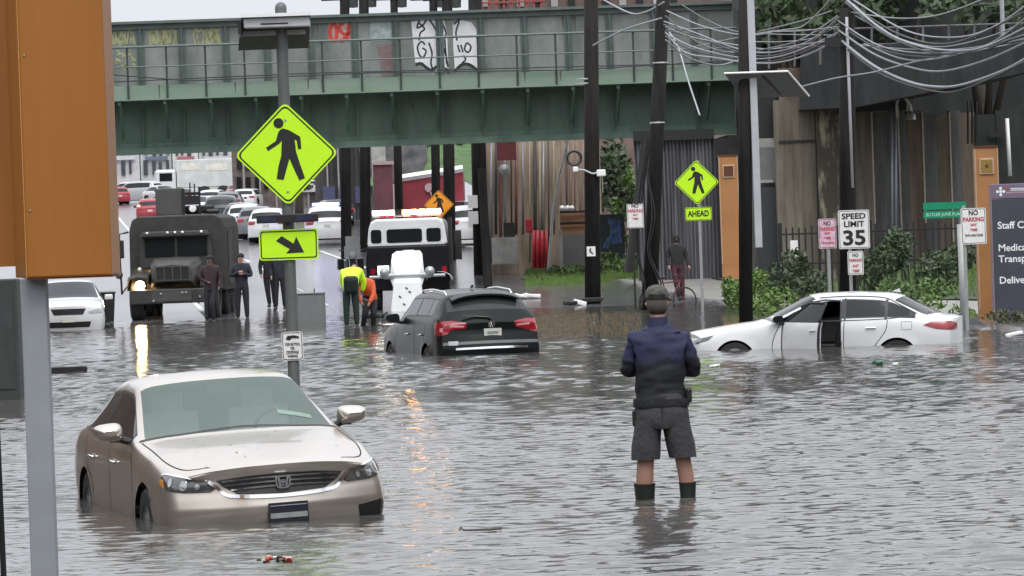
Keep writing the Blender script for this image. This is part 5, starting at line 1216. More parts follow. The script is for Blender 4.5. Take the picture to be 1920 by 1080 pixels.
for p, r in (([(1573,72),(1520,100),(1460,117),(1400,117),(1340,108),(1285,98),(1248,60)], .014), ([(1573,60),(1510,90),(1450,108),(1385,108),(1300,88),(1248,62)], .013), ([(1573,50),(1500,58),(1440,60),(1385,70),(1280,92)], .010),
      ([(1573,32),(1520,75),(1450,98),(1385,92),(1300,60),(1245,40)], .011), ([(1560,-4),(1510,46),(1470,56),(1400,66),(1320,50),(1250,20)], .011), ([(1248,75),(1290,108),(1345,122),(1385,112)], .012),
      ([(1573,74),(1500,84),(1440,92),(1380,84),(1300,70),(1248,50)], .010), ([(1280,10),(1330,40),(1385,60),(1450,64),(1573,66)], .009), ([(1248,30),(1300,74),(1350,95),(1390,98)], .010), ([(1573,44),(1530,70),(1470,78),(1400,78)], .009)):
    cable(p, 88, 100, r, cablem, *LC)
for i, (p, g_) in enumerate((([(1573,78),(1650,138),(1745,170),(1810,166),(1930,112)], RC[1]), ([(1585,4),(1640,52),(1700,84),(1760,100),(1840,96),(1930,56)], RC[1]), ([(1573,46),(1650,92),(1740,107),(1830,98),(1930,76)], RC[1]), ([(1600,12),(1690,66),(1790,80),(1930,18)], RC[1]),
      ([(1573,64),(1510,96),(1450,114),(1385,114),(1300,94),(1248,68)], LC[1]), ([(1573,38),(1520,80),(1450,104),(1385,98),(1300,66),(1245,46)], LC[1]), ([(1573,80),(1500,90),(1440,98),(1380,90),(1248,56)], LC[1]), ([(1420,60),(1500,40),(1560,20)], LC[1]), ([(1420,95),(1500,75),(1570,30)], LC[1]))):
    cable(p, 88.3, 80 if 'right' in g_ else 100, .014, cabled, 'dark overhead cable strung '+('right of' if 'right' in g_ else 'left of')+' the thick utility pole among paler ones', 'dark '+g_)
for p, lb_ in (([(1125,-4),(1180,24),(1212,22),(1245,4)], 'short cable loop sagging at the top between the two central utility poles'), ([(1112,85),(1170,56),(1240,34)], 'grey guy wire rising from the central pole to the leaning pole'), ([(1244,45),(1270,85),(1290,150),(1312,216)], 'loose dark wire hanging down from the leaning pole before the bridge end')):
    cable(p, 112, 103, .016, cablem, lb_, None)
# ================================================================ buildings and structures
def wallbox(name, parent, m, px0, py0, px1, py1, D, th=.3, off=0.0, zbot=None, bevel=0):
    "box whose front face spans two photo points at depth D; parent sits at the world origin of that thing"
    a, b_ = at(px0, py0, D), at(px1, py1, D); pm = (py0+py1)/2; a.x = at(px0, pm, D).x; b_.x = at(px1, pm, D).x; o = parent.location if parent else Vector((0, 0, 0))
    z0 = b_.z if zbot is None else zbot
    return part(name, parent, m, ((min(a.x, b_.x)-o.x, D-off-o.y, z0-o.z), (max(a.x, b_.x)-o.x, D-off+th-o.y, a.z-o.z)), bevel=bevel)
def streaky(name, c1, c2, sx=3.0, sz=.25, rough=.85, mix=(.35, .65)): return mat(name, c1, rough, 0, 0.25, 1.6, bump=.3, col2=c2, stretch=(sx, sx, sz), mix=mix)
tanp = streaky('weathered_tan_panel', (.125, .11, .085), (.20, .175, .135)); brownp = streaky('weathered_brown_panel', (.135, .105, .08), (.185, .145, .11))
greyp2 = streaky('dark_grey_panel', (.095, .095, .10), (.14, .138, .138)); effl = streaky('stained_pier', (.08, .07, .05), (.42, .37, .27), 2.2, .5, mix=(.5, .72))
darkc = streaky('viaduct_dark', (.018, .020, .021), (.034, .036, .036), 1, .4); pleat = streaky('pleated_grey', (.13, .13, .145), (.27, .27, .29), 4, .15)
rustc = mat('rust_line', (.38, .31, .25), .8, 0, .2)
W0 = at(1458, 500, 122); st_ = thing('elevated_station', (W0.x, 122, .4), 0, 'dark elevated viaduct over weathered tan and brown panelled wall behind the shrubs', 'building')
zg = .3
wallbox('wall_panel', st_, tanp, 1458, 188, 1536, 600, 122, .6, zbot=zg)
wallbox('panel_seam', st_, black, 1460, 264, 1535, 266.5, 122, .05, .03)
wallbox('stained_pier', st_, effl, 1537, 196, 1592, 600, 121.6, .9, zbot=zg)
wallbox('pier_edge', st_, black, 1533, 196, 1537, 600, 121.9, .4, .02, zbot=zg)
xs_ = [(1592, 1640, tanp), (1640, 1690, greyp2), (1690, 1706, greyp2), (1706, 1735, brownp), (1735, 1762, greyp2), (1762, 1786, brownp), (1786, 1806, greyp2), (1806, 1833, brownp), (1833, 1872, darkc), (1873, 1990, darkc)]
for k, (a, b_, m) in enumerate(xs_):
    wallbox('wall_panel', st_, m, a, 207+(k % 3)*4, b_, 600, 122+(k % 2)*.06, .6, zbot=zg)
for px in (1640.5, 1690, 1735.5, 1786.5): wallbox('panel_joint', st_, rustc, px-1, 210, px+1.6, 600, 121.8, .1, zbot=zg)
for px in (1672, 1679): o = at(px, 200, 121.5); o2 = at(px+4, 600, 121.5); MB().tube([(o.x-W0.x, -.6, o.z-.4), (o2.x-W0.x, -.6, -.1)], .035, 8).build('downpipe', mat('pipe_blue_grey', (.26, .27, .32), .4, .3), st_, smooth=True)
for px in (1814, 1822, 1830): o = at(px, 190, 121.3); o2 = at(px, 270, 121.3); MB().tube([(o.x-W0.x, -.8, o.z-.4), (o2.x-W0.x, -.8, o2.z-.4)], .03, 6).build('riser_pipe', black, st_)
o, o2 = at(1888, 222, 120), at(1894, 330, 120); MB().tube([(o.x-W0.x, -2, o.z-.4), (o2.x-W0.x, -2, o2.z-.4)], .055, 8).build('white_pipe', whitep, st_, smooth=True)
wallbox('sign_strip', st_, ink, 1853, 249, 1885, 257, 121.9, .05, .03)
# dark recess left of the wall, with a door and pale fascia bits
wallbox('side_wall', st_, greyp2, 1404, 150, 1457, 600, 123, .5, zbot=zg); wallbox('dark_opening', st_, black, 1422, 182, 1456, 258, 122.7, .1)
wallbox('pale_fascia', st_, concrete, 1420, 260, 1457, 276, 122.6, .1); wallbox('grey_sheet', st_, mat('grey_sheet', (.14, .145, .14), .6, 0, .2, 2), 1420, 278, 1457, 343, 122.6, .08); wallbox('fascia_line', st_, concrete, 1420, 338, 1450, 342, 122.5, .05)
wallbox('door', st_, mat('door_dark', (.028, .032, .036), .5), 1422, 352, 1460, 510, 122.5, .1)
wallbox('cross_beam', st_, black, 1592, 190, 1700, 206, 121.4, .4); 
# sloping deck above
dk = [(1500, 128, 206), (1610, 120, 200), (1745, 112, 172), (1960, 96, 128)]
mb = MB(); P = []
for (px, t_, b_), D in zip(dk, (121, 119, 116, 110)):
    A, B = at(px, t_-34, D), at(px, b_, D); P.append([(B.x-W0.x, D-122, B.z-.4), (A.x-W0.x, D-122-.2, A.z-.4), (A.x-W0.x, D-122+9, A.z-.4), (B.x-W0.x, D-122+9, B.z-.4), (B.x-W0.x, D-122, B.z-.4)])
mb.grid(P); mb.build('viaduct_deck', darkc, st_)
mb = MB()
for k in range(11):
    px = 1440+k*48; A, B = at(px, 58-k*1.5, 120), at(px, 130-k*4, 120); mb.tube([(A.x-W0.x, -2.4, A.z-.4), (B.x-W0.x, -2.4, B.z-.4)], .035, 5)
for a, b_ in ((60, 44), (92, 74)): A, B = at(1440, a, 120), at(1940, b_, 120); mb.tube([(A.x-W0.x, -2.4, A.z-.4), (B.x-W0.x, -2.4, B.z-.4)], .03, 5)
mb.build('deck_railing', greyp2, st_)
o = at(1874, -5, 118); o2 = at(1877, 80, 118); MB().tube([(o.x-W0.x, -4.5, o.z-.4), (o2.x-W0.x, -4.5, o2.z-.4)], .06, 8).build('light_mast', steel, st_)
wallbox('upper_block', st_, darkc, 1400, -160, 2100, 600, 128, 6, zbot=.2)
wallbox('upper_panel', st_, brownp, 1460, 128, 1590, 186, 122.6, .4)
# gooseneck wall lamp
o = at(1684, 212, 121); mb = MB(); q = at(1684, 200, 121); mb.tube(curve_pts([(q.x-W0.x, -.6, q.z-.75), (q.x-W0.x, -.8, q.z-.25), (q.x-W0.x+.18, -1.0, q.z-.15), (q.x-W0.x+.33, -1.0, q.z-.35), (q.x-W0.x+.36, -1.0, q.z-.55)], 5), .045, 8); mb.build('wall_lamp_arm', steel, st_, smooth=True)
MB().lathe((q.x-W0.x+.36, -1.0, q.z-.78), [(.14, 0), (.12, .12), (.05, .22), (0, .24)], 14).build('wall_lamp_shade', steel, st_, smooth=True)
# grey pleated hoarding under the bridge end
H0 = at(1290, 540, 126); hd = thing('pleated_wall', (H0.x, 126, .3), 0, 'grey vertically pleated wall under the right end of the bridge', 'wall')
a, b_ = at(1196, 500, 126).x-H0.x, at(1347, 500, 126).x-H0.x; top_ = at(1290, 262, 126).z-.3; mb = MB(); P = []; n_ = 44; rr = random.Random(5)
for i in range(n_+1):
    x = lerp(a, b_, i/n_); y = (i % 2)*.16+rr.uniform(0, .06); P.append([(x, y, -.4), (x+rr.uniform(-.02, .02), y, top_/2), (x, y, top_)])
mb.grid(P); mb.build('pleated_sheet', pleat, hd); part('top_rail', hd, black, ((a, -.1, top_), (b_, .4, top_+.3)))
part('inner_edge', hd, black, ((b_+.01, -.1, -.3), (b_+.4, .3, top_)))
A = at(1212, 262, 124); B = at(1178, 510, 124); mb = MB().tube([(A.x-H0.x, -2, A.z-.3), (B.x-H0.x, -2, B.z-.3)], .13, 8); mb.build('slanted_prop', black, hd)
# wall with standpipes beyond the bridge
B0 = at(1000, 500, 141); bw = thing('pipe_wall', (B0.x, 141, .3), 0, 'tan wall with many vertical pipes and red standpipes at its foot, under the bridge', 'wall')
tw = streaky('tan_wall', (.36, .28, .21), (.52, .42, .33), 2, .3)
wallbox('wall', bw, tw, 897, 200, 1128, 560, 141, .5, zbot=.2)
rr = random.Random(11)
for px, c in ((903, 0), (912, 3), (921, 1), (930, 0), (938, 4), (947, 1), (958, 0), (968, 4), (980, 1), (993, 2), (1003, 0), (1012, 2), (1019, 1), (1028, 0), (1038, 2), (1052, 3), (1062, 0), (1070, 3), (1078, 3), (1088, 3), (1101, 1)):
    m = (mat('pipe_dark', (.05, .045, .045), .6), mat('pipe_grey', (.22, .22, .23), .4, .3), mat('pipe_ochre', (.30, .25, .17), .6), mat('pipe_brown', (.20, .13, .10), .6), mat('pipe_maroon', (.19, .08, .07), .5))[c]
    a, b_ = at(px, 262, 140.6), at(px+rr.uniform(-1, 2), rr.choice((440, 488, 492)), 140.6); w_ = rr.uniform(.025, .055); MB().tube([(a.x-B0.x, -.5+rr.uniform(0, .2), a.z-.3), (b_.x-B0.x, -.5, b_.z-.3)], w_, 8).build('pipe', m, bw, smooth=True)
wallbox('maroon_panel', bw, mat('maroon_panel', (.12, .025, .03), .6, 0, .3, 2), 932, 262, 968, 300, 140, .1)
rs_ = mat('standpipe_red', (.42, .02, .03), .4, 0, .15, 3)
for px, w_ in ((1001, .06), (1008, .075), (1016, .07), (1024, .06)):
    a, b_ = at(px, 432, 139), at(px, 492, 139); MB().tube([(a.x-B0.x, -2, a.z-.3), (b_.x-B0.x, -2, -.2+b_.z-.3)], w_, 10).build('standpipe', rs_, bw, smooth=True)
wallbox('standpipe_head', bw, rs_, 985, 410, 998, 436, 139, .3, bevel=.04); wallbox('box_frame', bw, black, 944, 418, 965, 446, 140.3, .1)
wallbox('ochre_box', bw, mat('ochre_box', (.30, .16, .085), .6, 0, .15, 2), 1050, 396, 1098, 440, 140, .5, .4); wallbox('ochre_seam', bw, black, 1050, 417, 1098, 420, 139.5, .02); wallbox('ochre_seam', bw, black, 1050, 396, 1098, 398.5, 139.5, .02)
for px in (1054, 1064, 1072): a = at(px, 390, 139.4); MB().lathe((a.x-B0.x, -1.6, a.z-.3), [(0, -.1), (.07, -.05), (.09, 0), (0, .06)], 10, 'y').build('gauge', whitep, bw)
wallbox('grey_plinth', bw, concrete, 922, 446, 972, 494, 139.5, 1.0); wallbox('grey_cabinet', bw, mat('grey_sheet', (.14, .145, .14)), 1056, 440, 1100, 497, 139.5, .6); wallbox('edge_post', bw, concrete, 1048, 430, 1055, 500, 139.3, .2)
a, b_ = at(1066, 258, 138), at(1028, 505, 138); MB().tube(curve_pts([(a.x-B0.x, -3, a.z-.3), (a.x-B0.x-.5, -3, lerp(a.z, b_.z, .45)-.3), (b_.x-B0.x, -3, b_.z-.3)], 6), .04, 6).build('guy_wire', steel, bw)
MB().lathe((at(945, 318, 139).x-B0.x, -2, at(945, 318, 139).z-.3), [(0, -.1), (.16, -.05), (.18, .05), (0, .1)], 12, 'y').build('wall_light', steel, bw)
# blue graffiti on a dark barrel-like stub right of the pole
bgl = at(1146, 430, 134); gb = thing('graffiti_panel', (bgl.x, 134, at(1146, 470, 134).z), 0, 'dark blue graffiti patch on a low panel amid the greenery under the bridge', 'panel')
part('panel', gb, mat('panel_dark', (.03, .045, .05), .7, 0, .3), ((-.36, 0, -.9), (.42, .15, 1.15)), bevel=.03)
mb = MB(); rr = random.Random(2)
for k in range(9):
    q = [(rr.uniform(-.3, .34), rr.uniform(.05, 1.0)) for _ in range(4)]; Q = curve_pts([(p[0], -.01-k*.001, p[1]) for p in q], 5); mb.tube(Q, .03, 4)
mb.build('blue_scribble', mat('graffiti_blue', (.10, .16, .30), .6, 0, .5, 9), gb)
# red building, stone wall and hillside beyond
R0_ = at(800, 430, 205); rb = thing('red_building', (R0_.x, 205, 1.5), 0, 'low red walled building with a white coping, beyond the bridge behind the tow truck', 'building')
redw = mat('red_wall', (.22, .018, .03), .6, 0, .25, .6, col2=(.27, .03, .05)); 
mb = MB(); A, B = at(752, 336, 205), at(868, 318, 205); A2, B2 = at(752, 500, 205), at(868, 500, 205)
mb.add([(A.x-R0_.x, 0, 0), (B.x-R0_.x, 0, 0), (B.x-R0_.x, 0, B.z-1.5), (A.x-R0_.x, 0, A.z-1.5), (A.x-R0_.x, 6, 0), (B.x-R0_.x, 6, 0), (B.x-R0_.x, 6, B.z-1.5), (A.x-R0_.x, 6, A.z-1.5)], [(0, 1, 2, 3), (4, 5, 6, 7), (2, 3, 7, 6), (0, 3, 7, 4), (1, 2, 6, 5)]); mb.build('wall', redw, rb)
mb = MB().tube([(A.x-R0_.x, -.05, A.z-1.45), (B.x-R0_.x, -.05, B.z-1.45)], .17, 4); mb.build('coping', whitep, rb)
wallbox('side_wing', rb, mat('maroon_wall', (.10, .03, .04), .7, 0, .3, 1), 702, 306, 738, 500, 204, 3, zbot=1.5); wallbox('wing_coping', rb, mat('dusty_pink', (.35, .25, .26), .7), 700, 303, 742, 308, 203.9, .4); wallbox('pink_wall', rb, mat('dusty_pink', (.35, .25, .26)), 738, 345, 752, 500, 204, 2, zbot=1.5)
for px, py in ((805, 352), (815, 362)): a = at(px, py, 204.9); MB().prism(disc_poly(a.x-R0_.x, a.z-1.5, .22), -.12, -.05).build('wall_emblem', mat('dusty_pink', (.35, .25, .26)), rb)
hill = MB(); P = []
for i, px in enumerate(np.linspace(690, 905, 24)):
    P.append([tuple(at(px, lerp(345, 250 if px > 800 else 300-(800-px)*-.0, t)+6*math.sin(px*.1+t*3), 215+t*25)) for t in np.linspace(0, 1, 8)])
grassm = mat('far_grass', (.055, .11, .03), .9, 0, .4, .8, bump=.5); o = hill.grid(P).build('hillside', grassm, smooth=True); tag(o, kind='structure')
sw = thing('stone_wall', (at(790, 300, 218).x, 218, 2), 0, 'grey stone retaining wall on the hillside above the red building', 'wall')
wallbox('wall', sw, mat('stone_wall_mat', (.11, .11, .125), .9, 0, .4, 1.2, bump=.6, col2=(.20, .19, .20)), 690, 255, 800, 318, 226, 1.0, zbot=3)
wallbox('buttress', sw, concrete, 696, 255, 722, 300, 224, 1.0, zbot=4)
# kerbside building left of the police SUV, grey posts
kb = thing('shop_building', (at(650, 440, 245).x, 245, 2.0), 0, 'dim grey building with vertical posts and shutters along the right kerb, beyond the lime diamond', 'building')
wallbox('facade', kb, mat('facade_dim', (.085, .075, .08), .8, 0, .3, .4, col2=(.14, .12, .12)), 590, 180, 705, 470, 245, 8, zbot=1)
rr = random.Random(8)
for k in range(9):
    px = 600+k*11+rr.uniform(-2, 2); wallbox('pilaster', kb, mat('pilaster_pale', (.26, .25, .26), .7, 0, .2) if k % 2 else steeld, px, 220, px+3, 470, 244.4, .3, zbot=1)
for k in range(3): wallbox('shutter', kb, mat('shutter_blue', (.05, .055, .12), .6, 0, .2), 606+k*30, 350, 628+k*30, 380, 244.2, .1)
bb = thing('brick_building', (at(520, 400, 300).x, 300, 4), 0, 'brownish brick building behind the kerbside cars left of the lime diamond', 'building')
wallbox('facade', bb, mat('brick_dim', (.12, .09, .085), .85, 0, .35, .8, col2=(.19, .16, .15)), 437, 238, 600, 500, 300, 10, zbot=2)
for k in range(9):
    for j in range(2):
        o = wallbox('window', bb, glass_d, 444+k*17, 296+j*36, 453+k*17, 318+j*36, 299.8, .1); 
for k in range(5): wallbox('pier', bb, mat('brick_pale', (.26, .23, .22), .8, 0, .2), 456+k*30, 240, 459+k*30, 450, 299.6, .1, zbot=2)
# pale terrace across the junction
far = [(60, 178, 262, (.46, .46, .46)), (180, 262, 255, (.50, .49, .50)), (264, 322, 262, (.42, .44, .43)), (324, 372, 250, (.55, .55, .54)), (374, 440, 268, (.44, .45, .42)), (442, 520, 262, (.36, .35, .34))]
lbs = ['grey terrace house mostly hidden behind the orange pylon at the far junction', 'pale rendered house with tall dark windows at the far junction, next to the orange pylon', 'grey-green house second from the pylon across the far junction', 'brightest white house across the far junction above the truck turret', 'pale green-grey house across the far junction behind the box lorry', 'dull house at the right end of the pale far terrace']
for k, ((a, b_, tp, c), lb_) in enumerate(zip(far, lbs)):
    p0 = at((a+b_)/2, 340, 440); t = thing('terrace_house', (p0.x, 440, 6.0), 0, lb_, 'house', 'houses across the far junction')
    m = mat('render_%d' % k, c, .8, 0, .15, .5); wallbox('wall', t, m, a, tp, b_, 380, 440, 9, zbot=5.9)
    rr = random.Random(k); px = a+5
    while px < b_-8:
        w_ = rr.uniform(4, 8)
        for (y0, y1) in ((272, 292), (302, 326)):
            o = wallbox('window', t, mat('far_window', (.045, .05, .06), .2), px, y0+rr.uniform(-2, 2), px+w_, y1+rr.uniform(-3, 3), 439.8, .1)
        px += w_+rr.uniform(5, 10)
    wallbox('shop_sign', t, mat('far_sign_%d' % (k % 3), ((.35, .12, .14), (.5, .5, .52), (.12, .14, .2))[k % 3], .6), a+8, 294, b_-8, 299, 439.7, .12)
# building beyond the bridge on the skyline
sb_ = thing('apartment_building', (at(1050, 0, 175).x, 175, 1), 0, 'reddish brown building rising behind the bridge on the skyline', 'building')
wallbox('wall', sb_, mat('brick_red_brown', (.13, .08, .07), .85, 0, .3, .6, col2=(.2, .14, .12)), 885, -220, 1420, 400, 175, 10, zbot=1)
for k in range(12): wallbox('window', sb_, glass_d if k % 2 else concrete, 905+k*32, -10, 918+k*32, 12, 174.8, .1)
mb = MB()
for k in range(10): a, b_ = at(888+k*14, -20, 174), at(888+k*14, 20, 174); mb.box((a.x-sb_.location.x-.05, -1.1, b_.z-1), (a.x-sb_.location.x+.05, -1.0, a.z-1))
mb.box((at(885, 0, 174).x-sb_.location.x, -1.15, at(885, 8, 174).z-1), (at(1020, 0, 174).x-sb_.location.x, -1.02, at(885, 5, 174).z-1)); mb.build('scaffold', mat('rust_red', (.25, .06, .05), .7), sb_)
# unseen blocks added outside the frame to darken reflections, and for side views
for k, (x0, x1, y0, y1, h_, side) in enumerate(((-34, -17, -20, 16, 9, 'left'), (-34, -17, 18, 52, 8, 'left'), (-36, -19, 55, 98, 10, 'left'))):
    t = thing('brick_building', (x0, y0, -.4), 0, ('red brick shop building', 'grey-brown brick corner building', 'tall brick building with many windows')[k]+' added out of view on the left to darken reflections', 'building')
    part('wall', t, mat('added_brick_wall_%d' % k, ((.16, .08, .06), (.14, .11, .09), (.18, .12, .09))[k], .9, 0, .3, 1.5), ((0, 0, 0), (x1-x0, y1-y0, h_)))
    for j in range(5):
        for q in range(2): part('window', t, glass_d, ((x1-x0, 2+j*(y1-y0-4)/5, 1.4+q*3.4), (x1-x0+.05, 4+j*(y1-y0-4)/5, 3.2+q*3.4)))
for k, (x0, x1, y0, y1, h_, c) in enumerate(((-34, -14, -52, -30, 15, (.12, .10, .09)), (-13, 10, -56, -34, 13, (.10, .09, .09)), (11, 34, -54, -30, 16, (.13, .09, .07)), (19, 40, -24, 20, 10, (.12, .11, .10)), (20, 40, 22, 62, 9, (.15, .11, .09)))):  # more unseen blocks added behind and beside the camera to darken reflections
    t = thing('brick_building', (x0, y0, -.4), 0, ('tall grey-brown block added behind the viewer on the left for reflections', 'low dark block added straight behind the viewer for reflections', 'tallest brick block added behind the viewer on the right for reflections', 'unseen grey block added nearest the viewer on the right for reflections', 'unseen brown block added on the right before the bank for reflections')[k], 'building')
    part('wall', t, mat('added_block_wall_%d' % k, c, .9, 0, .3, 1.2), ((0, 0, 0), (x1-x0, y1-y0, h_)))
    for j in range(5):
        for q in range(3):
            if k < 3: part('window', t, glass_d, ((2+j*(x1-x0-4)/5, y1-y0, 1.4+q*3.4), (4+j*(x1-x0-4)/5, y1-y0+.05, 3.2+q*3.4)))
            else: part('window', t, glass_d, ((-.05, 2+j*(y1-y0-4)/5, 1.4+q*2.8), (0, 4+j*(y1-y0-4)/5, 3.0+q*2.8)))
# ================================================================ vegetation
def leafmat(name, c1, c2, sc=5):
    m = mat(name, c1, .6, 0, .35, sc, col2=c2); return m
lf_dark = leafmat('leaf_dark', (.022, .042, .016), (.055, .095, .032)); lf_mid = leafmat('leaf_mid', (.045, .095, .02), (.12, .20, .05)); lf_lime = leafmat('leaf_lime', (.06, .13, .02), (.16, .26, .05))
def leaves(mb, c, rad, n, size, rng, shell=.55):
    c = np.array(c); 
    for _ in range(n):
        d = rng.normal(size=3); d /= np.linalg.norm(d); r_ = (shell+(1-shell)*rng.random()); p = c+d*np.array(rad)*r_
        a = rng.normal(size=3); a /= np.linalg.norm(a); b_ = np.cross(a, rng.normal(size=3)); b_ /= np.linalg.norm(b_); s = size*(.6+.8*rng.random())
        mb.add([p-a*s, p-b_*s*.45, p+a*s, p+b_*s*.45], [(0, 1, 2, 3)])
def bush(label, blobs, m, size, dens=230, group=None, name='shrub', cat='shrub', stem=True, seed=0):
    rng = np.random.default_rng(seed); mb = MB(); cx = sum(b[0] for b in blobs)/len(blobs); cy = sum(b[1] for b in blobs)/len(blobs); z0 = min(b[2]-b[5] for b in blobs)
    t = thing(name, (cx, cy, z0), 0, label, cat, group)
    for (x, y, z, rx, ry, rz) in blobs:
        k = int(dens*(rx*ry+ry*rz+rx*rz))+20
        for _ in range(3): 
            o = rng.normal(size=3)*.35; leaves(mb, (x-cx+o[0]*rx, y-cy+o[1]*ry, z-z0+o[2]*rz), (rx*.7, ry*.7, rz*.7), k//3, size, rng)
    mb.build('foliage', m, t, recalc=False)
    if stem:
        s = MB()
        for (x, y, z, rx, ry, rz) in blobs: s.tube([(0, 0, -.3), (x-cx+.1, y-cy, (z-z0)*.6), (x-cx, y-cy, z-z0)], [.05, .035, .02], 5)
        s.build('stem', mat('bark', (.05, .04, .03), .9), t)
    return t
def bpx(px, py, D, rpx, rpz, ry=.8):
    p = at(px, py, D); s = ppm(D); return (p.x, D, p.z, rpx/s, ry, rpz/s)
bush('dark green bushy shrub right of the speed limit sign, below the fence', [bpx(1650, 500, 100, 38, 55), bpx(1690, 480, 101, 45, 50), bpx(1665, 560, 99, 40, 40)], lf_dark, .07, 620, 'shrubs on the bank', seed=1)
bush('dark spreading shrub in front of the fence, left of the street-name pole', [bpx(1745, 520, 98, 50, 50), bpx(1785, 480, 100, 40, 45), bpx(1800, 550, 97, 40, 40)], lf_dark, .07, 620, 'shrubs on the bank', seed=2)
bush('mid green arching shrub just behind the rear window of the white sedan', [bpx(1705, 550, 95, 36, 40), bpx(1760, 565, 94, 35, 34)], lf_mid, .065, 520, 'shrubs on the bank', seed=3)
bush('dark shrub left of the pinkish no parking sign', [bpx(1500, 520, 102, 40, 45), bpx(1530, 545, 100, 30, 40), bpx(1478, 545, 102, 28, 30)], lf_dark, .07, 620, 'shrubs on the bank', seed=4)
bush('dark shrub around the foot of the street-name pole', [bpx(1825, 570, 92, 40, 35), bpx(1790, 595, 90, 30, 20)], lf_dark, .07, 620, 'shrubs on the bank', seed=5)
bush('low brown-green scrub at the foot of the dark direction sign', [bpx(1870, 600, 78, 60, 16, .5), bpx(1940, 600, 78, 50, 16, .5)], leafmat('leaf_scrub', (.05, .055, .02), (.12, .12, .05)), .05, 500, 'shrubs on the bank', seed=6)
bush('bright green clipped hedge right of the pavement corner, behind the pale conduit pole', [bpx(1365, 535, 102, 20, 32, .6), bpx(1385, 555, 101, 22, 34, .6), bpx(1400, 540, 103, 30, 22, .8), bpx(1425, 530, 103, 28, 22, .8)], lf_lime, .055, 900, 'shrubs on the bank', seed=7)
bush('lime green leafy patch beyond the pale conduit pole', [bpx(1450, 555, 98, 50, 34, 1.2), bpx(1515, 570, 97, 45, 30, 1.2), bpx(1480, 585, 94, 60, 24, 1.2)], lf_lime, .06, 480, 'shrubs on the bank', seed=8)
bush('lime green tuft behind the boot of the white sedan', [bpx(1740, 585, 84, 42, 26, .6), bpx(1800, 592, 84, 28, 20, .6)], lf_lime, .06, 420, 'shrubs on the bank', seed=9)
bush('ivy and dark creeper hanging behind the central utility pole under the bridge', [bpx(1160, 310, 146, 45, 60, 1), bpx(1190, 360, 145, 35, 60, 1), bpx(1150, 390, 146, 40, 40, 1)], lf_dark, .16, 120, None, 'creeper', 'creeper', False, 10)
bush('yellow-green climbing plant beside the slanted prop under the bridge', [bpx(1180, 350, 140, 16, 40, .5), bpx(1165, 400, 140, 20, 30, .5), bpx(1185, 440, 140, 18, 40, .5)], lf_lime, .10, 160, None, 'climbing_plant', 'plant', True, 11)
bush('green weedy thicket at the foot of the blue graffiti panel', [bpx(1140, 490, 132, 40, 24, .8), bpx(1185, 480, 133, 30, 30, .8), bpx(1165, 505, 131, 50, 16, .8)], lf_mid, .08, 260, None, 'thicket', 'plant', True, 12)
bush('grassy green weeds below the standpipe wall, left of the central utility pole', [bpx(1050, 512, 134, 42, 12, 1.2), bpx(1085, 506, 134, 30, 14, 1.2), bpx(1010, 522, 130, 26, 8, 1)], lf_mid, .07, 330, None, 'weeds', 'plant', False, 13)
# trees upper right and hillside
def tree(label, trunk_px, D, base_z, blobs, m, size, dens, seed, group='trees behind the viaduct'):
    rng = np.random.default_rng(seed); b0 = at(trunk_px, 400, D); t = thing('broadleaf_tree', (b0.x, D, base_z), 0, label, 'tree', group); mb = MB(); s = MB()
    top = max(b[2] for b in blobs)-base_z; s.tube([(0, 0, -.3), (.1, 0, top*.4), (-.1, 0, top*.8)], [.32, .24, .1], 10)
    for (x, y, z, rx, ry, rz) in blobs:
        s.tube([(0, 0, top*.4), ((x-b0.x)*.5, (y-D)*.5, (top*.4+z-base_z)*.55), (x-b0.x, y-D, z-base_z)], [.14, .09, .03], 6)
        k = int(dens*(rx*ry+ry*rz+rx*rz)); 
        for _ in range(5):
            o = rng.normal(size=3)*.5; leaves(mb, (x-b0.x+o[0]*rx, y-D+o[1]*ry, z-base_z+o[2]*rz), (rx*.6, ry*.6, rz*.6), k//5, size, rng, .4)
    mb.build('crown', m, t, recalc=False); s.build('trunk', mat('bark', (.05, .04, .03)), t, smooth=True); return t
tree('dark tree crown at the top right between the bridge end and thick utility pole', 1500, 126, .3, [bpx(1450, 10, 126, 50, 60, 2), bpx(1500, 40, 126, 50, 40, 2), bpx(1550, 0, 127, 50, 60, 2), bpx(1600, 20, 127, 50, 50, 2)], lf_dark, .20, 45, 21)
tree('dark tree crown over the viaduct right of the thick utility pole', 1700, 128, .3, [bpx(1670, -10, 127, 60, 50, 2), bpx(1730, -20, 128, 60, 45, 2), bpx(1650, 30, 127, 40, 30, 2)], lf_dark, .20, 45, 22)
tree('dark leafy crown at the top right corner above the viaduct railing', 1850, 126, .3, [bpx(1800, 5, 124, 60, 40, 2), bpx(1870, 0, 124, 60, 45, 2), bpx(1930, 10, 124, 50, 40, 2)], lf_dark, .20, 40, 25)
tree('shaggy dark tree on the hillside above the stone wall', 850, 235, 5, [bpx(850, 270, 235, 20, 20, 2), bpx(780, 262, 236, 30, 14, 2), bpx(740, 258, 236, 30, 12, 2)], lf_dark, .3, 30, 23)
tree('small bare-looking tree among the far kerbside cars', 560, 270, 3, [bpx(565, 330, 270, 22, 26, 1.5), bpx(585, 300, 270, 26, 24, 1.5)], leafmat('leaf_winter', (.06, .055, .045), (.12, .11, .09)), .25, 30, 24)
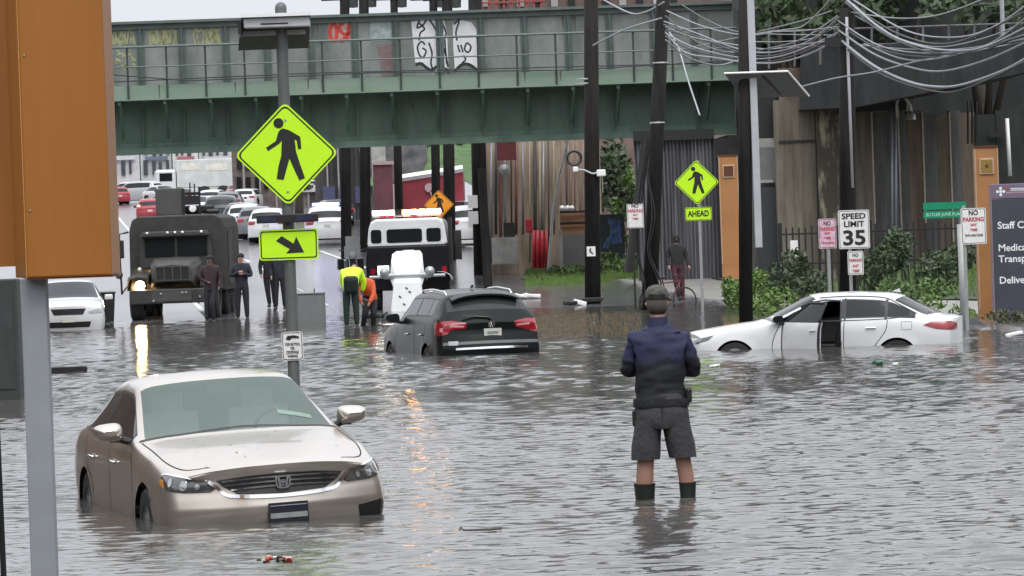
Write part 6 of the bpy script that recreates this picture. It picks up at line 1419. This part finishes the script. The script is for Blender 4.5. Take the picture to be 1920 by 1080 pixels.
# grass on the bank: uncountable
rng = np.random.default_rng(5); mb = MB()
for _ in range(26000):
    y = rng.uniform(76, 112); w_ = rng.uniform(2.9, 15); x = shore(y)+w_
    if abs(x/y) > .14: continue
    z = ground_z(x, y); h_ = rng.uniform(.08, .26); dx, dy = rng.uniform(-.08, .08, 2); a = rng.uniform(0, 3.14); wx, wy = math.cos(a)*.012, math.sin(a)*.012
    mb.add([(x-wx, y-wy, z), (x+wx, y+wy, z), (x+dx, y+dy, z+h_)], [(0, 1, 2)])
for _ in range(5000):
    y = rng.uniform(128, 141); x = at(rng.uniform(985, 1200), 500, y).x; z = ground_z(x, y); h_ = rng.uniform(.08, .3); dx = rng.uniform(-.1, .1); mb.add([(x-.015, y, z), (x+.015, y, z), (x+dx, y, z+h_)], [(0, 1, 2)])
o = mb.build('grass', lf_lime, None, recalc=False); tag(o, 'bright green rough grass on the bank behind the white sedan', 'grass', kind='stuff')
# iron fence on the bank
F0 = at(1460, 500, 104); fe = thing('iron_fence', (F0.x, 104, .4), 0, 'black iron picket fence along the top of the bank behind the shrubs', 'fence')
def fz(px, py): p = at(px, py, 104); return p.x-F0.x, p.z-.4
xa, xb = fz(1462, 430)[0], fz(1850, 430)[0]; zt_ = fz(1650, 418)[1]; rr = random.Random(3)
mb = MB(); mb.box((xa, .03, zt_-.22), (xb, .07, zt_-.18)); mb.box((xa, .03, zt_-.95), (xb, .07, zt_-.91)); mb.build('rail', black, fe)
mb = MB(); x = xa
while x < xb:
    mb.box((x-.022, -.012, -.2), (x+.022, .025, zt_-rr.uniform(.0, .08))); x += .155
mb.build('pickets', black, fe)
x = xa
while x < xb: part('fence_post', fe, black, ((x-.05, -.04, -.2), (x+.05, .08, zt_+.08))); x += 2.2
part('notice', fe, signwhite, ((fz(1466, 0)[0], -.05, zt_-.75), (fz(1480, 0)[0], -.02, zt_-.35)))
# ================================================================ people
def skin(name, V, E, m, parent, sub=2, root=None, smoothfac=.0):
    "V: name -> (x,y,z,rx[,ry]); one continuous skinned surface"
    names = list(V); idx = {n_: i for i, n_ in enumerate(names)}
    me = bpy.data.meshes.new(name); me.from_pydata([V[n_][:3] for n_ in names], [(idx[a], idx[b_]) for a, b_ in E], [])
    o = bpy.data.objects.new(name, me); COL.objects.link(o); o.parent = parent
    md = o.modifiers.new('skin', 'SKIN'); md.use_smooth_shade = True; md.branch_smoothing = smoothfac
    for n_ in names:
        v = V[n_]; me.skin_vertices[0].data[idx[n_]].radius = (v[3], v[4] if len(v) > 4 else v[3])
    me.skin_vertices[0].data[idx[root or names[0]]].use_root = True
    sb_ = o.modifiers.new('sub', 'SUBSURF'); sb_.levels = sub; sb_.render_levels = sub
    dg = bpy.context.evaluated_depsgraph_get(); bpy.context.view_layer.update(); dg = bpy.context.evaluated_depsgraph_get()
    me2 = bpy.data.meshes.new_from_object(o.evaluated_get(dg)); o.modifiers.clear(); o.data = me2; bpy.data.meshes.remove(me)
    me2.materials.clear(); me2.materials.append(m); me2.polygons.foreach_set('use_smooth', [True]*len(me2.polygons)); me2.name = name
    return o
skinm = mat('skin_tone', (.36, .20, .15), .5, 0, .08, 12); skind = mat('skin_tone_dark', (.13, .075, .055), .5, 0, .08, 12)
def ring_loft(name, m, parent, rings, seg=20, cap=True, wrinkle=0.0, seed=0, thick=0.0):
    "rings: (cx,cy,cz,rx,ry[,tilt]) stacked"
    mb = MB(); P = []; rg = random.Random(seed)
    for r in rings:
        cx, cy, cz, rx, ry = r[:5]; sq = r[5] if len(r) > 5 else .85; row = []
        for k in range(seg+1):
            q = 2*PI*(k % seg)/seg; c, s_ = math.cos(q), math.sin(q)
            w_ = 1+wrinkle*noise.noise(Vector((c*2.2+seed, s_*2.2, cz*9)))
            row.append((cx+math.copysign(abs(c)**sq, c)*rx*w_, cy+math.copysign(abs(s_)**sq, s_)*ry*w_, cz))
        P.append(row)
    mb.grid(P)
    if cap: mb.add(P[0][:-1], [tuple(range(seg))]); mb.add(P[-1][:-1], [tuple(range(seg))])
    o = mb.build(name, m, parent, smooth=True, autos=60); 
    bm = bmesh.new(); bm.from_mesh(o.data); bmesh.ops.remove_doubles(bm, verts=bm.verts, dist=.0005); bmesh.ops.recalc_face_normals(bm, faces=bm.faces); bm.to_mesh(o.data); bm.free(); return o
def add_hand(V, E, wrist, root, d, side, n_, r=.009, curl=.5):
    "palm and five fingers grown from the wrist joint; d = direction of the hand"
    d = Vector(d).normalized(); up = Vector((0, 0, 1)) if abs(d.z) < .8 else Vector((0, 1, 0)); lat = d.cross(up).normalized()*side; up = lat.cross(d).normalized()
    w_ = Vector(V[wrist][:3]); p = w_+d*.055; V[n_+'palm'] = (*p, .034, .018); E.append((wrist, n_+'palm'))
    for k, (o, L_) in enumerate(((-.030, .062), (-.010, .075), (.010, .078), (.028, .068))):
        a = p+d*.04+lat*o; b_ = a+d*L_*.45-up*L_*.15*curl*2; c = b_+d*L_*.25-up*L_*.45*curl*1.6
        for i, (q, rr_) in enumerate(((a, r), (b_, r*.95), (c, r*.8))): V['%sf%d%d' % (n_, k, i)] = (*q, rr_, rr_)
        E += [(n_+'palm', '%sf%d0' % (n_, k)), ('%sf%d0' % (n_, k), '%sf%d1' % (n_, k)), ('%sf%d1' % (n_, k), '%sf%d2' % (n_, k))]
    a = w_+d*.035-lat*.035; b_ = a+d*.03-lat*.02-up*.01; V[n_+'t0'] = (*a, .012, .012); V[n_+'t1'] = (*b_, .009, .009); E += [(n_+'palm', n_+'t0'), (n_+'t0', n_+'t1')]
# ---- man in the foreground, from behind. local x = image right, y = away, z from the water surface
MX = at(1246, 935, 34); man = thing('person', (MX.x, 34, 0), 0, 'man seen from behind in a navy jacket, grey shorts and cap, standing shin-deep in water', 'person')
V = {'pel': (.0, 0, .70, .13, .09), 'sp': (.0, 0, .86, .12, .08), 'ch': (.0, -.01, 1.14, .13, .085), 'nk0': (-.005, .0, 1.34, .07, .065), 'nk': (-.005, .02, 1.42, .055, .055), 'hd0': (-.005, .05, 1.50, .072, .085), 'hd1': (-.005, .055, 1.60, .075, .09), 'hd2': (-.005, .05, 1.655, .045, .055),
     'ls': (-.19, .0, 1.29, .055, .055), 'le': (-.255, .03, 1.03, .042, .042), 'lw': (-.13, .25, 1.05, .028, .03),
     'rs': (.19, .0, 1.28, .055, .055), 're': (.27, .05, 1.0, .042, .042), 'rw': (.14, .27, 1.03, .028, .03),
     'lh': (-.115, 0, .60, .08, .08), 'lk': (-.145, -.01, .26, .070, .072), 'lc': (-.152, .0, .16, .075, .078), 'la': (-.158, .01, -.1, .04, .045), 'lt': (-.165, .12, -.17, .045, .035),
     'rh': (.115, 0, .60, .08, .08), 'rk': (.165, .0, .26, .064, .066), 'rc': (.182, .01, .16, .068, .070), 'ra': (.19, .02, -.1, .04, .045), 'rt': (.20, .13, -.17, .045, .035)}
E = [('pel', 'sp'), ('sp', 'ch'), ('ch', 'nk0'), ('nk0', 'nk'), ('nk', 'hd0'), ('hd0', 'hd1'), ('hd1', 'hd2'), ('ch', 'ls'), ('ls', 'le'), ('le', 'lw'), ('ch', 'rs'), ('rs', 're'), ('re', 'rw'), ('pel', 'lh'), ('lh', 'lk'), ('lk', 'lc'), ('lc', 'la'), ('la', 'lt'), ('pel', 'rh'), ('rh', 'rk'), ('rk', 'rc'), ('rc', 'ra'), ('ra', 'rt')]
add_hand(V, E, 'lw', None, (.6, .5, .15), 1, 'l', curl=.7); add_hand(V, E, 'rw', None, (-.6, .5, .15), -1, 'r', curl=.7)
body_o = skin('body', V, E, skinm, man, 2)
for sg in (-1, 1):
    MB().lathe((-.005+sg*.078, .045, 1.555), [(0, -.02), (.012, -.015), (.026, 0), (.02, .012), (0, .015)], 12, 'x').build('ear', skinm, man, smooth=True)
MB().lathe((-.005, .148, 1.545), [(0, .02), (.012, .008), (.018, -.012), (0, -.02)], 8).build('nose', skinm, man, smooth=True)
for sg in (-1, 1): MB().lathe((-.005+sg*.03, .132, 1.575), [(0, .008), (.01, .004), (.01, -.004), (0, -.008)], 8).build('eye', ink, man)
# jacket: navy yoke over a black lower body, wrinkled
jm = mat('jacket_black_navy', (.008, .009, .014), .75, 0, .3, 7, bump=.5)
nj = bpy.data.materials.new('jacket_cloth'); nj.use_nodes = True; n = nj.node_tree; b = n.nodes['Principled BSDF']; b.inputs['Roughness'].default_value = .75
tcj = n.nodes.new('ShaderNodeTexCoord'); sx_ = n.nodes.new('ShaderNodeSeparateXYZ'); n.links.new(tcj.outputs['Object'], sx_.inputs[0])
nz = n.nodes.new('ShaderNodeTexNoise'); nz.inputs['Scale'].default_value = 7; n.links.new(tcj.outputs['Object'], nz.inputs['Vector'])
md_ = n.nodes.new('ShaderNodeMath'); md_.operation = 'MULTIPLY_ADD'; n.links.new(nz.outputs[0], md_.inputs[0]); md_.inputs[1].default_value = .30; n.links.new(sx_.outputs[2], md_.inputs[2])
rp = n.nodes.new('ShaderNodeValToRGB'); rp.color_ramp.elements[0].position = 0; rp.color_ramp.elements[0].color = (.006, .007, .011, 1); rp.color_ramp.elements[1].color = (.010, .014, .050, 1)
mr = n.nodes.new('ShaderNodeMapRange'); mr.inputs['From Min'].default_value = 1.19; mr.inputs['From Max'].default_value = 1.33; n.links.new(md_.outputs[0], mr.inputs['Value']); n.links.new(mr.outputs[0], rp.inputs[0]); n.links.new(rp.outputs[0], b.inputs['Base Color'])
bpj = n.nodes.new('ShaderNodeBump'); bpj.inputs['Strength'].default_value = .6; bpj.inputs['Distance'].default_value = .03; n.links.new(nz.outputs[0], bpj.inputs['Height']); n.links.new(bpj.outputs[0], b.inputs['Normal'])
J = {'hem': (0, -.005, .68, .215, .135), 'pel': (.0, -.005, .80, .222, .138), 'sp': (.0, -.005, .92, .212, .133), 'm': (0, -.01, 1.04, .215, .135), 'ch': (.0, -.012, 1.17, .225, .14), 'nk0': (-.005, .0, 1.32, .105, .085), 'nk': (-.005, .015, 1.40, .078, .074),
     'ls': (-.205, .0, 1.27, .072, .075), 'lm': (-.235, .0, 1.15, .066, .068), 'le': (-.262, .03, 1.02, .060, .062), 'lf': (-.19, .15, 1.03, .052, .052), 'lw': (-.145, .225, 1.045, .044, .044),
     'rs': (.205, .0, 1.26, .072, .075), 'rm': (.242, .0, 1.13, .066, .068), 're': (.285, .05, .99, .060, .062), 'rf': (.21, .16, 1.01, .052, .052), 'rw': (.155, .24, 1.03, .044, .044)}
JE = [('hem', 'pel'), ('pel', 'sp'), ('sp', 'm'), ('m', 'ch'), ('ch', 'nk0'), ('nk0', 'nk'), ('ch', 'ls'), ('ls', 'lm'), ('lm', 'le'), ('le', 'lf'), ('lf', 'lw'), ('ch', 'rs'), ('rs', 'rm'), ('rm', 're'), ('re', 'rf'), ('rf', 'rw')]
jo = skin('jacket', J, JE, nj, man, 3)
for v in jo.data.vertices:
    c = v.co; k = noise.noise(Vector((c.x*8, c.y*8, c.z*22)))*.014+noise.noise(Vector((c.x*4, c.y*4, c.z*7+3)))*.016; v.co = c+v.normal*k
ring_loft('jacket_hem', jm, man, [(0, -.005, .735, .222, .150), (0, -.005, .76, .226, .154), (0, -.005, .80, .222, .150)], 30, False)
ring_loft('jacket_collar', nj, man, [(-.005, .012, 1.36, .088, .083), (-.005, .018, 1.41, .080, .078), (-.005, .024, 1.45, .080, .08)], cap=False)
shm = mat('shorts_grey', (.042, .040, .044), .85, 0, .2, 6, bump=.5)
mb = MB()
def rings_into(mb, rings, seg=22, close=True):
    P = []
    for (cx, cy, cz, rx, ry, sq) in rings: P.append([(cx+math.copysign(abs(math.cos(2*PI*k/seg))**sq, math.cos(2*PI*k/seg))*rx, cy+math.copysign(abs(math.sin(2*PI*k/seg))**sq, math.sin(2*PI*k/seg))*ry, cz) for k in range(seg+1)])
    mb.grid(P); mb.add(P[-1][:-1], [tuple(range(seg))]) if close else None
rings_into(mb, [(0, 0, .84, .185, .13, .9), (0, 0, .79, .198, .14, .9), (0, -.005, .72, .212, .155, .9), (0, -.005, .66, .218, .16, .9), (0, -.005, .60, .215, .155, .9), (0, -.005, .565, .19, .14, .9)])
for x0_, x1_, z1_ in ((-.108, -.142, .320), (.108, .158, .330)):
    rings_into(mb, [(lerp(x0_, x1_, t), -.005, lerp(.64, z1_, t), lerp(.112, .114, t), lerp(.145, .122, t), .85) for t in (0, .15, .3, .45, .6, .75, .88, .96, 1)], 22, False)
    rings_into(mb, [(x1_, -.005, z1_, .114, .122, .85), (x1_, -.005, z1_+.004, .104, .112, .85), (x1_, -.005, z1_+.05, .10, .10, .85)], 22, True)
so_ = mb.build('shorts', shm, man, smooth=True, autos=60)
for v in so_.data.vertices:
    c = v.co.copy(); v.co = c+v.normal*(noise.noise(Vector((c.x*9, c.y*7, c.z*6)))*.012)
part('shorts_seam', man, black, ((-.004, -.162, .62), (.004, -.150, .78)))
capm = mat('cap_camouflage', (.045, .042, .036), .8, 0, .3, 26, bump=.3, col2=(.10, .095, .085))
P = []
for z, rx, ry in ((1.585, .094, .106), (1.62, .096, .108), (1.66, .088, .100), (1.69, .065, .075), (1.705, .03, .035), (1.708, .001, .001)): P.append((-.005, .05, z, rx, ry, 1.0))
cp = ring_loft('cap', capm, man, P, 26)
mb = MB(); mb.grid([[(-.005+math.sin(a)*r_, .05+math.cos(a)*(r_+.0), 1.60-((r_-.09)*.35)) for a in np.linspace(-1.0, 1.0, 13)] for r_ in (.095, .13, .165)]); mb.build('cap_peak', capm, cp)
mb = MB(); mb.grid([[(-.005+math.sin(a)*.0975, .05-math.cos(a)*.1105, z) for a in np.linspace(-.75, .75, 12)] for z in (1.592, 1.632)]); mb.build('cap_strap', ink, cp)
ring_loft('hair', mat('hair_dark', (.05, .04, .035), .9, 0, .3, 40), man, [(-.005, .035, 1.475, .062, .07), (-.005, .035, 1.51, .079, .088), (-.005, .04, 1.585, .086, .098)], 22)
bt = mat('rubber_boot', (.018, .022, .018), .35, 0, .2, 8)
for n_, (x, y, r1) in {'l': (-.155, .005, .085), 'r': (.188, .015, .068)}.items():
    ring_loft('boot', bt, man, [(x, y+.08, -.22, .05, .15), (x, y+.06, -.16, .055, .14), (x, y, -.10, .058, .07), (x, y, .0, r1*.9, r1*.92), (x, y, .105, r1, r1*1.02), (x, y, .112, r1*1.03, r1*1.05), (x, y, .125, r1*1.03, r1*1.05)], 20, False)
part('belt_pouch', man, black, ((.195, -.06, .76), (.245, .06, .88)), bevel=.018); part('belt_pouch', man, black, ((-.235, -.05, .58), (-.195, .05, .72)), bevel=.018)
part('phone', man, black, ((-.05, .40, 1.06), (.06, .412, 1.14)), bevel=.006)
# ---- smaller figures
def figure(label, px, py, D, kw, z=None, H=1.78, name='person'):
    b0 = at(px, py, D); t = thing(name, (b0.x, D, b0.z if z is None else z), kw.get('rz', 0), label, 'person')
    V = dict(kw['V']); V = {k: tuple(c for c in v) for k, v in V.items()}
    E = [('pel', 'ch'), ('ch', 'nk'), ('nk', 'hd'), ('hd', 'top'), ('ch', 'ls'), ('ls', 'le'), ('le', 'lw'), ('lw', 'lp'), ('ch', 'rs'), ('rs', 're'), ('re', 'rw'), ('rw', 'rp'), ('pel', 'lh'), ('lh', 'lk'), ('lk', 'la'), ('la', 'lt'), ('pel', 'rh'), ('rh', 'rk'), ('rk', 'ra'), ('ra', 'rt')]
    VB = dict(V)
    for n_ in ('pel', 'ch'): VB[n_] = (*V[n_][:3], V[n_][3]*.75, V[n_][4]*.7)
    skin('body', VB, E, kw.get('skin', skinm), t, 2)
    pv, cv = Vector(V['pel'][:3]), Vector(V['ch'][:3]); ud = (cv-pv).normalized(); V['hem'] = (*(pv-ud*.16), V['pel'][3]*.95, V['pel'][4]); V['wst'] = (*(pv+ud*.14), V['pel'][3]*.9, V['pel'][4]*.9)
    g = lambda names, k, e=0: {n_: (V[n_][0], V[n_][1], V[n_][2], V[n_][3]*k+e, (V[n_][4] if len(V[n_]) > 4 else V[n_][3])*k+e) for n_ in names}
    skin('jacket', g(['hem', 'pel', 'ch', 'nk', 'ls', 'le', 'lw', 'rs', 're', 'rw'], 1.1, .014), [('hem', 'pel'), ('pel', 'ch'), ('ch', 'nk'), ('ch', 'ls'), ('ls', 'le'), ('le', 'lw'), ('ch', 'rs'), ('rs', 're'), ('re', 'rw')], kw['jacket'], t, 2)
    skin('trousers', g(['wst', 'pel', 'lh', 'lk', 'la', 'rh', 'rk', 'ra'], 1.06, .014), [('wst', 'pel'), ('pel', 'lh'), ('lh', 'lk'), ('lk', 'la'), ('pel', 'rh'), ('rh', 'rk'), ('rk', 'ra')], kw['trousers'], t, 2)
    for a_, b__ in (('la', 'lt'), ('ra', 'rt')): skin('shoe', {'a': (*V[a_][:2], V[a_][2]-.0, .055), 'b': (*V[b__][:3], .055, .042)}, [('a', 'b')], black, t, 2)
    h = V['hd']; tp = V['top']; hm = kw.get('hair', mat('hair_black', (.012, .01, .01), .8))
    c = Vector(tp[:3]); MB().lathe(c-Vector((0, -.01, .05)), [(.0, .105), (.05, .095), (.088, .06), (.096, .01), (.085, -.02 if not kw.get('long') else -.12)], 14).build('hair', hm, t, smooth=True)
    if kw.get('face', True):
        fd = kw.get('fd', -1); MB().cbox((h[0], h[1]+fd*.092, (h[2]+tp[2])/2-.02), (.02, .03, .03)).build('nose', kw.get('skin', skinm), t, bevel=.008)
    for k in kw.get('extra', []): k(t, V)
    return t
def stand(**o):
    V = {'pel': (0, 0, .98, .145, .10), 'ch': (0, 0, 1.28, .16, .11), 'nk': (0, 0, 1.50, .055), 'hd': (0, -.01, 1.60, .075, .085), 'top': (0, 0, 1.70, .07, .08), 'ls': (-.19, 0, 1.42, .06), 'le': (-.25, 0, 1.14, .045), 'lw': (-.22, -.10, .92, .032), 'lp': (-.21, -.13, .82, .035, .02),
         'rs': (.19, 0, 1.42, .06), 're': (.25, 0, 1.14, .045), 'rw': (.22, -.10, .92, .032), 'rp': (.21, -.13, .82, .035, .02), 'lh': (-.09, 0, .88, .09), 'lk': (-.11, -.01, .48, .062), 'la': (-.12, 0, .08, .042), 'lt': (-.13, -.14, .035, .045, .03), 'rh': (.09, 0, .88, .09), 'rk': (.11, -.01, .48, .062), 'ra': (.12, 0, .08, .042), 'rt': (.13, -.14, .035, .045, .03)}
    V.update(o); return V
cb_ = mat('uniform_black', (.013, .013, .017), .8, 0, .3, 6, bump=.3); cn_ = mat('uniform_navy', (.016, .017, .028), .8, 0, .3, 6)
figure('person in dark clothes leaning in front of the wing of the military truck', 397, 597, 109, dict(V=stand(lw=(-.05, -.12, 1.05, .032), lp=(.02, -.14, 1.02, .035, .02), rk=(.02, -.12, .48, .062), ra=(.06, -.05, .08, .042), rt=(.07, -.18, .035, .045, .03)), jacket=mat('dark_maroon_cloth', (.03, .013, .016), .8, 0, .3, 6), trousers=cb_, skin=skind), z=-.06)
figure('person in black standing with arms folded on the right of the military truck', 455, 595, 109.5, dict(V=stand(le=(-.27, -.05, 1.16, .045), lw=(-.02, -.20, 1.27, .032), lp=(.07, -.2, 1.27, .035, .02), re=(.27, -.05, 1.16, .045), rw=(.04, -.18, 1.22, .032), rp=(-.05, -.2, 1.22, .035, .02)), jacket=cn_, trousers=cb_), z=-.04)
figure('person in black trousers mostly hidden by the arrow panel, left of the sign pole', 507, 572, 118, dict(V=stand(lk=(-.06, 0, .48, .062), la=(-.02, 0, .08, .042), lt=(-.04, -.14, .035, .045, .03)), jacket=cb_, trousers=cb_), z=ground_z(-6.5, 118))
figure('person in dark clothes mostly hidden behind the sign pole and arrow panel', 526, 578, 116, dict(V=stand(), jacket=cn_, trousers=cb_), z=ground_z(-6, 116))
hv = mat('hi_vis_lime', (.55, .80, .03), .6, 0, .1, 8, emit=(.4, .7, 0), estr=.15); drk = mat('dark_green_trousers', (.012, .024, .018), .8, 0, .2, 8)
def bag(t, V):
    mb = MB().cbox((.02, -.17, 1.02), (.34, .20, .40), Matrix.Rotation(.3, 3, 'X')); mb.build('jacket_back', drk, t, bevel=.08)
figure('worker in a lime hi-vis top and dark green trousers bending over beside the tow truck', 660, 616, 97, dict(V=stand(pel=(0, -.05, .98, .17, .13), ch=(.02, .22, 1.24, .18, .13), nk=(.06, .38, 1.36, .06), hd=(.08, .46, 1.38, .075, .085), top=(.10, .52, 1.42, .07, .08), ls=(-.17, .28, 1.30, .07), le=(-.20, .40, 1.05, .05), lw=(-.10, .50, .88, .035), lp=(-.06, .52, .80, .035, .02), rs=(.22, .28, 1.30, .07), re=(.30, .40, 1.05, .05), rw=(.25, .48, .85, .035), rp=(.24, .5, .78, .035, .02)),
       jacket=hv, trousers=drk, fd=1, extra=[bag]), z=-.05)
figure('person in an orange-red jacket crouching right of the bending hi-vis worker', 690, 612, 98, dict(V=stand(pel=(.08, .05, .78, .14, .12), ch=(-.02, -.10, 1.08, .15, .12), nk=(-.12, -.22, 1.20, .05), hd=(-.17, -.28, 1.22, .07, .08), top=(-.22, -.32, 1.26, .06, .07), ls=(-.16, -.12, 1.10, .06), le=(-.22, -.2, .85, .045), lw=(-.12, -.3, .66, .032), lp=(-.08, -.32, .58, .035, .02), rs=(.14, -.1, 1.10, .06), re=(.16, -.2, .82, .045), rw=(.06, -.3, .64, .032), rp=(.03, -.32, .56, .035, .02), lh=(.0, .03, .70, .09), lk=(-.05, -.18, .40, .06), rh=(.14, .03, .70, .09), rk=(.15, -.15, .40, .06)),
       jacket=mat('jacket_orange', (.62, .10, .03), .7, 0, .15, 8), trousers=cb_), z=-.12)
mar = mat('maroon_trousers', (.05, .014, .022), .8, 0, .2, 8)
figure('person in a dark hoodie and maroon trousers walking on the pavement beside the leaning pole', 1272, 558, 113, dict(V=stand(lk=(-.05, -.10, .48, .06), la=(.02, .0, .08, .042), lt=(.03, -.12, .035, .045, .03), rw=(.30, -.1, .90, .032), rp=(.33, -.12, .82, .035, .02)), jacket=mat('hoodie_dark', (.016, .017, .017), .85, 0, .2, 6), trousers=mar, long=True), z=ground_z(4.2, 113))
# bicycle leaning by the pole
bk = thing('bicycle', (at(1252, 560, 107).x, 107, ground_z(at(1252, 560, 107).x, 107)), .5, 'dark bicycle leaning beside the utility pole behind the man in the cap', 'bicycle')
for x in (-.5, .5):
    a = [(x+math.cos(q)*.33, 0, .34+math.sin(q)*.33) for q in np.linspace(0, 2*PI, 25)]; MB().tube(a, .02, 6, cap=False).build('wheel', rubber, bk, smooth=True)
mb = MB()
for p, q in (((-.5, .34), (-.15, .85)), ((-.5, .34), (0, .32)), ((0, .32), (-.15, .92)), ((0, .32), (.38, .80)), ((-.13, .80), (.38, .84)), ((.5, .34), (.36, .98))): mb.tube([(p[0], 0, p[1]), (q[0], 0, q[1])], .018, 6)
mb.build('frame', mat('bike_maroon', (.12, .02, .03), .4), bk)
MB().tube([(.36, -.25, 1.0), (.34, 0, .98), (.36, .25, 1.0)], .015, 6).build('handlebar', black, bk); part('saddle', bk, black, ((-.27, -.07, .92), (-.04, .07, .97)), bevel=.02)
# ================================================================ floating and stranded debris
def debris(name, px, py, m, label, dims, rz=0, irregular=True, group=None, z=0.012):
    p = gnd(px, py, 0); mb = MB(); rr = random.Random(int(px)); w_, d_, h_ = dims
    for k in range(3 if irregular else 1):
        c = (rr.uniform(-.25, .25)*w_, rr.uniform(-.2, .2)*d_, h_*.3); mb.cbox(c, (w_*rr.uniform(.5, 1), d_*rr.uniform(.5, 1), h_*rr.uniform(.6, 1)), Matrix.Rotation(rr.uniform(-.3, .3), 3, 'Y') @ Matrix.Rotation(rr.uniform(-.6, .6), 3, 'Z'))
    o = mb.build(name, m, None, bevel=min(dims)*.2); o.location = (p.x, p.y, z); o.rotation_euler = (0, 0, rz); return tag(o, label, 'debris', group)
p = gnd(129, 698, 0); o = MB().prism(rrect(0, 0, .62, .10, .03), -.07, .07).build('floating_plank', black, None, bevel=.01); o.location = (p.x, p.y, .045); tag(o, 'black floating plank left of the silver sedan, beside the grey post', 'debris')
p = gnd(520, 1052, 0); t = thing('leaf_litter', (p.x, p.y, 0), 0, 'clump of wet brown leaves with red and white scraps floating in the foreground', 'debris'); rr = random.Random(9)
for k, m in enumerate((mat('scrap_white', (.7, .66, .64), .6), mat('scrap_red', (.5, .06, .04), .6), mat('wet_leaf', (.06, .035, .015)), mat('scrap_peach', (.6, .4, .33), .6))):
    mb = MB()
    for j in range(5): x, y = rr.uniform(-.11, .11), rr.uniform(-.05, .05); mb.cbox((x, y, .012+.01*(abs(x) < .06)), (rr.uniform(.02, .05), rr.uniform(.02, .04), .012), Matrix.Rotation(rr.uniform(-1, 1), 3, 'X') @ Matrix.Rotation(rr.uniform(0, 3), 3, 'Z'))
    mb.build('scraps', m, t)
MB().tube([(-.14, 0, .012), (-.02, .01, .016), (.05, 0, .014)], .008, 5).build('stick', mat('bark', (.05, .04, .03)), t)
p = gnd(905, 996, 0); t = thing('floating_twig', (p.x, p.y, 0), 0, 'thin dark forked twig floating between the silver sedan and the wading man', 'twig'); MB().tube([(-.17, 0, .012), (-.16, 0, .035), (-.14, 0, .012), (0, .02, .008), (.14, 0, .012)], .007, 5).build('twig_stem', mat('bark', (.05, .04, .03)), t); MB().tube([(0, .02, .008), (.06, -.08, .012)], .005, 5).build('twig_branch', mat('bark', (.05, .04, .03)), t)
debris('floating_foam', 1343, 688, whitep, 'small white scrap floating near the front wheel of the white sedan', (.18, .12, .03))
debris('floating_foam', 1680, 686, whitep, 'small white scrap floating below the rear wheel of the white sedan', (.08, .08, .05))
debris('floating_bottle', 1648, 684, mat('bottle_green', (.05, .12, .09), .3), 'small dark green bottle floating below the rear door of the white sedan', (.16, .08, .06))
debris('floating_foam', 1910, 630, whitep, 'white foam slab at the water edge below the dark direction sign', (.34, .22, .08), irregular=False)
for px, py, lb_, m in ((975, 531, 'white litter on the kerb above the roof of the dark hatchback', whitep), (1000, 529, 'second piece of pale litter on the kerb beside the weeds', signwhite), (1072, 560, 'dark rubbish heap at the foot of the central utility pole, left side', black), (1085, 556, 'pale plastic bag at the foot of the central utility pole', whitep)):
    D = 118 if py < 540 else 112; p = gat(px, py, D); o = debris('litter', px, 700, m, lb_, (.40, .3, .12)); o.location = p+Vector((0, 0, .04))
for k, (px, py) in enumerate(((152, 592), (176, 578), (196, 570), (700, 600), (712, 592), (694, 588))):
    p = at(px, py+8, 106); o = debris('litter', px, 700, black if k % 2 else steeld, 'dark flood debris at the water edge '+('left of the military truck' if k < 3 else 'beside the crouching person in orange'), (.35, .3, .14), group='debris at the water edge '+('left' if k < 3 else 'right')); o.location = (p.x, 106, .02)
wb = thing('wheelie_bin', (at(196, 600, 108).x, 108, -.1), .2, 'black wheeled bin beside the white sedan at the water edge', 'bin'); mb = MB(); mb.grid([[(-.2, -.22, 0), (.2, -.22, 0), (.2, .22, 0), (-.2, .22, 0), (-.2, -.22, 0)], [(-.26, -.28, .9), (.26, -.28, .9), (.26, .28, .9), (-.26, .28, .9), (-.26, -.28, .9)]]); mb.build('bin_body', black, wb); part('lid', wb, black, ((-.28, -.31, .905), (.28, .3, .96)), bevel=.02)
# brown blades added to stand in for the brown reflection at the kerb corner
rng = np.random.default_rng(12); mb = MB()
for _ in range(900):
    px = rng.uniform(1005, 1200); py = rng.uniform(590, 632); p = gnd(px, py, 0)
    if rng.random() < (py-590)/60: continue
    h_ = rng.uniform(.03, .16); dx = rng.uniform(-.08, .08); mb.add([(p.x-.012, p.y, -.02), (p.x+.012, p.y, -.02), (p.x+dx, p.y, h_)], [(0, 1, 2)])
o = mb.build('reflection_blades', leafmat('reflection_brown', (.10, .07, .035), (.22, .17, .09)), None, recalc=False); tag(o, 'brown blades standing in for a brown reflection on the water before the pavement corner', 'weeds', kind='stuff')
